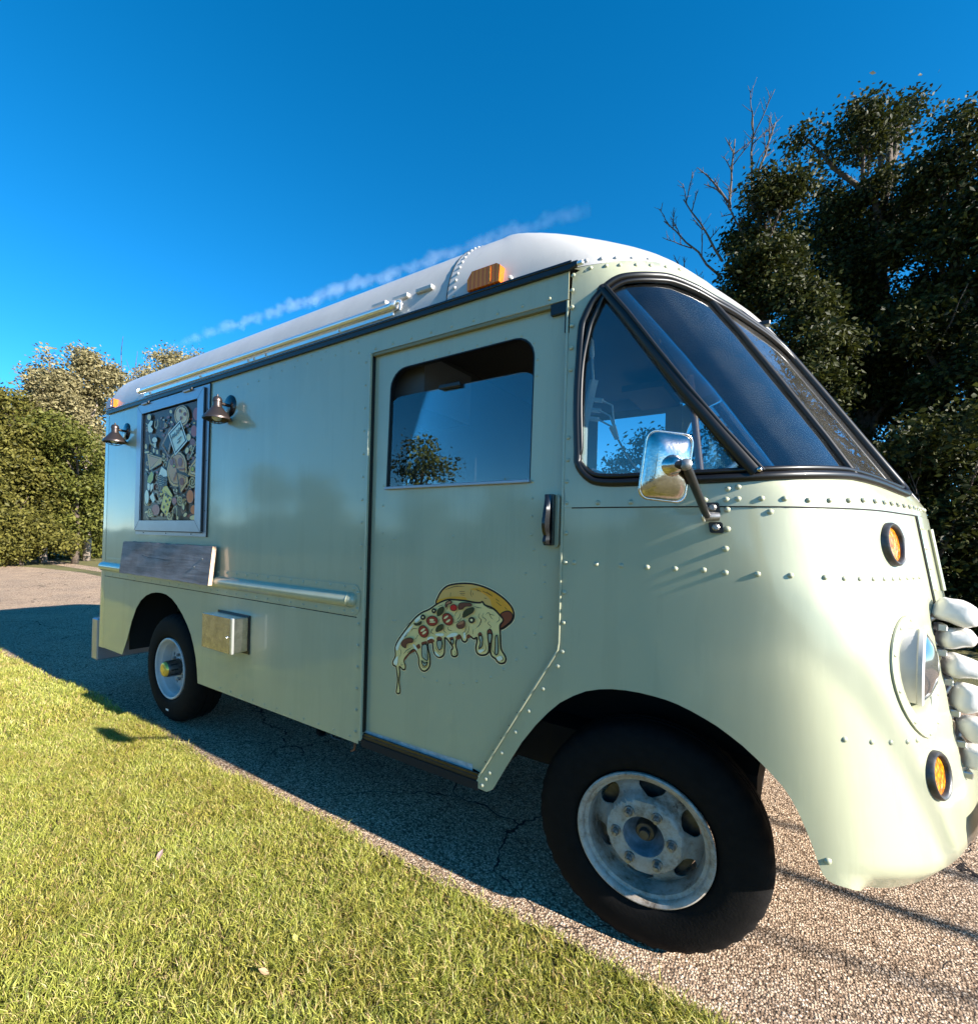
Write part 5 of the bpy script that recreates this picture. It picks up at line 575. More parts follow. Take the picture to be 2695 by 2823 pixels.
PO_LINE=[("cream",[(-3.3278,1.7278),(-3.336,1.7069),(-3.3561,1.6943),(-3.3813,1.693),(-3.404,1.7025),(-3.4175,1.7193),(-3.4187,1.7376),(-3.4084,1.752),(-3.3909,1.7584),(-3.372,1.7561),(-3.3576,1.7466),(-3.3512,1.7336),(-3.3536,1.7214),(-3.3631,1.7134),(-3.3757,1.7114),(-3.3873,1.7151),(-3.3946,1.7225),(-3.3959,1.7306),(-3.3922,1.7367),(-3.3856,1.7395),(-3.3791,1.7386),(-3.3748,1.7355),(-3.3737,1.7319),(-3.3752,1.7295),(-3.3776,1.729),(-3.3793,1.7302)]),
("cream",[(-3.497,1.6054),(-3.5047,1.5864),(-3.5233,1.5746),(-3.5467,1.573),(-3.5677,1.5812),(-3.5802,1.596),(-3.5813,1.6125),(-3.5718,1.6256),(-3.5555,1.6317),(-3.5381,1.63),(-3.5247,1.6217),(-3.5187,1.6102),(-3.521,1.5991),(-3.5298,1.5917),(-3.5415,1.5897),(-3.5522,1.5928),(-3.5589,1.5993),(-3.5602,1.6066),(-3.5568,1.6122),(-3.5507,1.6148),(-3.5446,1.6141),(-3.5406,1.6114),(-3.5396,1.6082),(-3.541,1.606),(-3.5433,1.6055),(-3.5448,1.6065)]),
("lid",[(-3.8406,1.7139),(-3.8474,1.6947),(-3.8634,1.6804),(-3.8853,1.6729),(-3.9092,1.6727),(-3.9312,1.6795),(-3.9478,1.6915),(-3.9568,1.7063),(-3.9574,1.7212),(-3.9504,1.7337),(-3.9378,1.742),(-3.9224,1.7452),(-3.9071,1.7435),(-3.8944,1.7378),(-3.8861,1.7296),(-3.883,1.7207),(-3.8847,1.7128),(-3.8901,1.7071),(-3.8976,1.7042),(-3.9053,1.7042),(-3.9116,1.7064),(-3.9154,1.7099),(-3.9164,1.7135),(-3.915,1.7161),(-3.9123,1.7172),(-3.9096,1.7166)]),
("cream",[(-3.9586,1.5255),(-3.9662,1.5079),(-3.9848,1.4968),(-4.0081,1.4949),(-4.029,1.5022),(-4.0415,1.5158),(-4.0426,1.531),(-4.0331,1.5432),(-4.0169,1.5491),(-3.9995,1.5477),(-3.9862,1.5402),(-3.9802,1.5296),(-3.9825,1.5194),(-3.9912,1.5125),(-4.0029,1.5105),(-4.0136,1.5132),(-4.0203,1.5191),(-4.0216,1.5258),(-4.0181,1.531),(-4.0121,1.5335),(-4.006,1.533),(-4.0021,1.5305),(-4.001,1.5275),(-4.0024,1.5255),(-4.0047,1.525),(-4.0062,1.5259)]),
("cream",[(-3.655,1.5005),(-3.659,1.4887),(-3.668,1.4795),(-3.6804,1.4739),(-3.6943,1.4725),(-3.7074,1.4751),(-3.7181,1.4811),(-3.725,1.4891),(-3.7274,1.498),(-3.7255,1.5062),(-3.72,1.5127),(-3.7121,1.5167),(-3.7033,1.518),(-3.6951,1.5166),(-3.6886,1.5132),(-3.6846,1.5085),(-3.6832,1.5036),(-3.6843,1.4993),(-3.6872,1.4961),(-3.6911,1.4945),(-3.6951,1.4943),(-3.6983,1.4953),(-3.7001,1.4971),(-3.7006,1.4989),(-3.6997,1.5002),(-3.6981,1.5007)]),
("cream",[(-3.6457,1.4949),(-3.6431,1.5504),(-3.6098,1.5666),(-3.5857,1.5387),(-3.5883,1.4836)]),
("cream",[(-3.8018,1.8664),(-3.7914,1.8942),(-3.7611,1.8864),(-3.7714,1.8587)]),
("cream",[(-4.0543,2.1202),(-4.0244,2.0522),(-3.9719,2.0298)]),
("cream",[(-3.9574,2.2156),(-3.9677,2.1759),(-3.9413,2.1554),(-3.9116,2.1812),(-3.9202,2.2229)]),
("lid",[(-3.8475,2.0302),(-3.7343,1.9354),(-3.6745,1.9084)]),
("lid",[(-3.9502,1.6598),(-3.9098,1.6121),(-3.8465,1.5877)]),
("dark",[(-3.8928,1.7912),(-3.8465,1.8003),(-3.809,1.7812),(-3.747,1.7837)]),
("dark",[(-3.8895,1.7783),(-3.8457,1.7853),(-3.8083,1.7686),(-3.7463,1.7723)]),
("dark",[(-3.8863,1.7654),(-3.8448,1.7703),(-3.8075,1.756),(-3.7457,1.761)]),
("dark",[(-3.8831,1.7526),(-3.8439,1.7554),(-3.8068,1.7434),(-3.7451,1.7497)]),
("dark",[(-3.8799,1.7397),(-3.8431,1.7404),(-3.8061,1.7308),(-3.7444,1.7383)]),
("dark",[(-3.8767,1.7269),(-3.8422,1.7254),(-3.8054,1.7182),(-3.7438,1.727)]),
("plum",[(-3.5793,1.83),(-3.4963,1.825)]),
("plum",[(-3.6121,1.8128),(-3.6515,1.7525)]),
("plum",[(-3.6142,1.8513),(-3.6606,1.917)]),
("ink",[(-3.6915,2.0469),(-3.6842,2.0809),(-3.6642,2.0872),(-3.6675,2.072),(-3.6878,2.0639)]),
("ink",[(-3.6544,2.0629),(-3.6471,2.0966)]),
("ink",[(-3.6283,2.1052),(-3.6083,2.113),(-3.6355,2.0715),(-3.6155,2.0795)]),
("ink",[(-3.6007,2.1172),(-3.581,2.1249),(-3.6079,2.0837),(-3.5881,2.0916)]),
("ink",[(-3.5805,2.0957),(-3.5636,2.1329),(-3.5609,2.1035),(-3.5621,2.1167),(-3.5729,2.1124)]),
("ink",[(-3.602,2.0384),(-3.5529,2.0583)]),
("ink",[(-3.6119,2.0144),(-3.5681,2.0324)])]
PLAN=[(-0.9813,0),(-0.9613,0),(-0.9413,0),(-0.9213,0),(-0.9013,0),(-0.8813,0),(-0.8613,0),(-0.8413,0),(-0.8213,0),(-0.8013,0),(-0.7813,0),(-0.7613,0),(-0.7413,0),(-0.7213,0),(-0.7013,0),(-0.6813,0),(-0.6613,0),(-0.6413,0),(-0.6213,0.0001),(-0.6013,0.0001),(-0.5813,0.0002),(-0.5613,0.0003),(-0.5413,0.0005),(-0.5213,0.0006),(-0.5013,0.0007),(-0.4809,0.0009),(-0.4606,0.0011),(-0.4403,0.0014),(-0.4203,0.0019),(-0.4003,0.0023),(-0.3803,0.0029),(-0.3603,0.0034),(-0.3403,0.004),(-0.3203,0.0046),(-0.3007,0.0054),(-0.281,0.0063),(-0.2614,0.0074),(-0.2414,0.0086),(-0.2218,0.0099),(-0.2025,0.0115),(-0.1833,0.0132),(-0.164,0.0153),(-0.1449,0.0177),(-0.1261,0.0207),(-0.1074,0.0243),(-0.089,0.0289),(-0.0709,0.0346),(-0.0529,0.0416),(-0.0352,0.0501),(-0.0178,0.0601),(-0.0007,0.0717),(0.0162,0.0847),(0.033,0.0993),(0.0494,0.115),(0.0655,0.1315),(0.0812,0.1487),(0.0963,0.1665),(0.111,0.1851),(0.1251,0.2041),(0.1385,0.2236),(0.1511,0.2432),(0.1628,0.263),(0.174,0.2831),(0.1844,0.3028),(0.1942,0.3222),(0.2032,0.3408),(0.2117,0.3592),(0.2197,0.3772),(0.2274,0.395),(0.2347,0.4125),(0.2419,0.4301),(0.2491,0.4476),(0.2564,0.4652),(0.2635,0.4825),(0.2707,0.4997),(0.2777,0.5166),(0.2848,0.5339),(0.2916,0.5509),(0.2983,0.5687),(0.305,0.5872),(0.3116,0.6068),(0.318,0.6264),(0.3241,0.6455),(0.3299,0.6639),(0.3355,0.6817),(0.3409,0.6996),(0.3462,0.7178),(0.3515,0.7375),(0.3567,0.7578),(0.3617,0.7779),(0.3664,0.7966),(0.3705,0.8135),(0.3746,0.8309),(0.3794,0.8516),(0.3838,0.8723),(0.3879,0.8932),(0.3917,0.914),(0.3955,0.9349),(0.3989,0.9558),(0.4021,0.9768),(0.4046,0.9978),(0.4064,1.0189),(0.4071,1.0401)]
RATIO=[1,1,1,1,1,1,1,1,1,1,1,1,1,1,1,1,1,1,1,1,1,1,1,0.999,0.9981,0.9971,0.9962,0.9952,0.9952,0.9952,0.9943,0.9933,0.9924,0.9914,0.9905,0.9895,0.9886,0.9876,0.9857,0.9838,0.9829,0.981,0.979,0.9781,0.9771,0.9762,0.9762,0.9762,0.9762,0.9762,0.9771,0.9781,0.98,0.9819,0.9848,0.9867,0.9895,0.9914,0.9943,0.9962,0.999,1.001,1.0029,1.0038,1.0048,1.0048,1.0048,1.0048,1.0048,1.0048,1.0038,1.0029,1.0019,1.001,1,1,1,1,1,1,1,1,1,1,1,1,1,1,1,1,1,1,1,1,1,1,1,1,1,1,1,1,1]
# ------------------------------------------------------------------ object helpers
def link(name, me, parent=None, **props):
    o = bpy.data.objects.new(name, me); COL.objects.link(o)
    if parent is not None:
        o.parent = parent
        if parent.get('base'): o.matrix_parent_inverse = Matrix.Translation(-Vector(parent['base']))
    for k, v in props.items(): o[k] = v
    return o
def thing(name, label, cat, base, group=None):
    o = bpy.data.objects.new(name, None); COL.objects.link(o); o.location = base; o.empty_display_size = 0.3
    o['base'] = tuple(base); o['label'] = label; o['category'] = cat
    if group: o['group'] = group
    return o
def mesh(name, V, F, mats, smooth=None, mi=None):
    me = bpy.data.meshes.new(name); me.from_pydata([tuple(map(float, v)) for v in V], [], [tuple(map(int, f)) for f in F]); me.validate()
    for m in (mats if isinstance(mats, (list, tuple)) else [mats]): me.materials.append(m)
    if mi is not None: me.polygons.foreach_set('material_index', np.array(mi, dtype=np.int32))
    if smooth is not None:
        me.polygons.foreach_set('use_smooth', np.ones(len(me.polygons), dtype=bool))
        if smooth < 180: me.set_sharp_from_angle(angle=math.radians(smooth))
    me.update(); return me
def part(name, VF, mat, parent=None, smooth=None, mi=None, **props):
    return link(name, mesh(name, VF[0], VF[1], mat, smooth, mi), parent, **props)
class G:                                       # a growing mesh
    def __init__(s): s.V = []; s.F = []; s.M = []
    def add(s, VF, m=0):
        o = len(s.V); s.V += [tuple(v) for v in VF[0]]; s.F += [tuple(i + o for i in f) for f in VF[1]]; s.M += [m] * len(VF[1]); return s
    @property
    def vf(s): return s.V, s.F
def box(x0, x1, y0, y1, z0, z1, b=0.0):
    if b <= 0:
        V = [(x, y, z) for x in (x0, x1) for y in (y0, y1) for z in (z0, z1)]
        return V, [(0, 1, 3, 2), (4, 6, 7, 5), (0, 4, 5, 1), (2, 3, 7, 6), (0, 2, 6, 4), (1, 5, 7, 3)]
    V = []; F = []
    ids = {}
    c = ((x0, x1), (y0, y1), (z0, z1))
    for ix in (0, 1):
        for iy in (0, 1):
            for iz in (0, 1):
                for ax in range(3):
                    p = [c[0][ix], c[1][iy], c[2][iz]]
                    for k, i in enumerate((ix, iy, iz)):
                        if k != ax: p[k] += b if i == 0 else -b
                    ids[ix, iy, iz, ax] = len(V); V.append(tuple(p))
    for ax in range(3):
        o = [k for k in range(3) if k != ax]
        for s in (0, 1):
            q = []
            for t in ((0, 0), (1, 0), (1, 1), (0, 1)):
                i = [0, 0, 0]; i[ax] = s; i[o[0]], i[o[1]] = t; q.append(ids[(*i, ax)])
            F.append(tuple(q))
        for t in ((0, 0), (1, 0), (1, 1), (0, 1)):
            i = [0, 0, 0]; i[o[0]], i[o[1]] = t
            a = list(i); a[ax] = 0; d = list(i); d[ax] = 1
            F.append((ids[(*a, o[0])], ids[(*d, o[0])], ids[(*d, o[1])], ids[(*a, o[1])]))
    for ix in (0, 1):
        for iy in (0, 1):
            for iz in (0, 1): F.append((ids[ix, iy, iz, 0], ids[ix, iy, iz, 1], ids[ix, iy, iz, 2]))
    return fixn(V, F)
def fixn(V, F):                                # outward normals for a convex-ish closed mesh
    c = np.mean(np.array(V), 0); out = []
    for f in F:
        p = [np.array(V[i]) for i in f]; n = np.cross(p[1] - p[0], p[2] - p[0])
        out.append(f if np.dot(n, np.mean(p, 0) - c) > 0 else tuple(reversed(f)))
    return V, out
def frame(axis, hint=(0, 0, 1)):
    w = Vector(axis).normalized(); h = Vector(hint)
    if abs(w.dot(h)) > 0.95: h = Vector((1, 0, 0))
    u = h.cross(w).normalized(); v = w.cross(u); return u, v, w
def revolve(prof, o, axis, n=32, hint=(0, 0, 1), sx=1.0, sy=1.0, close=False):
    u, v, w = frame(axis, hint); o = Vector(o); V = []; F = []
    for r, h in prof:
        for k in range(n):
            a = 2 * PI * k / n
            V.append(o + u * (r * math.cos(a) * sx) + v * (r * math.sin(a) * sy) + w * h)
    m = len(prof)
    for j in range(m - 1):
        for k in range(n):
            k2 = (k + 1) % n
            F.append((j * n + k, j * n + k2, (j + 1) * n + k2, (j + 1) * n + k))
    if close: F.append(tuple(range(n - 1, -1, -1))); F.append(tuple((m - 1) * n + k for k in range(n)))
    return V, F
def tube(pts, rad, n=8, caps=True, flat=1.0):
    P = [Vector(p) for p in pts]; R = rad if isinstance(rad, (list, tuple)) else [rad] * len(P); V = []; F = []
    u = None
    for i, p in enumerate(P):
        t = (P[min(i + 1, len(P) - 1)] - P[max(i - 1, 0)]).normalized()
        if u is None: u, v, _ = frame(t)
        else:
            u = (u - t * u.dot(t)).normalized()
        v = t.cross(u)
        for k in range(n):
            a = 2 * PI * k / n; V.append(p + u * (R[i] * math.cos(a)) + v * (R[i] * math.sin(a) * flat))
    for j in range(len(P) - 1):
        for k in range(n):
            k2 = (k + 1) % n; F.append((j * n + k, j * n + k2, (j + 1) * n + k2, (j + 1) * n + k))
    if caps: F.append(tuple(range(n - 1, -1, -1))); F.append(tuple((len(P) - 1) * n + k for k in range(n)))
    return V, F
def loop_tube(pts, r, n=8):
    P = [Vector(p) for p in pts]; N = len(P); V = []; F = []; u = None
    for i, p in enumerate(P):
        t = (P[(i + 1) % N] - P[i - 1]).normalized()
        if u is None: u, v, _ = frame(t, (0, 1, 0.01))
        else: u = (u - t * u.dot(t)).normalized()
        v = t.cross(u)
        for k in range(n):
            a = 2 * PI * k / n; V.append(p + u * r * math.cos(a) + v * r * math.sin(a))
    for j in range(N):
        j2 = (j + 1) % N
        for k in range(n):
            k2 = (k + 1) % n; F.append((j * n + k, j * n + k2, j2 * n + k2, j2 * n + k))
    return V, F
def catmull(pts, sub=6, closed=True):
    P = np.array(pts, float); N = len(P); out = []
    rng_ = range(N) if closed else range(N - 1)
    for i in rng_:
        if closed: p0, p1, p2, p3 = P[i - 1], P[i], P[(i + 1) % N], P[(i + 2) % N]
        else: p0, p1, p2, p3 = P[max(i - 1, 0)], P[i], P[i + 1], P[min(i + 2, N - 1)]
        for k in range(sub):
            t = k / sub
            out.append(0.5 * ((2 * p1) + (p2 - p0) * t + (2 * p0 - 5 * p1 + 4 * p2 - p3) * t * t + (3 * p1 - p0 - 3 * p2 + p3) * t ** 3))
    if not closed: out.append(P[-1])
    return [tuple(p) for p in out]
def resample(poly, step):
    out = []
    for i in range(len(poly)):
        a = np.array(poly[i], float); b = np.array(poly[(i + 1) % len(poly)], float)
        k = max(1, int(math.ceil(np.hypot(*(b - a)) / step)))
        for j in range(k): out.append(tuple(a + (b - a) * j / k))
    return out
def inside(P, poly):
    P = np.asarray(P, float); x, y = P[:, 0], P[:, 1]; c = np.zeros(len(P), bool); Q = np.asarray(poly, float)
    for i in range(len(Q)):
        x1, y1 = Q[i - 1]; x2, y2 = Q[i]
        m = ((y1 > y) != (y2 > y)); d = (y2 - y1) if y2 != y1 else 1e-12
        c ^= m & (x < (x2 - x1) * (y - y1) / d + x1)
    return c
def sheet(outline, holes=(), step=None, edge=None):
    """triangulate an outline with holes -> (2D points, triangles, boundary loops)"""
    loops = [resample(outline, edge) if edge else list(outline)] + [resample(h, edge) if edge else list(h) for h in holes]
    pts = []; E = []; L = []
    for lp in loops:
        o = len(pts); pts += lp; E += [(o + i, o + (i + 1) % len(lp)) for i in range(len(lp))]; L.append(list(range(o, len(pts))))
    if step:
        A = np.array(loops[0]); x0, y0 = A.min(0); x1, y1 = A.max(0)
        g = np.array([(x, y) for x in np.arange(x0 + step * .5, x1, step) for y in np.arange(y0 + step * .5, y1, step)])
        if len(g):
            ok = inside(g, loops[0])
            for h in loops[1:]: ok &= ~inside(g, h)
            B = np.array(pts); g = g[ok]
            if len(g):
                d = np.min(np.hypot(g[:, None, 0] - B[None, :, 0], g[:, None, 1] - B[None, :, 1]), 1)
                pts += [tuple(p) for p in g[d > step * 0.35]]
    r = delaunay_2d_cdt([Vector((float(p[0]), float(p[1]))) for p in pts], E, [], 0, 1e-7)
    P2 = [tuple(v) for v in r[0]]; T = [tuple(f) for f in r[2]]
    orig = {}
    for i, src in enumerate(r[3]):
        for s in src: orig[s] = i
    C = np.array([np.mean([P2[i] for i in t], 0) for t in T])
    ok = inside(C, loops[0])
    for h in loops[1:]: ok &= ~inside(C, h)
    T = [t for t, k in zip(T, ok) if k]
    T = [t if ((P2[t[1]][0] - P2[t[0]][0]) * (P2[t[2]][1] - P2[t[0]][1]) - (P2[t[1]][1] - P2[t[0]][1]) * (P2[t[2]][0] - P2[t[0]][0])) > 0 else t[::-1] for t in T]
    return P2, T, [[orig[i] for i in lp] for lp in L]
def slab(outline, fn, thick=0.004, holes=(), step=None, edge=None):
    """sheet mapped by fn(u, v, depth) -> 3D; depth 0 is the outer face, -thick the inner one"""
    P, T, L = sheet(outline, holes, step, edge); n = len(P)
    V = [fn(u, v, 0.0) for u, v in P] + [fn(u, v, -thick) for u, v in P]
    F = list(T) + [tuple(i + n for i in t[::-1]) for t in T]
    e = {}
    for t in T:
        for k in range(3): e[(t[k], t[(k + 1) % 3])] = 1
    for (a, b) in e:
        if (b, a) not in e: F.append((b, a, a + n, b + n))
    return V, F
def side(Y):                                   # maps (x, z) onto the plane y = Y, facing -y
    return lambda u, v, d: (u, Y - d, v)
def rrect(x0, x1, z0, z1, r, n=6):
    rs = r if isinstance(r, (tuple, list)) else (r, r, r, r)   # BL BR TR TL
    out = []
    for (cx, cz, a0, q) in ((x0, z0, PI, rs[0]), (x1, z0, 1.5 * PI, rs[1]), (x1, z1, 0, rs[2]), (x0, z1, .5 * PI, rs[3])):
        sx = 1 if cx == x0 else -1; sz = 1 if cz == z0 else -1
        if q <= 0: out.append((cx, cz)); continue
        for k in range(n + 1):
            a = a0 + k * PI / 2 / n; out.append((cx + sx * q + q * math.cos(a), cz + sz * q + q * math.sin(a)))
    return out
def ell(cx, cz, rx, rz, n=20, rot=0.0):
    c, s = math.cos(rot), math.sin(rot)
    return [(cx + rx * math.cos(2 * PI * k / n) * c - rz * math.sin(2 * PI * k / n) * s, cz + rx * math.cos(2 * PI * k / n) * s + rz * math.sin(2 * PI * k / n) * c) for k in range(n)]

# ------------------------------------------------------------------ the cab skin: plan curve x leaning front
PA = np.linspace(-1.0, 1.04, len(PLAN)); PX = np.array([p[0] for p in PLAN]); PY = np.array([p[1] for p in PLAN])
HW = 1.04                                      # half the body width: centre line at y = 1.04
def plan(a):
    if a < -1.0: return PX[0] + (a + 1.0), 0.0
    return float(np.interp(a, PA, PX)), float(np.interp(a, PA, PY))
def lean(z): return -0.63 * (z - 1.545) if z > 1.545 else (0.175 * (1.52 - z) if z < 1.52 else 0.0)
def tang(a):
    x1, y1 = plan(min(a + .012, 1.04)); x0, y0 = plan(a - .012)
    if a > 1.03: return 0.0, 1.0
    q = math.hypot(x1 - x0, y1 - y0) or 1.0; return (x1 - x0) / q, (y1 - y0) / q
def zfit(a, z): return 1.39 + (z - 1.39) * float(np.interp(a, PA, RATIO))
def skin(a, z, d=0.0):
    z = zfit(a, z)
    x, y = plan(a); tx, ty = tang(a); return (x + lean(z) + d * ty, y - d * tx, z)
def aX(x, z): return x - lean(z) - 0.018       # flat part of the side
def skin_frame(a, z):
    tx, ty = tang(a); n = Vector((ty, -tx, 0)); k = (lean(z + .01) - lean(z - .01)) / .02
    t = Vector((tx, ty, 0)); u = Vector((k, 0, 1)).normalized(); n = t.cross(u).normalized()
    return Vector(skin(a, z)), n, t, u
def mirror(VF): return [(v[0], 2 * HW - v[1], v[2]) for v in VF[0]], [tuple(reversed(f)) for f in VF[1]]
_riv = {}
def rivet(p, n, r, h, parent, mat=None):
    key = (r, h, mat)
    if key not in _riv:
        V = [(r * math.cos(2 * PI * k / 10), r * math.sin(2 * PI * k / 10), 0) for k in range(10)] + [(r * .72 * math.cos(2 * PI * k / 10), r * .72 * math.sin(2 * PI * k / 10), h * .72) for k in range(10)] + [(0, 0, h)]
        F = [(k, (k + 1) % 10, 10 + (k + 1) % 10, 10 + k) for k in range(10)] + [(10 + k, 10 + (k + 1) % 10, 20) for k in range(10)]
        _riv[key] = mesh('rivet', V, F, M[mat or 'paint'], 180)
    o = bpy.data.objects.new('rivet', _riv[key]); COL.objects.link(o)
    q = Vector(n).to_track_quat('Z', 'Y'); o.location = Vector(p); o.rotation_mode = 'QUATERNION'; o.rotation_quaternion = q
    o.parent = parent
    if parent.get('base'): o.matrix_parent_inverse = Matrix.Translation(-Vector(parent['base']))
    return o
def atY(p, Y): k = (Y + 1.7) / 1.7; return (p[0] * k, 1.39 + (p[1] - 1.39) * k)
# ------------------------------------------------------------------ the food truck
TR = thing('food_truck', 'mint green pizza food truck with white roof parked on the asphalt beside the lawn', 'food truck', (-2.2, HW, GZ))
RAIL = 2.385
ZB = 0.378
XR = -4.81                                     # rear corner seam
XD = -1.695                                    # rear edge of the sliding door

# --- rear body side
win_hole = [(-4.17, 1.42), (-3.25, 1.42), (-3.25, 2.32), (-4.17, 2.32)]
up = part('side_panel', slab([(XR + .003, 0.992), (XD, 0.992), (XD, RAIL), (XR + .003, RAIL)], side(0), .004, [win_hole]), M['paint'], TR)
arch_r = [(-4.426, ZB), (-4.337, .522), (-4.27, .665), (-4.193, .780), (-4.12, .845), (-4.036, .890), (-3.95, .917), (-3.867, .930), (-3.785, .934), (-3.705, .928), (-3.62, .905), (-3.548, .868), (-3.47, .815), (-3.396, .748), (-3.345, .690), (-3.304, .618), (-3.272, .545), (-3.252, .47), (-3.238, ZB)]
low = part('lower_side_panel', slab([(XR + .003, ZB)] + arch_r + [(-1.722, ZB), (-1.722, .395), (-1.71, .40), (-1.71, 0.988), (XR + .003, 0.988)], side(-.0015), .004), M['paint'], TR)
# rear corner post, bulging over the rub rail end, then the tail
def corner(z0, z1):
    V = []; F = []; pr = [(XR, -.001), (-4.86, -.001), (-4.89, .003), (-4.915, .014), (-4.935, .035), (-4.945, .07), (-4.95, .13)]
    zs = np.linspace(z0, z1, 12)
    for z in zs:
        for x, y in pr: V.append((x - .03 * max(0, (1.6 - z)) / 1.2 * (1 if x < XR else 0), y, z))
    m = len(pr)
    for j in range(len(zs) - 1):
        for k in range(m - 1): F.append((j * m + k + 1, j * m + k, (j + 1) * m + k, (j + 1) * m + k + 1))
    return V, F
cp = part('corner_post', corner(ZB - .005, RAIL), M['paint'], TR, 60)
part('rear_wall', box(-4.948, -4.93, .10, 2 * HW - .10, ZB, RAIL), M['paint'], TR)
# rub rail and its riveted flange
fl = part('rub_rail_flange', slab(rrect(-4.795, -1.729, .999, 1.149, (.01, .05, .05, .01)), side(-.005), .005), M['paint'], TR)
prof = [(-.0365 * math.cos(t), .0365 * math.sin(t)) for t in np.linspace(-PI / 2, PI / 2, 13)]
def rail():
    V = []; F = []; xs = [-4.85, -1.80, -1.782, -1.770, -1.762, -1.757, -1.7555]; sc = [1, 1, .95, .84, .64, .36, .03]; m = len(prof)
    for x, s in zip(xs, sc):
        for y, z in prof: V.append((x, y * s - .004, 1.073 + z * s))
    for j in range(len(xs) - 1):
        for k in range(m - 1): F.append((j * m + k, j * m + k + 1, (j + 1) * m + k + 1, (j + 1) * m + k))
    return V, F
part('rub_rail', rail(), M['paint'], TR, 40)
part('rub_rail_joint', tube([(-1.795, -.004 + y * 1.02, 1.073 + z * 1.02) for y, z in prof], .0014, 5), M['paint'], TR, 60)
# door post trim
post = part('door_post', slab(rrect(-1.752, -1.712, .402, 2.275, .004), side(-.002), .002), M['paint'], TR)
part('door_post_edge', box(-1.712, -1.697, -.012, .03, .40, 2.277, .003), M['paint'], TR)
part('door_post_seal', box(-1.697, -1.692, .002, .03, .44, 2.27), M['rubber'], TR)
# header over the door
hd = part('header_panel', slab([(XD, 2.277), (-.705, 2.277), (-.705, RAIL), (XD, RAIL)], side(0), .004), M['paint'], TR)
part('door_track', box(XD, -.775, .003, .03, 2.262, 2.2755), M['soffit'], TR)
part('door_track_gap', box(-.775, -.706, .004, .03, 2.235, 2.2755), M['black'], TR)
part('door_slot', box(-.722, -.708, .012, .035, 2.163, 2.272), M['black'], TR)
# front door-post strip (between door and quarter window) is part of the cab panels below

# --- sliding door with a half-lowered window
YD = .022
dw = [atY(p, YD) for p in ([(-1.584, 1.612), (-.838, 1.620)] + [(-.833, 2.085)] + [(-.833 - .085 + .085 * math.cos(t), 2.092 + .088 * math.sin(t)) for t in np.linspace(.15, PI / 2, 6)] + [(-1.479 - .095 * math.sin(t), 2.078 + .095 * math.cos(t)) for t in np.linspace(0, PI / 2 - .1, 7)])]
dout = [atY(p, YD) for p in [(-1.70, .451), (-1.05, .453), (-1.019, .446), (-.690, 1.012), (-.690, 2.30), (-1.70, 2.30)]]
door = part('sliding_door', slab(dout, side(YD), .006, [dw]), M['paint'], TR)
gl = [atY(p, .034) for p in ([(-1.60, 1.60), (-.815, 1.60)] + [(-.818 - .07 + .07 * math.cos(t), 1.972 + .069 * math.sin(t)) for t in np.linspace(0, PI / 2, 6)] + [(-1.50 - .09 * math.sin(t), 1.949 + .09 * math.cos(t)) for t in np.linspace(0, PI / 2, 6)])]
g_ = part('window_glass', slab(gl, side(.034), .004), M['glass'], door)
part('glass_pull', box(-1.30, -1.19, .014, .034, 2.043, 2.062, .003), M['black'], door)
part('window_sill', box(-1.60, -.847, .004, YD + .002, 1.613, 1.626, .002), M['alum'], door)
ins = [atY(p, YD) for p in [(-1.574, 1.622), (-.848, 1.629)]]
part('window_reveal', slab(dw, side(YD + .001), .03, [[(c[0] * .985 + .985 * -0 + (-1.23 * .015), c[1] * .985 + 1.9 * .015) for c in dw]]), M['rubber'], door)
# handle
hv = [atY(p, 0) for p in [(-.748, 1.374), (-.747, 1.562), (-.782, 1.563), (-.790, 1.54), (-.806, 1.47), (-.808, 1.452), (-.802, 1.42), (-.796, 1.405), (-.803, 1.392), (-.799, 1.379), (-.785, 1.374)]]
part('handle_plate', slab(rrect(-.775, -.722, 1.365, 1.567, .02), side(.010), .012), M['paint'], door)
hb = part('door_handle', slab(rrect(-.772, -.738, 1.374, 1.564, .004), side(-.012), .028), M['black_gloss'], door)
def lever():
    g = G(); zs = [1.560, 1.535, 1.50, 1.465, 1.445, 1.425, 1.41, 1.398, 1.388, 1.378]; yo = [-.022, -.030, -.040, -.049, -.050, -.044, -.032, -.038, -.040, -.030]
    V = []; F = []
    for z, y in zip(zs, yo):
        for x, k in ((-.768, .35), (-.764, 1), (-.752, 1), (-.744, .35)): V.append((x, -.012 + (y + .012) * k, z))
    m = 4
    for j in range(len(zs) - 1):
        for k in range(m - 1): F.append((j * m + k, (j + 1) * m + k, (j + 1) * m + k + 1, j * m + k + 1))
    F.append((0, 1, 2, 3)); o = (len(zs) - 1) * m; F.append((o + 3, o + 2, o + 1, o))
    return V, F
part('handle_lever', lever(), M['black_gloss'], door, 50)
# bare metal kick strip and step
part('kick_strip', slab([atY(p, YD) for p in [(-1.69, .418), (-1.062, .440), (-1.062, .470), (-1.69, .455)]], side(YD - .002), .002), simple('scuffed_white_strip', (.42, .43, .42), .5, var=.35, vscale=25), door)
st = part('step', box(-1.70, -1.03, .002, .26, .388, .428, .004), M['black'], TR)
for k in range(3): part('step_ridge', box(-1.69, -1.04, .004 + k * .02, .014 + k * .02, .426, .436), M['black_gloss'], st)
part('step_rubber_lip', box(-1.70, -1.035, -.003, .003, .372, .408), M['void'], st)

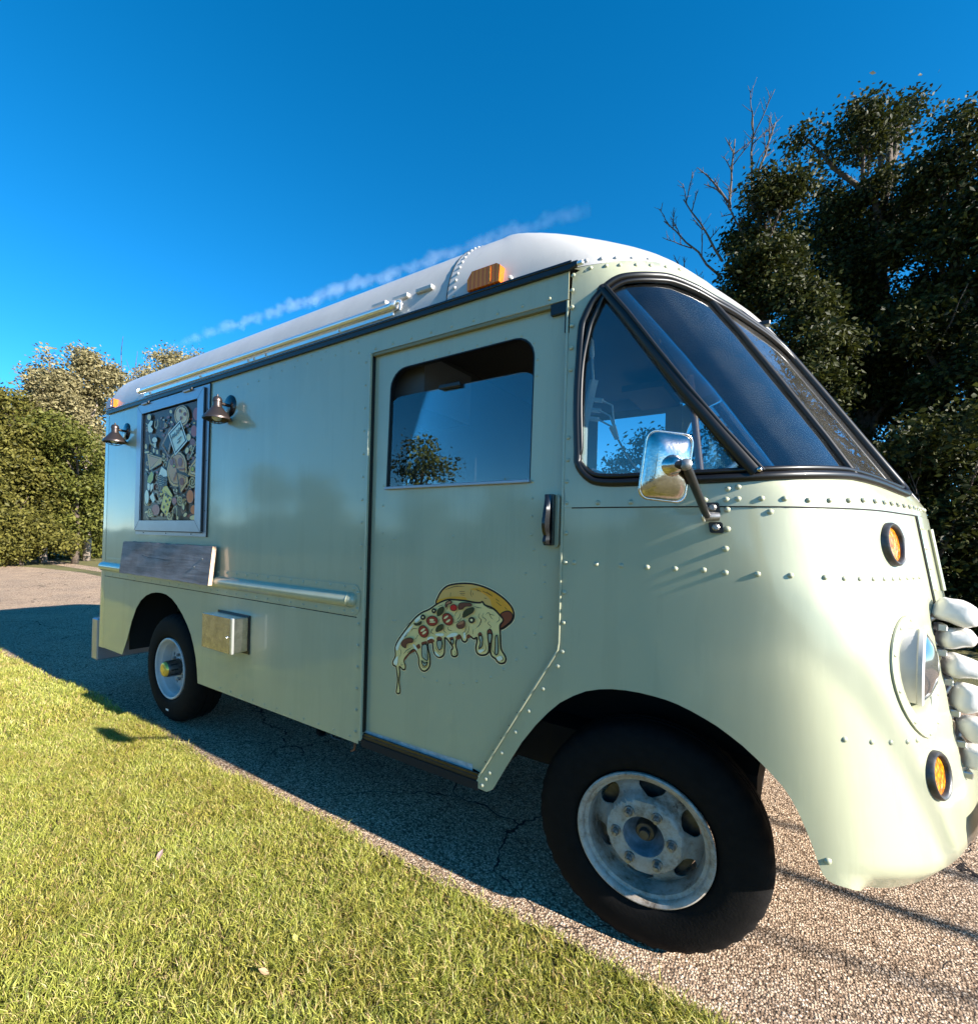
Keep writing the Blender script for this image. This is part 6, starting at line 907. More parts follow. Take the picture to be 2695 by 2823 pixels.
# --- pizza slice painted on the door
def fillp(g, poly, Y, m, sub=0):
    p = [atY(q, Y) for q in (catmull(poly, sub) if sub else poly)]
    try: P, T, _ = sheet(p)
    except Exception: return
    g.add(([(x, Y, z) for x, z in P], T), m)
def stroke(g, poly, Y, m, w, closed=False, taper=False):
    p = [np.array(atY(q, Y)) for q in poly]; n = len(p); V = []; F = []
    for i in range(n):
        a = p[i - 1] if (closed or i > 0) else p[i]; b = p[(i + 1) % n] if (closed or i < n - 1) else p[i]
        t = b - a; q = np.hypot(*t) or 1; t = t / q; nn = np.array((-t[1], t[0]))
        ww = w * (max(.25, math.sin(PI * (i + .5) / n)) if taper else 1.0)
        for s in (1, -1): c = p[i] + nn * ww * s * .5; V.append((c[0], Y, c[1]))
    for i in range(n if closed else n - 1):
        j = (i + 1) % n; F.append((2 * i + 1, 2 * j + 1, 2 * j, 2 * i))
    g.add((V, F), m)
pk = list(PRINT); pm = [M['p_' + k] for k in pk]; ix = {k: i for i, k in enumerate(pk)}
def printed(name, parent, builder):
    g = G(); builder(g); part(name, g.vf, pm, parent, mi=g.M)
def pizza(g):
    y = YD - .0006; e = .00022
    ch = catmull(PZ_FILL2[0][1], 4); cr = catmull(PZ_FILL[0][1], 5)
    stroke(g, ch, y, ix['halo'], .014, True); stroke(g, cr, y, ix['halo'], .014, True)
    for c, p in PZ_FILL: y -= e; fillp(g, p, y, ix[c], 5)
    y -= e; stroke(g, cr, y, ix['ink'], .0075, True); stroke(g, catmull(PZ_FILL[3][1], 5), y, ix['ink'], .0045, True) if len(PZ_FILL) > 3 else None
    for c, p in PZ_FILL2:
        y -= e; fillp(g, p, y, ix[c], 4 if c == 'cheese' else 3)
        if c == 'hole': stroke(g, catmull(p, 4), y - e * .5, ix['ink'], .0045, True)
        if c == 'cheese': stroke(g, ch, y - e * .5, ix['ink'], .0075, True)
    for c, p in PZ_TOP:
        y -= e; q = catmull(p, 3); fillp(g, q, y, ix[c])
        if c in ('tomato', 'mush', 'leaf', 'red'): stroke(g, q, y - e * .5, ix['ink'], .003, True)
    y -= e
    for p in PZ_SQ: stroke(g, catmull(p, 5, False) if len(p) > 2 else p, y, ix['ink'], .0026, False, True)
printed('pizza_decal', door, pizza)

# --- cab panels on the curved skin
SE = 1.520
arch_f = [(-1.181, .398), (-1.10, .512), (-1.023, .616), (-.955, .694), (-.895, .754), (-.84, .802), (-.783, .838), (-.735, .863), (-.683, .880), (-.64, .889), (-.593, .894), (-.55, .895), (-.51, .892), (-.47, .887), (-.434, .879), (-.40, .867), (-.365, .851), (-.33, .833), (-.300, .812), (-.27, .789), (-.241, .760), (-.212, .728), (-.185, .694), (-.168, .662), (-.157, .631), (-.144, .583), (-.134, .535), (-.128, .495), (-.122, .468), (-.112, .453), (-.097, .446)]
valance = [(-.065, .442), (-.04, .434), (-.015, .424), (.017, .414), (.05, .409), (.081, .407), (.12, .408), (.157, .412), (.229, .426), (.343, .438), (.495, .442), (.75, .446), (1.04, .45)]
mouth = [(1.04, .690), (.60, .690), (.565, .705), (.553, .74), (.553, 1.15), (.562, 1.18), (.60, 1.195), (1.04, 1.195)]
left = [(aX(-.705, SE), SE), (aX(-.705, 1.30), 1.30), (aX(-.705, 1.0), 1.0), (aX(-.712, .982), .982), (aX(-1.035, .425), .425), (aX(-1.056, .382), .382), (aX(-.995, .380), .380), (aX(-.984, .386), .386)]
def skinmap(a, z, d):
    if z < .488 and a > -.07:
        k = min(1.0, (a + .07) / .11); k = k * k * (3 - 2 * k)
        d -= k * (.488 - z) * .85
    return skin(a, z, d)
HLa, HLz = .318, 1.012
hl_hole = ell(HLa, HLz, .098, .132, 28)
cab_out = left + arch_f + valance + mouth + [(1.04, SE), (.5, SE), (0, SE)]
cabVF = slab(cab_out, skinmap, .004, [hl_hole], .03, .022)
cab = part('cab_panel', cabVF, M['paint'], TR, 45)
cab2 = part('cab_panel', mirror(slab(cab_out, skinmap, .004, (), .05, .04)), M['paint'], TR, 45)
# door-frame lip running down to the flap
part('door_frame_lip', tube([(-.706, -.003, 2.27), (-.705, -.003, 1.6), (-.705, -.003, 1.02), (-.708, -.003, .993), (-.72, -.003, .97), (-1.03, -.003, .432)], .0045, 6), M['paint'], TR, 60)
# cowl / window surround (z 1.515 .. 2.415), cut by the two window openings
OFF = .003
quarter = [(-.560, 1.618), (-.098, 1.620), (-.120, 1.80), (-.130, 2.0), (-.134, 2.15), (-.139, 2.285), (-.158, 2.270), (-.195, 2.232), (-.240, 2.180), (-.290, 2.110), (-.335, 2.035), (-.385, 1.950), (-.480, 1.800), (-.545, 1.700), (-.577, 1.655), (-.578, 1.632)]
cornerw = [(-.062, 1.622), (.10, 1.628), (.242, 1.632), (.258, 1.75), (.264, 1.95), (.262, 2.14), (.235, 2.275), (.205, 2.305), (.160, 2.325), (.120, 2.335), (.06, 2.337), (0., 2.335), (-.05, 2.328), (-.085, 2.315), (-.112, 2.295), (-.110, 2.15), (-.105, 2.0), (-.092, 1.80)]
winds = [(.285, 1.628), (.45, 1.612), (.64, 1.603), (.646, 1.70), (.648, 1.90), (.640, 2.08), (.625, 2.16), (.56, 2.205), (.46, 2.235), (.36, 2.256), (.30, 2.262), (.300, 2.14), (.298, 1.95), (.290, 1.75)]
wind2 = [(.690, 1.610), (1.04, 1.608), (1.04, 2.15), (.690, 2.165)]
hole_outer = [(-.597, 1.66), (-.590, 1.612), (-.553, 1.592), (-.43, 1.587), (-.2, 1.590), (.06, 1.602), (.20, 1.606), (.45, 1.592), (.65, 1.580), (.70, 1.59), (1.04, 1.59), (1.04, 2.20), (.70, 2.20), (.62, 2.205), (.527, 2.243), (.36, 2.281), (.26, 2.296), (.20, 2.330), (.122, 2.358), (.067, 2.362), (0, 2.361), (-.061, 2.352), (-.114, 2.330), (-.167, 2.296), (-.218, 2.255), (-.261, 2.213), (-.293, 2.174), (-.376, 2.047), (-.47, 1.90), (-.563, 1.736)]
top_b = [(1.04, 2.27), (.586, 2.28), (.50, 2.31), (.42, 2.36), (.36, 2.395), (.27, 2.412), (.18, 2.420), (.07, 2.424), (0, 2.422), (-.071, 2.418), (-.118, 2.414), (-.18, 2.412)]
surr_out = [(aX(-.705, SE), SE - .006), (-.3, SE - .006), (0.2, SE - .006), (1.04, SE - .006)] + top_b + [(aX(-.68, 2.40), 2.40), (aX(-.705, RAIL), RAIL)] + [(aX(-.705, z), z) for z in (2.2, 2.0, 1.8, 1.6)]
# the hole reaches the centre line, so it is part of the outline there
i_c = hole_outer.index((1.04, 1.59))
loop = surr_out[:4] + [(1.04, 1.59)] + list(reversed(hole_outer[:i_c])) + list(reversed(hole_outer[i_c + 1:])) + surr_out[4:]
def surr(a, z, d): return skin(a, z, d + OFF + .0)
sVF = slab(loop, surr, .004, (), .03, .022)
su = part('window_surround', sVF, M['paint'], TR, 45)
part('window_surround', mirror(sVF), M['paint'], TR, 45)
# rubber gaskets and panes
def frame_strip(outer_pts, r, off=.006): return loop_tube([skin(a, z, off) for a, z in outer_pts], r, 8)
def loopskin(pts, sub=4): return [p for p in catmull(pts, sub)]
ring = [(-.590, 1.665), (-.582, 1.618), (-.545, 1.600), (-.43, 1.597), (-.2, 1.600), (.06, 1.612), (.20, 1.616), (.255, 1.614), (.40, 1.605), (.645, 1.592), (.662, 1.70), (.664, 1.95), (.655, 2.10), (.628, 2.180), (.527, 2.232), (.36, 2.270), (.27, 2.286), (.20, 2.318), (.122, 2.348), (.067, 2.352), (0, 2.351), (-.055, 2.343), (-.107, 2.321), (-.158, 2.287), (-.209, 2.246), (-.252, 2.204), (-.285, 2.165), (-.368, 2.038), (-.462, 1.891), (-.556, 1.727)]
gas = part('window_gasket', frame_strip(loopskin(ring), .0145), M['rubber'], TR, 60)
ring_in = [(a + (.012 if a < -.2 else (-.004 if a > .6 else 0)), z + (.022 if z < 1.7 else (-.020 if z > 2.1 else 0))) for a, z in ring]
part('gasket_lip', frame_strip(loopskin(ring_in), .0085, .008), M['rubber'], gas, 60)
part('divider_bar', tube([skin(a, z, .006) for a, z in [(-.135, 2.315), (-.124, 2.2), (-.118, 2.05), (-.110, 1.9), (-.098, 1.76), (-.082, 1.615)]], [.016, .017, .018, .019, .021, .022], 10), M['rubber'], gas, 60)
part('divider_bead', tube([skin(a, z, .021) for a, z in [(-.118, 2.31), (-.108, 2.2), (-.102, 2.05), (-.094, 1.9), (-.081, 1.76), (-.062, 1.622)]], .006, 8), M['rubber'], gas, 60)
part('windshield_pillar', tube([skin(a, z, .004) for a, z in [(.245, 2.29), (.268, 2.15), (.272, 1.95), (.268, 1.75), (.252, 1.61)]], .010, 8), M['rubber'], gas, 60)
part('center_post', tube([skin(a, z, .002) for a, z in [(.655, 2.17), (.668, 1.95), (.668, 1.75), (.662, 1.60)]], .009, 8), M['rubber'], gas, 60)
part('center_post_trim', tube([skin(a, z, .006) for a, z in [(.678, 2.18), (.686, 1.95), (.686, 1.75), (.680, 1.60)]], .006, 8), M['alum'], gas, 60)
part('center_seal', tube([skin(a, z, .000) for a, z in [(1.035, 2.20), (1.035, 1.95), (1.035, 1.75), (1.035, 1.585)]], .012, 8), M['rubber'], gas, 60)
part('gasket_screw', revolve([(0, .006), (.006, .005), (.008, 0)], skin(-.072, 1.625, .026), skin_frame(-.072, 1.625)[1], 10), M['chrome'], gas, 60)
def pane(pts, d=-.002): return slab(pts, lambda a, z, q: skin(a, z, q + d), .003, (), .05, .04)
for nm, pts, mt in (('quarter_window', [(-.585, 1.61), (-.07, 1.61), (-.12, 2.33), (-.20, 2.25), (-.29, 2.16), (-.47, 1.875), (-.56, 1.72)], 'glass'), ('corner_window', [(-.08, 1.61), (.25, 1.615), (.27, 1.95), (.25, 2.29), (.12, 2.35), (0, 2.352), (-.12, 2.33), (-.11, 2.0)], 'glass'), ('windshield', [(.25, 1.612), (.65, 1.592), (.668, 1.9), (.645, 2.17), (.527, 2.235), (.25, 2.295), (.27, 1.95)], 'glass_dark'), ('center_windshield', [(.668, 1.592), (1.04, 1.59), (1.04, 2.20), (.66, 2.20)], 'glass_dark')):
    vf = pane(pts); part(nm, vf, M[mt], TR, 60); part(nm, mirror(vf), M[mt], TR, 60)
# hood piece on the nose and its vertical seam strip
hoodVF = slab([(.640, 1.205), (1.04, 1.205), (1.04, 1.512), (.640, 1.512)], lambda a, z, d: skin(a, z, d + .006), .006, (), .05, .05)
hood = part('hood', hoodVF, M['paint'], TR, 45); part('hood', mirror(hoodVF), M['paint'], TR, 45)
part('hood_seam', tube([skin(.634, 1.51, .001), skin(.634, 1.36, .001), skin(.634, 1.20, .001)], .0028, 6), M['void'], hood, 60)
part('belt_seam', tube([skin(a, SE - .008, .0008) for a in np.linspace(-.9 + .21, 1.0, 40)], .0022, 6), M['void'], su, 60)
hinge = part('hood_hinge', tube([skin(.80, 1.47, .012), skin(.80, 1.33, .012), skin(.80, 1.25, .012)], .008, 6), M['paint'], hood, 60)

# --- rivets
def rv(parent, a, z, r=.0085, h=.0062, off=.0, Yflat=None):
    if Yflat is not None: return rivet((a, Yflat, z), (0, -1, 0), r, h, parent)
    p, n, t, u = skin_frame(a, z); return rivet(p + n * off, n, r, h, parent)
for x, z in R_EDGE: rivet((x, -.001, z), (0, -1, 0), .0085, .0062, cab if z < SE else su)
for x, z in R_PILLAR: rivet((x, -.003, z), (0, -1, 0), .0085, .0045, su)
for x, z in R_HEAD: rivet((x, -.0005, z), (0, -1, 0), .0075, .004, hd)
for x, z in R_DOOR:
    q = atY((x, z), YD); rivet((q[0], YD - .0004, q[1]), (0, -1, 0), .006, .0026, door)
for x, z in R_PIPS:
    q = atY((x, z), YD); rivet((q[0], YD - .0004, q[1]), (0, -1, 0), .0032, .001, door, 'rust')
for a, z in A_LOW: rv(cab, a, z, .0088, .0066)
for a in (.085, .135, .185, .235, .285, .335, .40, .46, .52): rv(cab, a, 1.303, .008, .005)
for a, z in A_BELT: rv(su, a, z, .0088, .0066, OFF)
for k, a in enumerate((.20, .26, .32, .38, .44, .50, .56, .62, .68, .74, .80)): rv(su, a, 1.540 + .0 * k, .0085, .006, OFF)
for a, z in A_MISC[:5]: rv(cab, a, z, .0095, .007)
for a, z in A_MISC[5:] + [(.19, .838), (.235, .838)]: rv(cab, a, z, .0085, .005)
for a in (-.121, -.066, -.019, .038, .09, .15, .21): rv(su, a, 2.402, .008, .006, OFF)
for z in (1.47, 1.40, 1.33, 1.26): rv(hood, .662, z, .0085, .005, .006)
for z in np.arange(2.24, 1.2, -.112): rivet((-1.735, -.002, z), (0, -1, 0), .0075, .004, post)
for z in np.arange(.96, .42, -.105): rivet((-1.738, -.0055, z), (0, -1, 0), .0075, .004, low)
for x in np.arange(-1.84, -3.02, -.107):
    for z in (1.136, 1.012): rivet((x, -.005, z), (0, -1, 0), .0085, .0048, fl)
for x in np.arange(-3.1, -4.75, -.14): rivet((x, -.005, 1.012), (0, -1, 0), .0075, .004, fl)
for x, z in ((-1.775, 1.128), (-1.745, 1.112), (-1.778, 1.018), (-1.748, 1.032)): rivet((x, -.005, z), (0, -1, 0), .0085, .006, fl)
for x in np.arange(-1.78, -3.0, -.118): rivet((x, -.0015, .402), (0, -1, 0), .007, .004, low)
for z in np.arange(.95, .45, -.11): rivet((-2.78, -.0015, z), (0, -1, 0), .0055, .002, low) if abs(z - .78) > .13 else None
for z in np.arange(2.25, 1.25, -.118): rivet((-2.72, 0, z), (0, -1, 0), .0055, .002, up)
for x in np.arange(-1.85, -2.9, -.112): rivet((x, 0, 2.318 - (.02 if x < -2.5 else 0)), (0, -1, 0), .0065, .003, up)
for x in np.arange(-1.80, -2.62, -.118): rivet((x, 0, 2.352), (0, -1, 0), .006, .0025, up)

# --- roof
def roof_pt(a, th, off=0.0):
    def ss(t): t = min(1, max(0, t)); return t * t * (3 - 2 * t)
    w = ss((a + .75) / 1.0); dn = .12 * ss((a - .2) / .45)
    zb = RAIL + (2.415 - RAIL) * ss((a + .6) / .5) - dn
    zb = zfit(a, zb); x, y = plan(a); x += lean(zb)
    ixx = x - 1.3 * w; iy = .42 + y * (HW - .42) / HW
    H = .405 + .015 * w + dn + off
    s = math.sin(th); c = (1 - math.cos(th)) * (1 - .4 * w) + .4 * w * th / (PI / 2)
    return (x + (ixx - x) * c, y + (iy - y) * c - off * math.cos(th), zb + H * s)
def roof_strip(A, n=14, off=0.0):
    T = np.linspace(0, PI / 2, n); V = [roof_pt(a, t, off) for a in A for t in T]; F = []
    for i in range(len(A) - 1):
        for j in range(n - 1): F.append((i * n + j, (i + 1) * n + j, (i + 1) * n + j + 1, i * n + j + 1))
    # crown across to the far side
    N = len(A); V2 = [(x, 2 * HW - y, z) for x, y, z in V]; o = len(V)
    F += [tuple(reversed([k + o for k in f])) for f in F]
    V = V + V2; m = len(V)
    for i in range(N):
        x, y, z = V[i * n + n - 1]; V.append((x, HW, z + .035 + off * 0))
    for i in range(N - 1):
        p = i * n + n - 1; q = p + n
        F.append((p, q, m + i + 1, m + i)); F.append((m + i, m + i + 1, o + q, o + p))
    return V, F
a_of = lambda X: X - (-.0) - .018 + .53         # base x -> a on the flat side (lean at the rail is -.529)
A_rear = [a_of(X) for X in np.linspace(-4.81, -1.245, 16)]
A_front = list(np.linspace(a_of(-1.262), 1.04, 62))
roof = part('roof', roof_strip(A_rear), M['roof'], TR, 60)
rf = part('roof_front', roof_strip(A_front, 20, .004), M['roof'], TR, 60)
# rounded roof tail: sweep the end section round to the rear wall
def tail():
    T = np.linspace(0, PI / 2, 12); V = []; F = []; R0 = .135; n = len(T)
    base = [roof_pt(a_of(-4.812), t) for t in T]
    S = np.linspace(0, PI / 2, 8)
    for s in S:
        for (x, y, z), t in zip(base, T):
            # pull inwards and back along a quarter turn
            V.append((x - R0 * math.sin(s), y + R0 * (1 - math.cos(s)) * math.cos(t), z - R0 * (1 - math.cos(s)) * math.sin(t)))
    for i in range(len(S) - 1):
        for j in range(n - 1): F.append((i * n + j, i * n + j + 1, (i + 1) * n + j + 1, (i + 1) * n + j))
    o = len(V); V += [(x, 2 * HW - y, z) for x, y, z in V]; F += [tuple(reversed([k + o for k in f])) for f in F]
    for i in range(len(S) - 1):
        p = i * n + n - 1; q = p + n; F.append((p, p + o, q + o, q))
    e = (len(S) - 1) * n
    F.append(tuple(list(range(e, e + n)) + [e + o + k for k in reversed(range(n))]))
    return V, F
part('roof_tail', tail(), M['roof'], TR, 50)
for t in np.linspace(.10, 1.35, 15):
    p = Vector(roof_pt(a_of(-1.222), t, .004)); rivet(p, (0, -math.cos(t) , math.sin(t)), .0085, .006, rf, 'roof')
part('roof_seam_gap', tube([roof_pt(a_of(-1.258), t, .003) for t in np.linspace(0, 1.5, 14)], .003, 6), M['void'], rf, 60)
for k, a in enumerate((-.121, -.064, -.012, .048, .11)):
    p = Vector(roof_pt(a, .05, .004)); n_ = skin_frame(a, 2.3)[1]; rivet(p, n_, .009, .006, rf, 'roof')
# drip rail (black) along the eaves
dr = part('drip_rail', slab([(-4.835, 2.372), (-.70, 2.378), (-.675, 2.386), (-.668, 2.402), (-.70, 2.402), (-1.3, 2.404), (-4.835, 2.404)], side(-.016), .018), M['black'], TR)
part('drip_rail_lip', box(-4.835, -.69, -.020, -.014, 2.397, 2.408, .002), M['black_gloss'], dr)
part('drip_rail_clip', box(-.672, -.648, -.018, .0, 2.384, 2.398, .003), M['bright_alum'], dr)
part('roof_bolt', revolve([(0, .014), (.008, .012), (.011, 0)], (-.945, -.004, 2.418), (.2, -1, .4), 10), M['roof'], rf, 50)
# awning tube
aw = part('awning_tube', tube([(-4.20, -.014, 2.472), (-1.56, -.014, 2.464)], .0165, 14), M['bright_alum'], TR, 60)
part('awning_end_cap', revolve([(0, .030), (.017, .028), (.024, .016), (.024, 0), (0, 0)], (-1.562, -.014, 2.464), (1, 0, 0), 14), M['bright_alum'], aw, 50)
part('awning_end_cap', revolve([(0, .016), (.018, .014), (.021, 0), (0, 0)], (-4.20, -.014, 2.472), (-1, 0, 0), 14), M['bright_alum'], aw, 50)
part('awning_crank', tube([(-1.54, -.014, 2.466), (-1.522, -.018, 2.474), (-1.506, -.020, 2.470), (-1.500, -.020, 2.455), (-1.507, -.020, 2.430)], [.008, .009, .008, .006, .004], 8), M['bright_alum'], aw, 60)
part('awning_channel', box(-4.15, -1.56, -.006, .012, 2.424, 2.452, .003), M['bright_alum'], aw)
for x in (-4.04, -3.30, -2.74, -2.68, -2.56, -1.93): part('awning_bolt', revolve([(0, .010), (.006, .008), (.008, 0)], (x, -.006, 2.438), (0, -1, 0), 8), M['bright_alum'], aw, 50)
for x in (-1.665, -1.53, -1.39): part('roof_bracket', box(x - .047, x + .047, .0, .05, 2.495, 2.517, .004), M['roof'], rf)
def marker(x0, x1, z0, z1, parent):
    b = part('marker_light', slab([(x0, z0), (x1, z0), (x1 + .004, z0 + (z1 - z0) * .85), (x1 - .012, z1), (x0 + .022, z1), (x0, z0 + (z1 - z0) * .6)], side(-.028), .045), M['amber_smooth'], parent)
    part('marker_base', box(x0 - .004, x1 + .004, -.008, .03, z0 - .004, z1 - .006, .003), M['amber_smooth'], b)
    part('marker_rib', box(x1 - .045, x1 - .038, -.031, -.02, z0 + .008, z1 - .006), M['amber'], b)
marker(-1.135, -.985, 2.412, 2.486, TR)
marker(-4.80, -4.66, 2.412, 2.482, TR)
wc = skin(.63, 2.285, .012); part('windshield_clip', box(wc[0] - .02, wc[0] + .02, wc[1] - .015, wc[1] + .015, wc[2] - .008, wc[2] + .010, .003), M['black'], TR)

# --- service window with the printed pizza poster
sw = part('service_window', slab(rrect(-4.218, -3.168, 1.357, 2.366, .006), side(-.010), .010, [[(-4.12, 1.47), (-3.30, 1.47), (-3.30, 2.275), (-4.12, 2.275)]]), M['alum'], TR)
fr = part('window_flap_frame', slab([(-4.203, 1.388), (-3.214, 1.388), (-3.214, 2.350), (-4.203, 2.350)], side(-.026), .014, [[(-4.127, 1.464), (-3.292, 1.464), (-3.292, 2.284), (-4.127, 2.284)]]), M['alum'], sw)
part('flap_seal', box(-3.2138, -3.206, -.022, -.010, 1.39, 2.345), M['rubber'], sw)
part('flap_seal', box(-4.20, -3.214, -.021, -.010, 1.381, 1.3878), M['rubber'], sw)
part('window_edge_seal', box(-3.168, -3.163, -.009, .0, 1.355, 2.37), M['rubber'], sw)
for a, b in (((-4.203, 1.388), (-4.127, 1.464)), ((-3.214, 1.388), (-3.292, 1.464)), ((-4.203, 2.35), (-4.127, 2.284)), ((-3.214, 2.35), (-3.292, 2.284))):
    part('miter_joint', tube([(a[0], -.0262, a[1]), (b[0], -.0262, b[1])], .0008, 5), M['void'], fr)
for x in (-4.06, -3.42): part('flap_hinge', tube([(x - .05, -.032, 2.352), (x + .05, -.032, 2.352)], .008, 8), M['alum'], fr, 60)
for x in (-4.06, -3.42): part('hinge_knuckle', tube([(x + .05, -.033, 2.354), (x + .075, -.033, 2.356)], .009, 8), M['black'], fr, 60)
for x in (-4.08, -3.72, -3.36): rivet((x, -.010, 1.372), (0, -1, 0), .005, .003, sw, 'black')
for z in (1.53, 1.86, 2.2): rivet((-3.188, -.010, z), (0, -1, 0), .005, .003, sw, 'black')
rivet((-3.74, -.010, 2.358), (0, -1, 0), .005, .003, sw, 'black')
def poster(g):
    y = -.010; e = .00018
    g.add(([(-4.129, y, 1.462), (-3.290, y, 1.462), (-3.290, y, 2.286), (-4.129, y, 2.286)], [(0, 1, 2, 3)]), ix['back'])
    x0, x1, z0, z1 = -4.124, -3.295, 1.467, 2.281
    for n_, (c, p) in enumerate(PO_FILL):
        if n_ == 150:
            for c2, p2 in PO_LINE0: y -= e * .2; stroke(g, p2, y, ix[c2], .011); stroke(g, p2, y - e * .1, ix['dark'], .003)
        y -= e * .35
        q = [(min(x1, max(x0, a)), min(z1, max(z0, b))) for a, b in p]
        g0 = len(g.V); fillp(g, q, y, ix[c])
        for i in range(g0, len(g.V)): g.V[i] = (min(x1, max(x0, g.V[i][0])), g.V[i][1], min(z1, max(z0, g.V[i][2])))
        if c not in ('dark', 'plum', 'back'): stroke(g, q, y - e * .4, ix['dark'], .006, True)
    for c, p in PO_LINE:
        y -= e * .3; stroke(g, p, y, ix[c], .0075 if c == 'ink' else .010)
        if c in ('cream', 'lid'): stroke(g, p, y - e * .2, ix['dark'], .0025)
    for i in range(len(g.V)):
        v = g.V[i]; g.V[i] = (min(-3.291, max(-4.128, v[0])), v[1], min(2.285, max(1.463, v[2])))
printed('pizza_poster', sw, poster)
part('poster_backing', box(-4.165, -3.255, -.0088, .0, 1.43, 2.315), M['void'], sw)

# --- barn lamps either side of the window
def lamp(x):
    zc = 2.189
    b = part('wall_lamp', revolve([(0, .016), (.040, .016), (.055, .010), (.068, .004), (.069, 0)], (x, 0, zc), (0, -1, 0), 28), M['black_gloss'], TR, 50)
    y = -.084
    part('lamp_arm', tube([(x, -.012, zc), (x, y + .01, zc + .002)], .010, 10), M['lampmetal'], b, 60)
    part('lamp_cap', revolve([(0, 2.240), (.006, 2.240), (.006, 2.228), (.018, 2.226), (.026, 2.216), (.029, 2.205), (.029, 2.196), (.026, 2.194), (.026, 2.168), (.030, 2.165), (.030, 2.160)], (x, y, 0), (0, 0, 1), 24), M['lampmetal'], b, 40)
    part('lamp_shade', revolve([(.028, 2.163), (.034, 2.158), (.050, 2.138), (.068, 2.116), (.082, 2.100), (.085, 2.094), (.085, 2.086), (.082, 2.086), (.078, 2.096), (.05, 2.13), (.03, 2.155)], (x, y, 0), (0, 0, 1), 32), M['lampmetal'], b, 40)
    part('lamp_bulb', revolve([(0, 2.078), (.018, 2.081), (.03, 2.095), (.028, 2.12), (.015, 2.14)], (x, y, 0), (0, 0, 1), 16), M['white_plastic'], b, 60)
    for k in range(3):
        t = PI * k / 3
        part('lamp_guard', tube([(x + .062 * math.cos(t) * math.cos(s), y + .062 * math.sin(t) * math.cos(s), 2.088 - .026 * math.sin(s)) for s in np.linspace(0, PI, 9)], .0022, 5), M['lampmetal'], b, 60)
lamp(-2.935); lamp(-4.456)

# --- hanging plank shelf
def plank():
    rnd = random.Random(4); V = []; F = []; n = 26
    for i in range(n + 1):
        x = -4.335 + (4.335 - 3.008) * i / n
        for z, y in ((1.052, -.074), (1.298, -.050)):
            zz = z + rnd.uniform(-.003, .003)
            V.append((x, y, zz)); V.append((x, y + .026, zz + .002))
    for i in range(n):
        a = i * 4; b = a + 4
        F += [(a, b, b + 2, a + 2), (a + 1, a + 3, b + 3, b + 1), (a + 2, b + 2, b + 3, a + 3), (a, a + 1, b + 1, b)]
    F.append((0, 2, 3, 1))
    return V, F
pl = part('plank_shelf', plank(), M['wood'], TR)
part('plank_end', slab([(.0, 0), (.026, 0.0), (.026, 1), (0, 1)], lambda u, v, d: (-3.008 + d + .002, -.074 + .024 * v + u, 1.052 + .246 * v), .002), M['wood_end'], pl)
for x, z in ((-3.11, 1.215), (-3.20, 1.16)): part('plank_bolt', revolve([(0, .004), (.005, .003), (.007, 0)], (x, -.0745 + (z - 1.052) * .0976, z), (0, -1, 0), 10), M['nut'], pl, 60)
part('plank_crack', tube([(-3.98, -.0592, 1.205), (-3.86, -.0604, 1.190), (-3.75, -.0602, 1.192), (-3.62, -.0607, 1.186), (-3.5, -.0604, 1.19)], [.0004, .0018, .0012, .0016, .0004], 5), M['void'], pl)

# --- stainless utility box
ub = part('utility_box', box(-2.985, -2.655, -.108, -.010, .684, .886, .003), M['steel'], TR)
part('box_flange', box(-3.0, -2.645, -.010, -.002, .664, .896, .002), M['black'], ub)
bd = part('box_door', box(-2.985, -2.675, -.116, -.108, .680, .890, .002), M['steel'], ub)
part('box_lip', box(-2.673, -2.652, -.116, -.100, .680, .890, .003), M['bright_alum'], ub)
part('box_latch', revolve([(0, .010), (.006, .008), (.008, 0)], (-2.70, -.116, .775), (0, -1, 0), 10), M['chrome'], bd, 50)

# --- turn signals
def signal(a, z, rx=.070):
    p, n, t, u = skin_frame(a, z)
    r = part('turn_signal', revolve([(.054, .001), (.055, .010), (.059, .015), (.064, .016), (.069, .011), (.071, -.004)], p, n, 36, u), M['hub'], TR, 50)
    part('signal_lens', revolve([(0, .006), (.03, .0055), (.054, .003)], p, n, 30, u), M['amber'], r, 60)
signal(.326, 1.408); signal(.307, .728)
# --- headlight: riveted bowl, bucket and lamp
p, n, t, u = skin_frame(HLa, HLz)
def bowl(prof):
    V = []; F = []; N = 40
    for s, d in prof:
        for k in range(N):
            q = 2 * PI * k / N; V.append(skin(HLa + .140 * s * math.cos(q), HLz + .180 * s * math.sin(q), d))
    for j in range(len(prof) - 1):
        for k in range(N):
            k2 = (k + 1) % N; F.append((j * N + k, (j + 1) * N + k, (j + 1) * N + k2, j * N + k2))
    return V, F
hb_ = part('headlight_bowl', bowl([(1.0, .0015), (.99, .006), (.84, .007), (.76, .004), (.70, -.004), (.64, -.022), (.60, -.05)]), M['paint'], TR, 50)
for k in range(10):
    q = 2 * PI * k / 10 + .2; pp = skin(HLa + .128 * math.cos(q), HLz + .166 * math.sin(q), .006); rivet(pp, n, .006, .004, hb_)
ha = Vector((.985, -.17, 0)).normalized(); hc = Vector(skin(HLa + .012, HLz + .022, -.088))
bk = part('headlight', revolve([(.108, -.02), (.113, .03), (.113, .085), (.117, .088), (.117, .098), (.108, .103)], hc, ha, 40), M['rimw'], hb_, 50)
ln = part('headlight_lens', revolve([(0, .134), (.04, .130), (.08, .117), (.108, .101)], hc, ha, 32), M['lens'], hb_, 60)

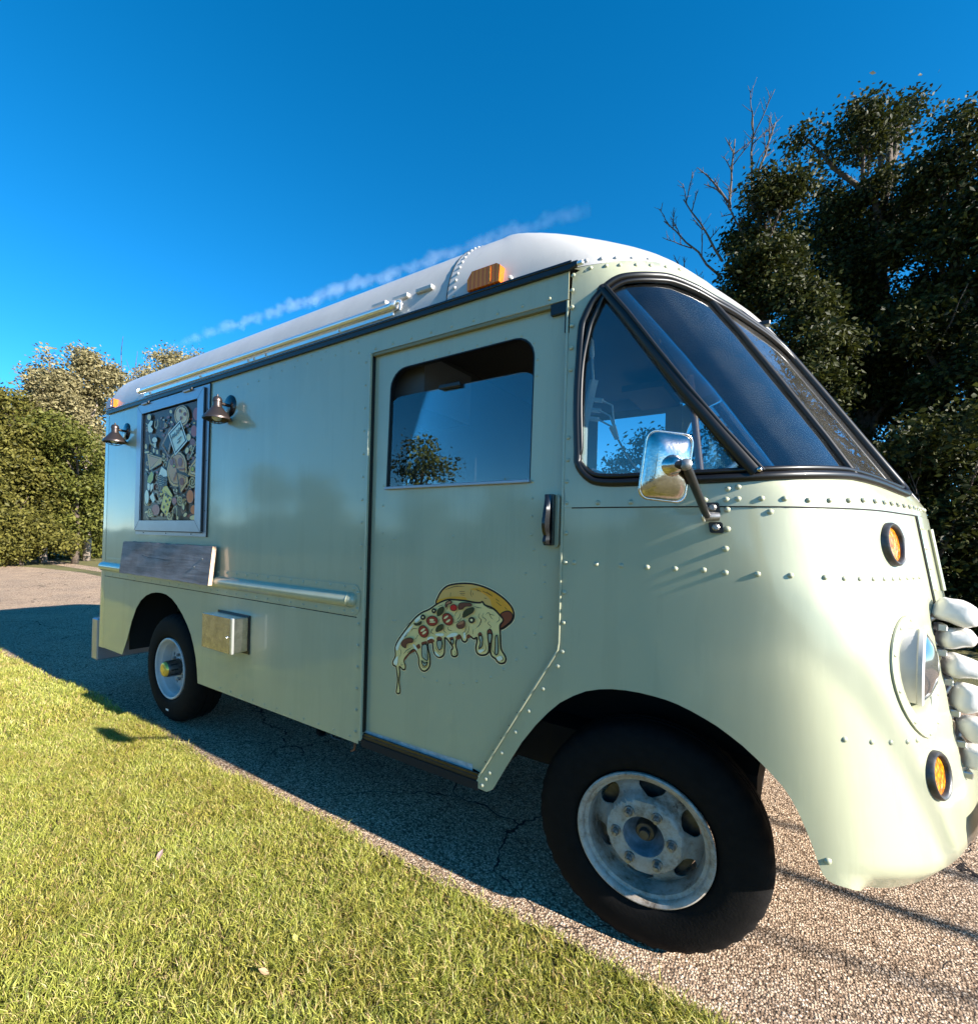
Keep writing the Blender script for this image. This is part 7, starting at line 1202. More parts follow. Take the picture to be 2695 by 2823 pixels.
# --- toothy grille
gr = part('grille', G().add(slab([(.54, .68), (1.04, .68), (1.04, 1.21), (.54, 1.21)], lambda a, z, d: skin(a, z, d - .07), .01, (), .06, .06)).add(mirror(slab([(.54, .68), (1.04, .68), (1.04, 1.21), (.54, 1.21)], lambda a, z, d: skin(a, z, d - .07), .01, (), .06, .06))).vf, M['void'], TR, 50)
for k in range(6):
    z = .735 + k * .083
    pts = [skin(a, z, -.03) for a in np.linspace(.56, 1.04, 8)]; pts = pts + [(x, 2 * HW - y, zz) for x, y, zz in reversed(pts[:-1])]
    part('grille_bar', tube(pts, .010, 8), M['black'], gr, 60)
def tooth(seed):
    rnd = np.random.default_rng(seed); V = []; F = []; nu, nv = 20, 12
    o = rnd.uniform(-1, 1, 8)
    for j in range(nv + 1):
        ph = PI * j / nv - PI / 2
        for k in range(nu):
            th = 2 * PI * k / nu
            def sp(c, e): return math.copysign(abs(c) ** e, c)
            x = sp(math.cos(ph), .80) * sp(math.cos(th), .72); y = sp(math.cos(ph), .80) * sp(math.sin(th), .72); z = sp(math.sin(ph), .62)
            q = 1 + .08 * math.sin(2.1 * x * 2 + o[0] * 3) + .07 * math.cos(2.6 * y + o[1] * 4) + .07 * math.sin(3.2 * z + o[2] * 4) + .03 * math.sin(7 * x + 5 * z + o[4] * 6)
            q *= 1 - .20 * max(0, x) * (.6 + .5 * z * o[3])
            V.append((x * q, y * q, z * q * (1 - .15 * x)))
    for j in range(nv):
        for k in range(nu):
            k2 = (k + 1) % nu; F.append((j * nu + k, j * nu + k2, (j + 1) * nu + k2, (j + 1) * nu + k))
    return V, F
TZ = [1.190, 1.106, 1.012, .914, .818, .722]
for k, z in enumerate(TZ):
    V, F = tooth(k + 1); s = ((.062, .047, .054, .055, .054, .054)[k], .046, (.043, .036, .039, .040, .039, .039)[k]); c = Vector(skin(.600, z)) + Vector((.047 + (.014 if k == 0 else 0), -.006, 0))
    ry = (.30, -.15, .12, .05, -.06, .1)[k]
    W = []
    for x, y, zz in V:
        x *= s[0]; y *= s[1]; zz *= s[2]
        W.append((c.x + x * math.cos(ry) + zz * math.sin(ry), c.y + y, c.z - x * math.sin(ry) + zz * math.cos(ry)))
    part('tooth', (W, F), M['tooth'], TR, 180); part('tooth', mirror((W, F)), M['tooth'], TR, 180)
    part('tooth_bracket', box(c.x - .055, c.x - .03, c.y - .03, c.y + .03, c.z - .062, c.z - .04, .003), M['bright_alum'], gr)
# front bumper
bm = [(a, 0) for a in np.linspace(.50, 1.04, 14)]
def bumper():
    V = []; F = []; sec = [(.03, .455), (.085, .455), (.10, .475), (.10, .560), (.085, .580), (.03, .580)]
    pts = [a for a, _ in bm]; rows = []
    for a in pts: rows.append([skin(a, .52, 0)[:2] + (0,) for _ in sec])
    for i, a in enumerate(pts):
        for d, z in sec:
            x, y, _ = skin(a, .52, d); V.append((x, y, z))
    for a in reversed(pts[:-1]):
        for d, z in sec:
            x, y, _ = skin(a, .52, d); V.append((x, 2 * HW - y, z))
    m = len(sec); N = len(V) // m
    for i in range(N - 1):
        for k in range(m): F.append((i * m + k, i * m + (k + 1) % m, (i + 1) * m + (k + 1) % m, (i + 1) * m + k))
    F.append(tuple(reversed(range(m)))); F.append(tuple((N - 1) * m + k for k in range(m)))
    return V, F
part('front_bumper', bumper(), M['steel'], TR, 40)
part('rear_bumper', box(-5.10, -4.975, .01, 2 * HW - .01, .235, .60, .01), M['alum'], TR)

# --- side mirror
mc = Vector((-.303, -.262, 1.603)); mn = Vector((.62, -.78, -.06)).normalized(); mw = Vector((0, 0, 1)).cross(mn).normalized(); mu_ = mn.cross(mw)
rollm = math.radians(-5); mw, mu_ = mw * math.cos(rollm) + mu_ * math.sin(rollm), mu_ * math.cos(rollm) - mw * math.sin(rollm)
def mirror_shell():
    V = []; F = []; rings = [(1.0, -.012), (1.02, -.004), (1.0, .006), (.93, .014), (.80, .024), (.6, .031), (.3, .034), (.02, .035)]; N = 48
    base = []
    for k in range(N):
        q = 2 * PI * k / N; c, s = math.cos(q), math.sin(q); e = .36
        base.append((.0635 * math.copysign(abs(c) ** e, c), .0915 * math.copysign(abs(s) ** e, s)))
    for sc, h in rings:
        for x, y in base:
            pinch = 1.0 if sc > .9 else sc
            V.append(mc + mw * x * sc + mu_ * y * sc + mn * h)
    for j in range(len(rings) - 1):
        for k in range(N):
            k2 = (k + 1) % N; F.append((j * N + k, j * N + k2, (j + 1) * N + k2, (j + 1) * N + k))
    F.append(tuple(range(N - 1, -1, -1)))
    return V, F
mir = part('side_mirror', mirror_shell(), M['chrome'], TR, 40)
part('mirror_glass', (lambda vf: ([tuple(mc + mw * x + mu_ * y - mn * .0135) for x, y in rrect(-.058, .058, -.086, .086, .022)], [tuple(range(len(rrect(-.058, .058, -.086, .086, .022))))]))(0), M['chrome'], mir)
part('mirror_rim', loop_tube([tuple(mc + mw * x + mu_ * y + mn * .002) for x, y in rrect(-.0645, .0645, -.0925, .0925, .026, 8)], .0042, 8), M['chrome'], mir, 60)
part('mirror_mount', revolve([(0, .028), (.012, .027), (.020, .020), (.026, .006), (.03, 0)], mc + mn * .033 + mw * .002, mn, 24), M['chrome'], mir, 50)
jt = mc + mn * .064 + mw * .022 + mu_ * .002
part('mirror_ball_clamp', tube([mc + mn * .05, jt], [.013, .012], 10), M['black'], mir, 60)
part('mirror_clamp_bolt', revolve([(.014, -.012), (.015, .008), (.009, .012), (0, .013)], jt, (.2, -.95, .1), 12), M['nut'], mir, 40)
b0, bn, bt, bu = skin_frame(-.258, 1.478)
jb = b0 + bn * .045
part('mirror_arm', tube([jt, jt.lerp(jb, .12), jt.lerp(jb, .5) + Vector((0, 0, .0)), jt.lerp(jb, .9), jb], [.010, .0125, .0115, .0115, .010], 10), M['black'], mir, 60)
for z in (1.507, 1.446):
    q, qn, qt, qu = skin_frame(-.241, z)
    def tab(u_, v_, d, q=q, qn=qn, qt=qt, qu=qu): return tuple(q + qt * u_ + qu * v_ + qn * (d + .014))
    tb = part('mirror_bracket', slab(rrect(-.019, .019, -.017, .017, .006), tab, .014), M['black'], mir)
    part('bracket_bolt', revolve([(0, .012), (.007, .012), (.011, .008), (.011, 0)], q + qn * .014, qn, 8), M['nut'], mir, 30)
part('bracket_knuckle', tube([b0 + bn * .045 - bt * .012, b0 + bn * .03 + bt * .030], [.016, .013], 12), M['nut'], mir, 50)
part('bracket_ring', loop_tube([tuple(jb + bt * -.010 + bu * .016 * math.sin(q) + bn * .014 * math.cos(q)) for q in np.linspace(0, 2 * PI, 14)[:-1]], .0035, 6), M['bright_alum'], mir, 60)

# --- wheels
def disc_with_holes(r_out, r_in, holes, depth, n=64):
    """disc in (x, z); depth(r) gives y"""
    return slab(ell(0, 0, r_out, r_out, n), lambda u_, v_, d: (u_, depth(math.hypot(u_, v_)) - d, v_), .006, holes + ([ell(0, 0, r_in, r_in, 32)] if r_in else []), .0105)
def place(VF, c, st):
    cs, sn = math.cos(st), math.sin(st); return [(c[0] + x * cs - y * sn, c[1] + x * sn + y * cs, c[2] + z) for x, y, z in VF[0]], VF[1]
def tyre(R, w, rr):
    V = []; F = []; N = 160
    sec = [(rr, .012, 0), (rr + .012, -.004, 0), (rr + .03, -.010, 0), (rr + .06, -.012, 0), (R - .055, -.008, 0), (R - .03, .002, 0), (R - .012, .014, 1), (R - .003, .030, 1), (R, .05, 0), (R, .078, 0), (R - .009, .081, 0), (R - .009, .088, 0), (R, .091, 0), (R, w / 2, 0)]
    sec = sec + [(r, w - y, q) for r, y, q in reversed(sec[:-1])]
    for r, y, q in sec:
        for k in range(N):
            a = 2 * PI * k / N; rr_ = r - (.0042 if (q and k % 4 in (0, 1)) else 0); V.append((rr_ * math.cos(a), y, rr_ * math.sin(a)))
    for j in range(len(sec) - 1):
        for k in range(N):
            k2 = (k + 1) % N; F.append((j * N + k, j * N + k2, (j + 1) * N + k2, (j + 1) * N + k))
    return V, F
AX = (0, -1, 0)
def front_wheel(c, st, flip=False):
    f = (lambda vf: mirror(place(vf, c, st))) if flip else (lambda vf: place(vf, c, st))
    w = part('front_wheel', f(tyre(.385, .20, .2235)), M['tyre'], TR, 35)
    rim = [(.2235, .006), (.2245, -.008), (.219, -.012), (.210, -.008), (.205, .000), (.2035, .010), (.198, .014), (.192, .016), (.190, .030), (.186, .07), (.180, .13)]
    part('rim', f(([(r * math.cos(2 * PI * k / 72), y, r * math.sin(2 * PI * k / 72)) for r, y in rim for k in range(72)], [(j * 72 + k, j * 72 + (k + 1) % 72, (j + 1) * 72 + (k + 1) % 72, (j + 1) * 72 + k) for j in range(len(rim) - 1) for k in range(72)])), M['rim_worn'], w, 40)
    def dep(r):
        if r < .122: return .010
        if r < .140: t = (r - .122) / .018; return .010 + .050 * (t * t * (3 - 2 * t))
        return .060 + .03 * ((r - .140) / .050) ** 1.3
    hs = []
    for k in range(6):
        a = math.radians(84 - 60 * k); hs.append(ell(.158 * math.cos(a), .158 * math.sin(a), .045, .0275, 18, a - PI / 2))
    part('wheel_disc', f(disc_with_holes(.190, .068, hs, dep)), M['rim_worn'], w, 50)
    part('hub_well', f(([(r * math.cos(2 * PI * k / 40), y, r * math.sin(2 * PI * k / 40)) for r, y in ((.068, .011), (.067, .035), (.061, .065), (.044, .085), (.0, .088)) for k in range(40)], [(j * 40 + k, j * 40 + (k + 1) % 40, (j + 1) * 40 + (k + 1) % 40, (j + 1) * 40 + k) for j in range(4) for k in range(40)])), M['bluegrey'], w, 60)
    part('hub_cap', f(([(r * math.cos(2 * PI * k / 28), y, r * math.sin(2 * PI * k / 28)) for r, y in ((.034, .085), (.033, .050), (.029, .044), (.0185, .043), (.018, .026), (.015, .022), (.0, .0215)) for k in range(28)], [(j * 28 + k, j * 28 + (k + 1) % 28, (j + 1) * 28 + (k + 1) % 28, (j + 1) * 28 + k) for j in range(6) for k in range(28)])), M['hub'], w, 40)
    for k in range(6):
        a = math.radians(122 - 60 * k); x, z = .091 * math.cos(a), .091 * math.sin(a)
        N = 6
        g = G().add(revolve([(.0175, .010), (.0165, .002), (0, .002)], (x, 0, z), (0, 1, 0), 14)).add(revolve([(.0130, .003), (.0130, -.013), (.010, -.017), (0, -.017)], (x, 0, z), (0, 1, 0), 6)).add(revolve([(.0075, -.016), (.007, -.027), (0, -.028)], (x, 0, z), (0, 1, 0), 10))
        part('lug_nut', f(g.vf), M['nut'], w, 40)
    part('brake_drum', f(([(r * math.cos(2 * PI * k / 32), y, r * math.sin(2 * PI * k / 32)) for r, y in ((.0, .10), (.172, .10), (.172, .17)) for k in range(32)], [(j * 32 + k, j * 32 + (k + 1) % 32, (j + 1) * 32 + (k + 1) % 32, (j + 1) * 32 + k) for j in range(2) for k in range(32)])), M['hub'], w, 40)
front_wheel((-.418, .088, .370), math.radians(4.4))
front_wheel((-.418, .088, .370), math.radians(-4.4), True)
def rear_wheel(c, flip=False):
    f = (lambda vf: mirror(place(vf, c, 0))) if flip else (lambda vf: place(vf, c, 0))
    ring = lambda rim, N: ([(r * math.cos(2 * PI * k / N), y, r * math.sin(2 * PI * k / N)) for r, y in rim for k in range(N)], [(j * N + k, j * N + (k + 1) % N, (j + 1) * N + (k + 1) % N, (j + 1) * N + k) for j in range(len(rim) - 1) for k in range(N)])
    w = part('rear_wheel', f(tyre(.393, .225, .2215)), M['tyre'], TR, 35)
    part('rim', f(ring([(.2215, .006), (.2225, -.006), (.216, -.010), (.207, -.006), (.203, .006), (.200, .022), (.193, .028), (.189, .034), (.187, .10)], 64)), M['rimw'], w, 40)
    dep = lambda r: .095 - .030 * max(0, (.17 - r) / .11)
    hs = [ell(.142 * math.cos(a), .142 * math.sin(a), .019, .0155, 14, a - PI / 2) for a in [2 * PI * k / 8 + .25 for k in range(8)]]
    part('wheel_disc', f(disc_with_holes(.188, .055, hs, dep)), M['rimw'], w, 50)
    hb2 = part('hub', f(ring([(.062, .062), (.060, .02), (.058, -.028), (.055, -.034)], 32)), M['hub'], w, 40)
    part('hub_end_cap', f(ring([(.055, -.034), (.050, -.046), (.044, -.050), (.030, -.051), (.028, -.054), (0, -.055)], 28)), M['brass'], w, 40)
    for k in range(10):
        a = 2 * PI * k / 10; part('hub_slot', f((lambda b: (b[0], b[1]))(([(math.cos(a) * q - math.sin(a) * s, y, math.sin(a) * q + math.cos(a) * s) for q, s, y in ((.0612, -.005, -.018), (.0612, .005, -.018), (.0622, .005, .03), (.0622, -.005, .03))], [(0, 1, 2, 3)]))), M['void'], w)
    for k in range(8):
        a = 2 * PI * k / 8 + .1; part('lug_nut', f(revolve([(.012, .07), (.012, .052), (.006, .046), (0, .046)], (.088 * math.cos(a), 0, .088 * math.sin(a)), (0, 1, 0), 6)), M['nut'], w, 40)
    part('tyre_sticker', f(([(x, -.0128, z) for x, z in ((-.02, -.308), (.02, -.308), (.02, -.294), (-.02, -.294))], [(0, 1, 2, 3)])), M['white_plastic'], w)
    part('brake_drum', f(ring([(.0, .12), (.17, .12), (.17, .2)], 32)), M['hub'], w, 40)
rear_wheel((-3.735, .052, .378)); rear_wheel((-3.735, .052, .378), True)

# --- underbody, wheel wells, far side, cab interior
part('underbody', box(-4.92, -.10, .30, 2 * HW - .30, .42, .60), M['void'], TR)
for y in (.55, 1.43): part('frame_rail', box(-4.9, -.15, y, y + .08, .30, .42), M['void'], TR)
part('front_axle', tube([(-.418, .25, .36), (-.418, 1.83, .36)], .035, 10), M['void'], TR, 60)
part('rear_axle', tube([(-3.735, .25, .378), (-3.735, 1.83, .378)], .06, 10), M['void'], TR, 60)
for x0, x1 in ((-1.03, -.11), (-4.46, -3.2)):
    for y0, y1 in ((.006, .50), (2 * HW - .50, 2 * HW - .006)):
        part('wheel_well', box(x0, x1, y0 + .09, y1 - .09, .95, .97), M['void'], TR)
        yy = .47 if y0 < 1 else 2 * HW - .48
        part('wheel_well', box(x0, x1, yy, yy + .012, .34, .96), M['void'], TR)
        part('wheel_well', box(x0 - .012, x0, y0 + .06, y1 - .06, .40, .97), M['void'], TR)
part('exhaust_pipe', tube([(-2.25, .30, .33), (-2.1, .12, .335), (-2.06, .06, .335)], .030, 14, False), M['hub'], TR, 60)
part('tow_hook', tube([(-1.83, .05, .40), (-1.815, .05, .355), (-1.79, .05, .35), (-1.80, .05, .31), (-1.82, .05, .30)], .006, 6), M['rust'], TR, 60)
part('brake_hose', tube([(-2.0, .06, .38), (-1.97, .06, .325), (-1.92, .07, .322)], .006, 6), M['hub'], TR, 60)
far = part('far_side_panel', mirror(slab([(-4.93, ZB), (-1.70, ZB), (-1.70, RAIL), (-4.93, RAIL)], side(.02), .006)), M['paint'], TR)
fw = [(-1.29, 1.62), (-.80, 1.62), (-.80, 2.33), (-1.29, 2.33)]
part('far_door', mirror(slab([(-1.70, ZB), (-.69, ZB), (-.69, RAIL), (-1.70, RAIL)], side(.02), .006, [fw])), M['paint'], TR)
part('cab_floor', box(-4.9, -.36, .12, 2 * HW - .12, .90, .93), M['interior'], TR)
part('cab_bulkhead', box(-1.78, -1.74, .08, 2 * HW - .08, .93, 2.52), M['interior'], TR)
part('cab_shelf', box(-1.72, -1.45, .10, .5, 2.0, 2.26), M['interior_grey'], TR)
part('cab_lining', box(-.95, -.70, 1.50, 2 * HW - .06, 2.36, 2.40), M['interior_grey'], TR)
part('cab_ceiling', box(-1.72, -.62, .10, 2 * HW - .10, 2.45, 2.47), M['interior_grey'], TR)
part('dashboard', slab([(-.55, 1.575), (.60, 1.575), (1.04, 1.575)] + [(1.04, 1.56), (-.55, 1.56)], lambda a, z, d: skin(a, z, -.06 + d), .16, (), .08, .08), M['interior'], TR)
dash2 = [skin(a, 1.565, -.05) for a in np.linspace(-.30, 1.04, 16)]
dv = [(x, y, 1.575) for x, y, _ in dash2] + [(x, 2 * HW - y, 1.575) for x, y, _ in reversed(dash2)]
part('dash_top', (dv, [tuple(range(len(dv)))]), M['interior'], TR)
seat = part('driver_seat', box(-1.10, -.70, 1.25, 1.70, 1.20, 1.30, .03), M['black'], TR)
part('seat_back', box(-1.14, -1.02, 1.25, 1.70, 1.30, 1.85, .03), M['black'], seat)
part('steering_wheel', loop_tube([(-.42 + .10 * math.sin(q), 1.48 + .19 * math.cos(q), 1.64 + .16 * math.sin(q)) for q in np.linspace(0, 2 * PI, 28)[:-1]], .013, 8), M['black'], TR, 60)
part('grab_pole', tube([(-.335, .62, 1.58), (-.40, .62, 2.12)], .014, 8), M['pink_pole'], TR, 60)
part('wiper_motor_bar', tube([(-.30, .35, 1.60), (-.20, .42, 1.70)], .012, 8), M['blue_tube'], TR, 60)
part('first_aid_box', box(-.92, -.80, .30, .50, 1.66, 2.0, .005), M['white_plastic'], TR)
# power strip hanging inside the quarter window
ps = part('power_strip', tube([(-.625, .065, 1.985), (-.660, .065, 1.818)], .017, 4), M['white_plastic'], TR)
part('strip_cord', tube([(-.640, .07, 2.145), (-.634, .07, 2.05), (-.628, .067, 1.985)], .0045, 6), M['white_plastic'], ps, 60)
part('cord_plug', tube([(-.641, .07, 2.135), (-.636, .07, 2.075)], .009, 6), M['white_plastic'], ps, 60)
for z0, x0 in ((1.912, -.620), (1.876, -.628), (1.845, -.634)):
    part('plug', tube([(x0, .065, z0), (x0 + .030, .062, z0 - .008)], .0085, 6), M['white_plastic'], ps)
    part('plug_cord', tube([(x0 + .03, .062, z0 - .008), (x0 + .065, .062, z0 - .03), (-.545, .062, 1.80), (-.535, .062, 1.765), (-.50, .062, 1.70), (-.455, .06, 1.635)], .0035, 6), M['white_plastic'], ps, 60)
part('cord_tie', tube([(-.552, .062, 1.805), (-.535, .062, 1.76)], [.013, .008], 8), M['white_plastic'], ps, 60)
# ------------------------------------------------------------------ ground
def ground_sheet(name, poly, z, mat, step=None):
    P, T, _ = sheet(poly)
    return part(name, ([(x, y, z) for x, y in P], T), mat, None, kind='structure')
ground_sheet('ground', [(-700, -700), (700, -700), (700, 700), (-700, 700)], GZ - .012, M['soil'])
rnd = random.Random(11)
near = [(x, -.085 - .018 * math.sin(x * 1.7) - .014 * math.sin(x * 4.3 + 1) - .006 * math.sin(x * 11) + (.0 if x < -1 else .035 * min(1, (x + 1))) - .02 * max(0, -x - 4.5)) for x in np.arange(9, -27, -.15)]
farE = [(-28, -2), (-27.0, 1.6), (-25.2, 2.7), (-23.3, 3.3), (-21.2, 3.9), (-18.5, 4.2), (-16.6, 4.1), (-14.5, 3.9), (-10, 4.2), (-4, 4.8), (4, 5.2), (9, 5.4)]
ground_sheet('pavement', near + farE, GZ, M['asphalt'])
ground_sheet('side_road', [(-40, 4.6), (-16.4, 4.75), (-10, 5.4), (-10, 6.2), (-16.2, 5.35), (-40, 5.6)], GZ - .006, M['asphalt'])

# ------------------------------------------------------------------ lawn blades
def np_mesh(name, V, T, mat, smooth=False):
    me = bpy.data.meshes.new(name); nv, nt = len(V), len(T)
    me.vertices.add(nv); me.vertices.foreach_set('co', np.ascontiguousarray(V, dtype=np.float32).ravel())
    me.loops.add(nt * 3); me.loops.foreach_set('vertex_index', np.ascontiguousarray(T, dtype=np.int32).ravel())
    me.polygons.add(nt); me.polygons.foreach_set('loop_start', np.arange(0, nt * 3, 3, dtype=np.int32)); me.polygons.foreach_set('loop_total', np.full(nt, 3, dtype=np.int32))
    me.materials.append(mat); me.update(calc_edges=True)
    if smooth: me.polygons.foreach_set('use_smooth', np.ones(nt, bool))
    return me
def blades(rg, X, Y, h, w, lean_):
    n = len(X); az = rg.uniform(0, 2 * PI, n); H = h * rg.uniform(.55, 1.25, n); W = w * rg.uniform(.7, 1.3, n)
    ln = lean_ * rg.uniform(.2, 1.5, n); la = rg.uniform(0, 2 * PI, n)
    bx, by = np.cos(az) * W / 2, np.sin(az) * W / 2; dx, dy = np.cos(la) * ln * H, np.sin(la) * ln * H
    V = np.zeros((n, 5, 3)); z0 = GZ - .012
    V[:, 0] = np.c_[X - bx, Y - by, np.full(n, z0)]; V[:, 1] = np.c_[X + bx, Y + by, np.full(n, z0)]
    V[:, 2] = np.c_[X - bx * .85 + dx * .4, Y - by * .85 + dy * .4, z0 + H * .6]; V[:, 3] = np.c_[X + bx * .85 + dx * .4, Y + by * .85 + dy * .4, z0 + H * .6]
    V[:, 4] = np.c_[X + dx * 1.3, Y + dy * 1.3, z0 + H * np.sqrt(np.maximum(.15, 1 - (ln * .7) ** 2))]
    b = (np.arange(n) * 5)[:, None, None]; T = b + np.array([[0, 1, 3], [0, 3, 2], [2, 3, 4]])[None]
    return V.reshape(-1, 3), T.reshape(-1, 3)
rg = np.random.default_rng(3)
nx = np.array([p[0] for p in near])[::-1]; ny = np.array([p[1] for p in near])[::-1]
def scatter_grass(x0, x1, depth, dens, h, w, lean_, d0=0.0):
    n = int((x1 - x0) * depth * dens); X = rg.uniform(x0, x1, n); D = rg.uniform(0, 1, n) * depth + d0
    Y = np.interp(X, nx, ny) - D + .012 + rg.normal(0, .014, n)
    clump = .5 + .5 * np.sin(X * 5.1 + 2 * np.sin(Y * 4.3)) * np.sin(Y * 6.3 + 1.5 * np.sin(X * 3.7))
    clump2 = .5 + .5 * np.sin(X * 17.1 + 3 * np.sin(Y * 14.3)) * np.sin(Y * 21.3 + 2 * np.sin(X * 13.7))
    keep = rg.uniform(0, 1, n) < .45 + .35 * clump + .3 * clump2
    return blades(rg, X[keep], Y[keep], (h * (.75 + .5 * clump) * (.8 + .35 * clump2))[keep], w, lean_)
parts_ = [scatter_grass(-4.2, .6, 1.45, 42000, .037, .0033, .75), scatter_grass(-7.8, -4.2, 1.3, 13000, .042, .0055, .7), scatter_grass(-14, -7.8, 2.0, 2600, .045, .011, .6), scatter_grass(-4.2, 1.5, 1.2, 6000, .04, .006, .7, 1.45)]
n_dry = 2600; Xd = rg.uniform(-5, .4, n_dry); Yd = np.interp(Xd, nx, ny) - rg.uniform(.0, 1.3, n_dry)
V_, T_, o_ = [], [], 0
for V, T in parts_: V_.append(V); T_.append(T + o_); o_ += len(V)
go = link('lawn_grass', np_mesh('lawn_grass', np.vstack(V_), np.vstack(T_), M['grass']), None, kind='stuff')
# fallen leaves lying on the lawn
def fallen_leaf(x, y, s, rot, mat, label, tilt=.25):
    V = [(0, -.5, .0), (.22, -.18, .06), (.25, .12, .10), (.0, .5, .02), (-.25, .12, .10), (-.22, -.18, .06), (0, 0, .0)]
    F = [(0, 1, 6), (1, 2, 6), (2, 3, 6), (3, 4, 6), (4, 5, 6), (5, 0, 6)]
    c, sn = math.cos(rot), math.sin(rot)
    o = part('fallen_leaf', ([(x + s * (a * c - b * sn), y + s * (a * sn + b * c), GZ + .020 + s * (q + tilt * b)) for a, b, q in V], F), mat, None)
    o['label'] = label; o['category'] = 'leaf'
dry = simple('dry_leaf', (.42, .27, .15), .7); pinkl = simple('pinkish_dry_leaf', (.36, .22, .19), .7); ylw = simple('yellow_leaf', (.50, .44, .12), .6)
fallen_leaf(-2.18, -.70, .045, .5, pinkl, 'small pinkish dry leaf standing upright in the middle of the lawn', .7)
fallen_leaf(-1.34, -.76, .042, 2.0, dry, 'curled pale brown leaf lying in the nearest lawn', .3)
fallen_leaf(-1.37, -.62, .036, 1.1, ylw, 'yellow green leaf blade lying flat in the nearest lawn', .3)

# ------------------------------------------------------------------ trees
def crown(rg, blobs, n_leaf, leaf, droop=.6, squash=1.0, ydepth=1.0):
    """leaf-sized faces gathered in small sprays through a set of lumps (x, y, z, r)"""
    B = np.array(blobs, float)
    # every lump breaks up into clumps with gaps of shade between them
    sub = []
    for x, y, z, r in B:
        m = int(6 + 8 * min(r, 1.4))
        q = rg.normal(0, 1, (m, 3)); q /= np.linalg.norm(q, axis=1)[:, None]; q *= (r * rg.uniform(.35, .95, m) ** .6)[:, None]
        for v in q: sub.append((x + v[0], y + v[1], z + v[2] * .9, r * rg.uniform(.20, .40)))
    B = np.array(sub); vol = B[:, 3] ** 2.2; k = rg.choice(len(B), n_leaf // 9, p=vol / vol.sum())
    d = rg.normal(0, 1, (len(k), 3)); d /= np.linalg.norm(d, axis=1)[:, None]
    rad = rg.uniform(.1, 1.0, len(k)) ** .5 * (1 + .22 * rg.normal(0, 1, len(k)))
    C = B[k, :3] + d * (B[k, 3] * rad)[:, None] * np.array([1, ydepth, squash])
    L = np.repeat(C, 9, 0); n = len(L)
    L = L + rg.normal(0, 1, (n, 3)) * leaf * np.array([1.5, 1.5, 1.1])
    S = leaf * rg.uniform(.6, 1.3, n)
    ax = rg.normal(0, 1, (n, 3)); ax[:, 2] = ax[:, 2] * .6 - droop; ax /= np.linalg.norm(ax, axis=1)[:, None]
    sd_ = rg.normal(0, 1, (n, 3)); sd_ -= ax * (sd_ * ax).sum(1)[:, None]; sd_ /= np.linalg.norm(sd_, axis=1)[:, None]
    nr = np.cross(ax, sd_)
    V = np.zeros((n, 4, 3))
    V[:, 0] = L; V[:, 1] = L + ax * S[:, None] * .45 + sd_ * S[:, None] * .26 + nr * S[:, None] * .06
    V[:, 2] = L + ax * S[:, None]; V[:, 3] = L + ax * S[:, None] * .45 - sd_ * S[:, None] * .26 + nr * S[:, None] * .06
    T = (np.arange(n) * 4)[:, None, None] + np.array([[0, 1, 2], [0, 2, 3]])[None]
    return V.reshape(-1, 3), T.reshape(-1, 3)
def limb(rnd, p, q, r0, r1, wob=.06, n=7):
    P = []; R = []
    L = (Vector(q) - Vector(p)).length
    for i in range(n):
        t = i / (n - 1); v = Vector(p).lerp(Vector(q), t); s = math.sin(PI * t) * wob * L
        P.append(v + Vector((rnd.uniform(-1, 1) * s * .5, rnd.uniform(-1, 1) * s * .5, rnd.uniform(-.3, .3) * s * .5))); R.append(r0 + (r1 - r0) * t)
    return tube(P, R, 7)
def tree(name, label, base, top, r0, blobs, n_leaf, leaf, lm, bm='bark', group=None, seed=1, cat='tree', **kw):
    T = thing(name, label, cat, base, group); rnd = random.Random(seed); rg = np.random.default_rng(seed)
    g = G(); g.add(limb(rnd, base, top, r0, r0 * .25, .03, 10))
    b, t = Vector(base), Vector(top)
    for x, y, z, r in blobs:
        s = min(.92, max(.18, (z - r * .9 - b.z) / max(.1, (t.z - b.z)) * .85)); p = b.lerp(t, s)
        g.add(limb(rnd, p, (x, y, z), r0 * .42, r0 * .07, .08, 6))
        for _ in range(2):
            q = Vector((x, y, z)); g.add(limb(rnd, p.lerp(q, .6), q + Vector((rnd.uniform(-r, r), rnd.uniform(-r, r), rnd.uniform(-.3, 1) * r)) * .8, r0 * .12, r0 * .03, .1, 5))
    part('trunk', g.vf, M[bm], T, 180)
    V, F = crown(rg, blobs, n_leaf, leaf, **kw)
    link('crown', np_mesh('crown', V, F, M[lm]), T)
    return T
def at(y, pts, jit=.5, seed=0):
    r_ = random.Random(seed); return [(x, y + r_.uniform(-jit, jit), z, r) for x, z, r in pts]
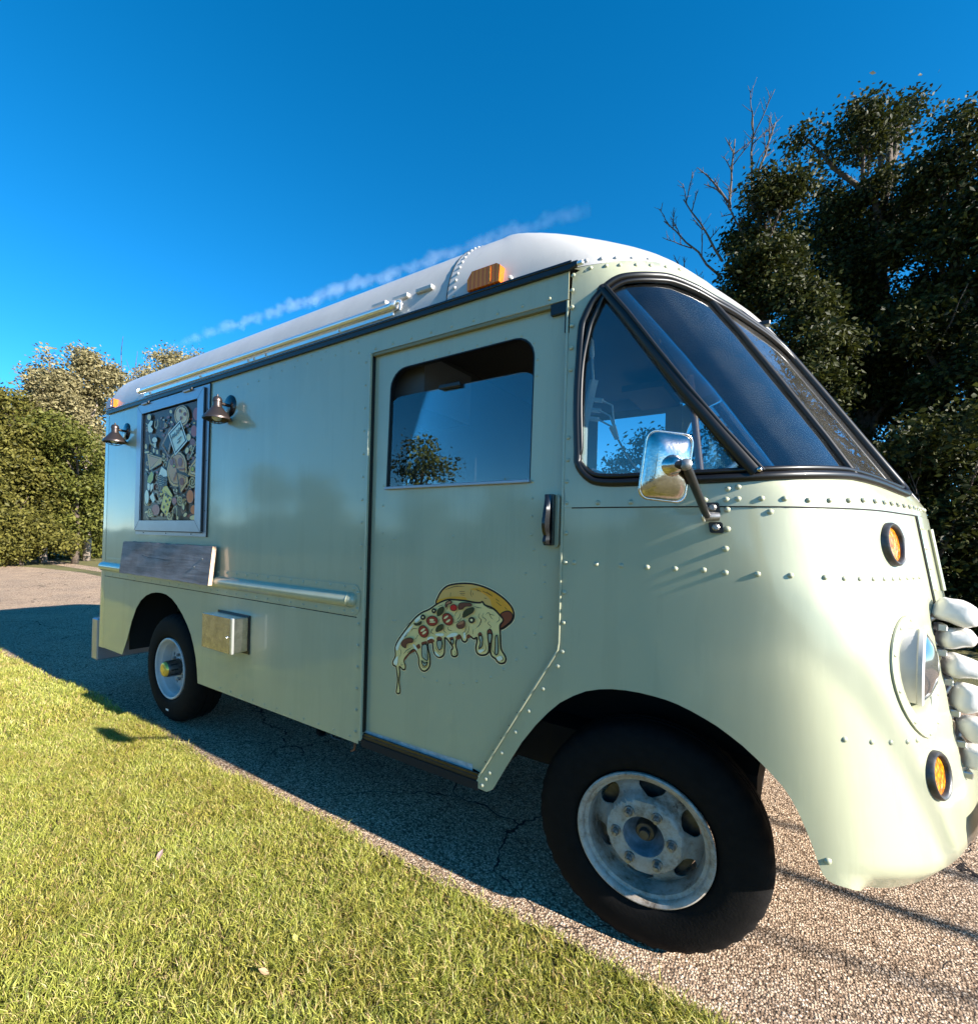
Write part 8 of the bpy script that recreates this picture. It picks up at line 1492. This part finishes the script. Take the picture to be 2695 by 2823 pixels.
# right-hand grove, close behind the truck
bA = at(10.5, [(-.45, 8.53, .55), (-.73, 9.05, .33), (-.99, 8.18, .42), (-1.05, 7.35, .40), (-.6, 7.39, .75), (-1.22, 6.62, .42), (-.4, 6.24, .85), (-1.6, 6.45, .28), (-.02, 5.1, .85), (-.3, 4.2, .8), (.2, 3.3, .8)], .5, 1)
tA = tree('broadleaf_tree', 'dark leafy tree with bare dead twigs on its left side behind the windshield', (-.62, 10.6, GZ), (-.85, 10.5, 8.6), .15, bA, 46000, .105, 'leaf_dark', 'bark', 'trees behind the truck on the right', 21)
def twigs(rnd, p, q, r, depth, g):
    g.add(limb(rnd, p, q, r, r * .45, .05, 6)); L = (Vector(q) - Vector(p)).length
    if depth == 0: return
    for k in range(5):
        s = rnd.uniform(.25, .98); a = Vector(p).lerp(Vector(q), s); d = (Vector(q) - Vector(p)).normalized()
        o = Vector((rnd.uniform(-1, 1), rnd.uniform(-.5, .5), rnd.uniform(-.2, 1))).normalized()
        twigs(rnd, a, a + (d * .75 + o * .75).normalized() * L * rnd.uniform(.22, .42), r * .5, depth - 1, g)
g = G(); rnd = random.Random(8)
for p, q in (((-.98, 10.4, 7.5), (-1.42, 10.3, 8.85)), ((-1.42, 10.3, 8.8), (-1.86, 10.3, 9.6)), ((-1.40, 10.3, 8.7), (-1.32, 10.35, 10.15)), ((-.95, 10.4, 8.4), (-1.02, 10.4, 10.65)), ((-.9, 10.4, 9.2), (-.60, 10.4, 10.2)), ((-1.55, 10.4, 7.3), (-2.70, 10.3, 8.85)), ((-1.50, 10.4, 7.6), (-2.3, 10.3, 9.2)), ((-1.6, 10.4, 7.0), (-2.55, 10.3, 7.85)), ((-1.58, 10.4, 6.8), (-2.45, 10.3, 7.4))):
    twigs(rnd, p, q, .026, 2, g)
part('dead_branch', g.vf, M['bark'], tA, 180)
tree('broadleaf_tree', 'tallest dark tree behind the truck with its crown rising to a point', (1.05, 13.1, GZ), (1.45, 13, 11), .2, at(13, [(1.38, 11.35, .6), (1.68, 11.75, .36), (.85, 10.6, .72), (-.07, 10.95, .36), (.12, 9.5, .9), (1.07, 9.02, 1.0), (.53, 7.73, 1.15), (1.77, 9.46, .7), (1.46, 7.23, 1.0), (.76, 5.71, 1.1), (1.68, 5.31, .9), (-.5, 8.3, .7), (.2, 4.4, .9)], .8, 2), 60000, .11, 'leaf_dark', 'bark', 'trees behind the truck on the right', 22)
tree('broadleaf_tree', 'dark broad tree at the right edge of the grove with low branches', (2.2, 12.1, GZ), (2.4, 12, 9), .18, at(12, [(2.46, 9.55, .5), (2.11, 9.0, .5), (2.7, 8.29, .8), (2.14, 7.57, .8), (2.53, 6.1, .9), (1.86, 5.84, .65), (2.56, 4.46, .8), (2.06, 3.5, .7), (2.9, 7.2, .8), (3.2, 5.2, 1.0), (3.3, 8.4, .8)], .7, 3), 56000, .11, 'leaf_dark', 'bark', 'trees behind the truck on the right', 23)
tree('broadleaf_tree', 'dark tree filling the gap low behind the windshield', (.5, 15.0, GZ), (.5, 15, 6.5), .15, at(15, [(.3, 6.2, 1.2), (1.0, 5.0, 1.2), (-.2, 4.8, 1.0), (1.8, 4.2, 1.1), (.6, 3.4, 1.1), (2.6, 5.4, 1.0), (2.2, 7.0, .9)], .8, 4), 34000, .12, 'leaf_dark', 'bark', 'trees behind the truck on the right', 24)
for k, (x, y, h, lab) in enumerate(((5.2, 12.5, 10.5, 'dark tree right of the frame mirrored in the flat windshield'), (8.2, 13.5, 11, 'dark tree farther right of the frame mirrored in the windshield'))):
    tree('broadleaf_tree', lab, (x, y, GZ), (x, y, h), .2, at(y, [(x, h - 1, .9), (x - .9, h - 2.4, 1.1), (x + .9, h - 2.8, 1.1), (x, h - 4.2, 1.3), (x - 1.2, h - 5.2, 1.1), (x + 1.1, h - 6, 1.2), (x - .2, h - 7.4, 1.2)], .7, 60 + k), 16000, .16, 'leaf_dark', 'bark', 'trees behind the truck on the right', 90 + k)
for k, (x, y, h, lab) in enumerate(((-4.6, 12, 3.3, 'dark low tree behind the truck seen through the cab windows'), (-3.2, 11.2, 4.2, 'dark tree behind the cab seen through the quarter window'), (-2.0, 12.5, 4.4, 'dark tree behind the cab beside the grove'))):
    tree('bushy_tree', lab, (x, y, GZ), (x, y, h * .8), .1, at(y, [(x, h - .7, .7), (x - .6, h - 1.5, .8), (x + .6, h - 1.4, .8), (x, h * .4, .9), (x + .6, .8, .8), (x - .6, .8, .8)], .4, 64 + k), 9000, .13, 'leaf_mid', 'bark', 'low trees behind the cab', 94 + k)
for k, (x, y, lab) in enumerate(((-.4, 9.2, 'leftmost dark shrub under the grove behind the hood'), (1.0, 9.8, 'dark shrub in the middle of the row behind the hood'), (2.3, 9.4, 'dark shrub at the right edge beside the truck nose'), (3.4, 10.4, 'dark shrub farthest right at the frame edge'), (1.7, 8.6, 'tall dark shrub closest behind the truck nose'))):
    tree('shrub', lab, (x, y, GZ), (x, y, 1.4), .05, at(y, [(x - .5, .6, .7), (x + .4, .7, .8), (x, 1.5, .8), (x + .2, 2.3, .7), (x - .4, 2.9, .55), (x + .5, 3.1, .5)], .4, 30 + k), 12000, .11, 'leaf_dark', 'bark', 'shrubs under the grove', 40 + k, 'shrub')
# left-hand trees across the road, lit by the sun
def yz(X, pts, jit=.6, seed=0):
    r_ = random.Random(seed); return [(X + r_.uniform(-jit, jit), y, z, r) for y, z, r in pts]
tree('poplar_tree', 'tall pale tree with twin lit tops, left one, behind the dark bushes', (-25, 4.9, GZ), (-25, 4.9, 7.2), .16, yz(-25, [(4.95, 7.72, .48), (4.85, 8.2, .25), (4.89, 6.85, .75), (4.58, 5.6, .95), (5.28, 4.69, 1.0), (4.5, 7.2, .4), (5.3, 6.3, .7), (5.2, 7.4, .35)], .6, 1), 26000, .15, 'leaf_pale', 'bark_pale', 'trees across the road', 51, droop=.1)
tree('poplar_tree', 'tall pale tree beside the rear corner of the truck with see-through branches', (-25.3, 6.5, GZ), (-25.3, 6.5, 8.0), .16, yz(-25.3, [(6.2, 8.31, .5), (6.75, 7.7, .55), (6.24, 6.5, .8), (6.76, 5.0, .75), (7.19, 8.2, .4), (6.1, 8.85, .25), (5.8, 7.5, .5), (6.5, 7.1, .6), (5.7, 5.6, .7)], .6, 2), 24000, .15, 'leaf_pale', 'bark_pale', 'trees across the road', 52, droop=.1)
tree('bushy_tree', 'olive green bushy tree at the far left edge of the road', (-23.8, 3.6, GZ), (-23.8, 3.6, 5.2), .14, yz(-23.8, [(3.51, 5.7, .75), (3.84, 4.3, 1.1), (3.0, 4.9, .9), (3.35, 3.1, 1.0), (4.1, 2.6, 1.0), (2.4, 3.8, 1.1), (2.5, 5.3, .8), (2.0, 2.2, 1.0), (3.2, 6.3, .5), (3.7, 6.1, .4)], .6, 3), 26000, .15, 'leaf_yellow', 'bark', 'trees across the road', 53)
tree('bushy_tree', 'rounded green tree with low skirts beside the rear of the truck', (-23.4, 5.5, GZ), (-23.4, 5.5, 3.8), .14, yz(-23.4, [(4.91, 3.25, 1.1), (5.76, 3.14, 1.0), (6.15, 1.9, .8), (5.28, 1.75, .9), (6.47, 3.86, .6), (4.6, 4.9, .9), (5.3, 4.6, .8)], .6, 4), 22000, .15, 'leaf_mid', 'bark', 'trees across the road', 54)
tree('bushy_tree', 'low sunlit bush skirting the left edge of the road', (-22.8, 3.7, GZ), (-22.8, 3.7, 1.4), .08, yz(-22.8, [(3.59, 1.22, .85), (4.34, .95, .75), (3.0, .8, .7), (2.3, 1.0, .8), (1.5, 1.1, .9)], .4, 5), 18000, .14, 'leaf_yellow', 'bark', 'trees across the road', 55, 'bush')
tree('poplar_tree', 'pale feathery treetop showing above the rear roof of the truck', (-33, 12.6, GZ), (-33, 12.8, 12.2), .22, yz(-33, [(12.44, 11.8, .62), (11.7, 11.0, .42), (13.36, 12.7, .42), (13.86, 12.3, .55), (15.3, 13.5, .28), (11.0, 10.2, .5), (12.6, 10.4, 1.2), (13.8, 10.6, 1.2), (15.1, 12.4, .7)], .8, 6), 22000, .17, 'leaf_pale', 'bark_pale', 'trees across the road', 56, droop=-.1)
tb = thing('bare_sapling', 'thin leafless sapling with upright twigs above the rear marker light', 'tree', (-25.6, 7.9, GZ)); g = G(); rnd = random.Random(5)
g.add(limb(rnd, (-25.6, 7.9, GZ), (-25.6, 7.75, 6.2), .07, .04)); twigs(rnd, (-25.6, 7.75, 6.0), (-25.6, 7.75, 9.6), .035, 1, g); twigs(rnd, (-25.6, 7.75, 6.4), (-25.6, 8.4, 9.3), .03, 1, g)
part('trunk', g.vf, M['bark'], tb, 180)
for k, (x, y, z, lab) in enumerate(((-28, 4.0, 3.6, 'dark background bush behind the roadside bushes on the left'), (-28, 6.8, 3.4, 'dark background bush behind the tall pale tree'), (-29, 1.0, 6.5, 'dark background tree at the left frame edge'), (-30, 9.5, 6.0, 'dark background tree hidden mostly by the truck tail'))):
    tree('bushy_tree', lab, (x, y, GZ), (x, y, z), .2, [(x, y, z - .5, 1.6), (x, y + 1.5, z * .6, 1.7), (x, y - 1.5, z * .6, 1.7), (x, y, z * .35, 1.7), (x + .4, y + 1.2, 1.2, 1.4), (x + .4, y - 1.2, 1.2, 1.4)], 16000, .2, 'leaf_mid', 'bark', 'trees across the road', 60 + k)
# trees behind the camera, mirrored in the door glass and the paint
for k, (x, y, h, lab) in enumerate(((-21.5, -25, 8.6, 'round tree behind the camera mirrored in the door window'), (-15.5, -27, 5.2, 'lower round tree behind the camera mirrored in the door window'), (-29, -22, 6.4, 'bushy tree behind the camera mirrored at the rear of the truck'), (-6, -30, 4.6, 'small tree behind the camera mirrored low in the door window'), (-38, -24, 7.5, 'far bushy tree behind the camera left of the others'), (-47, -22, 8.0, 'farthest bushy tree behind the camera'), (1, -30, 5.0, 'small tree behind the camera near the truck nose'), (9, -28, 6.5, 'tree behind the camera to the right'))):
    tree('bushy_tree', lab, (x, y, GZ), (x, y, h * .8), .22, [(x, y, h - 1.4, 1.3), (x + 1.0, y, h - 2.3, 1.2), (x - 1.0, y, h - 2.2, 1.3), (x + .2, y, h * .45, 1.6), (x - .6, y, h * .25, 1.3), (x + 1.2, y, h * .3, 1.0)] + [(x + d, y - 1, 1.2, 1.5) for d in (-4, -2.4, 2.4, 4)], 8000, .3, 'leaf_mid', 'bark', 'trees behind the camera', 70 + k)
# leafless slender trees ahead of the truck whose trunks throw the stripes on the asphalt
for k, (x, y0, y1, r, lab) in enumerate(((8.6, 2.0, .02, .022, 'thin leaning bare tree ahead of the truck casting the nearest stripe shadow'), (9.4, 1.25, .95, .055, 'slender bare tree ahead of the truck casting a wide stripe shadow'), (10.2, 1.75, 1.42, .045, 'slender bare tree ahead of the truck nearest the far headlight'), (9.9, 2.3, 2.2, .09, 'thicker bare tree ahead of the truck on the far side'))):
    T = thing('bare_tree', lab, 'tree', (x, y0, GZ), 'bare trees ahead of the truck'); rnd = random.Random(80 + k); g = G()
    g.add(limb(rnd, (x, y0, GZ), (x + .1, y1, 5.6), r, r * .6, .01, 8))
    part('trunk', g.vf, M['bark'], T, 180)

# ------------------------------------------------------------------ contrail
def contrail():
    m = bpy.data.materials.new('contrail_ice'); m.use_nodes = True; n = m.node_tree.nodes; l = m.node_tree.links
    n.remove(n['Principled BSDF'])
    v = n.new('ShaderNodeVolumePrincipled'); v.inputs['Color'].default_value = (1, 1, 1, 1); v.inputs['Anisotropy'].default_value = .2
    tc = n.new('ShaderNodeTexCoord'); t = noise(n, l, .030, 5.0, .62, vec=tc.outputs['Object'])
    sp = n.new('ShaderNodeSeparateXYZ'); l.new(tc.outputs['Object'], sp.inputs[0])
    a = n.new('ShaderNodeMath'); a.operation = 'POWER'; a.inputs[1].default_value = 2; l.new(sp.outputs[1], a.inputs[0])
    b = n.new('ShaderNodeMath'); b.operation = 'POWER'; b.inputs[1].default_value = 2; l.new(sp.outputs[2], b.inputs[0])
    c = n.new('ShaderNodeMath'); c.operation = 'ADD'; l.new(a.outputs[0], c.inputs[0]); l.new(b.outputs[0], c.inputs[1])
    s = n.new('ShaderNodeMath'); s.operation = 'SQRT'; l.new(c.outputs[0], s.inputs[0])
    rr = n.new('ShaderNodeMapRange'); rr.inputs['From Min'].default_value = 2; rr.inputs['From Max'].default_value = 24; rr.inputs['To Min'].default_value = .22; rr.inputs['To Max'].default_value = -.22; l.new(s.outputs[0], rr.inputs['Value'])
    e = n.new('ShaderNodeMath'); e.operation = 'ADD'; l.new(t.outputs['Fac'], e.inputs[0]); l.new(rr.outputs[0], e.inputs[1])
    f = n.new('ShaderNodeMapRange'); f.inputs['From Min'].default_value = .52; f.inputs['From Max'].default_value = .80; f.inputs['To Min'].default_value = 0; f.inputs['To Max'].default_value = .020; l.new(e.outputs[0], f.inputs['Value'])
    # thins out towards both ends
    q = n.new('ShaderNodeMapRange'); q.inputs['From Min'].default_value = 0; q.inputs['From Max'].default_value = 620; q.inputs['To Min'].default_value = 1.0; q.inputs['To Max'].default_value = 0.0
    ab = n.new('ShaderNodeMath'); ab.operation = 'ABSOLUTE'; l.new(sp.outputs[0], ab.inputs[0]); l.new(ab.outputs[0], q.inputs['Value'])
    h = n.new('ShaderNodeMath'); h.operation = 'MULTIPLY'; l.new(f.outputs[0], h.inputs[0]); l.new(q.outputs[0], h.inputs[1])
    l.new(h.outputs[0], v.inputs['Density']); l.new(v.outputs[0], n['Material Output'].inputs['Volume'])
    A = Vector((-.8551, .4066, .3216)); B = Vector((-.352, .762, .5427)); A *= 500 / A.z; B *= 500 / B.z
    d = (B - A); mid = (A + B) / 2; half = d.length / 2 * 1.12
    V, F = tube([(-half, 0, 0), (-half * .5, 0, 0), (0, 0, 0), (half * .5, 0, 0), (half, 0, 0)], [14, 30, 32, 30, 14], 12)
    o = part('contrail_cloud', (V, F), m, None)
    o.matrix_world = Matrix.Translation(mid) @ d.to_track_quat('X', 'Z').to_matrix().to_4x4()
    o['label'] = 'thin white wispy contrail cloud slanting across the blue sky above the roof'; o['category'] = 'cloud'
    return half
HALF = contrail()
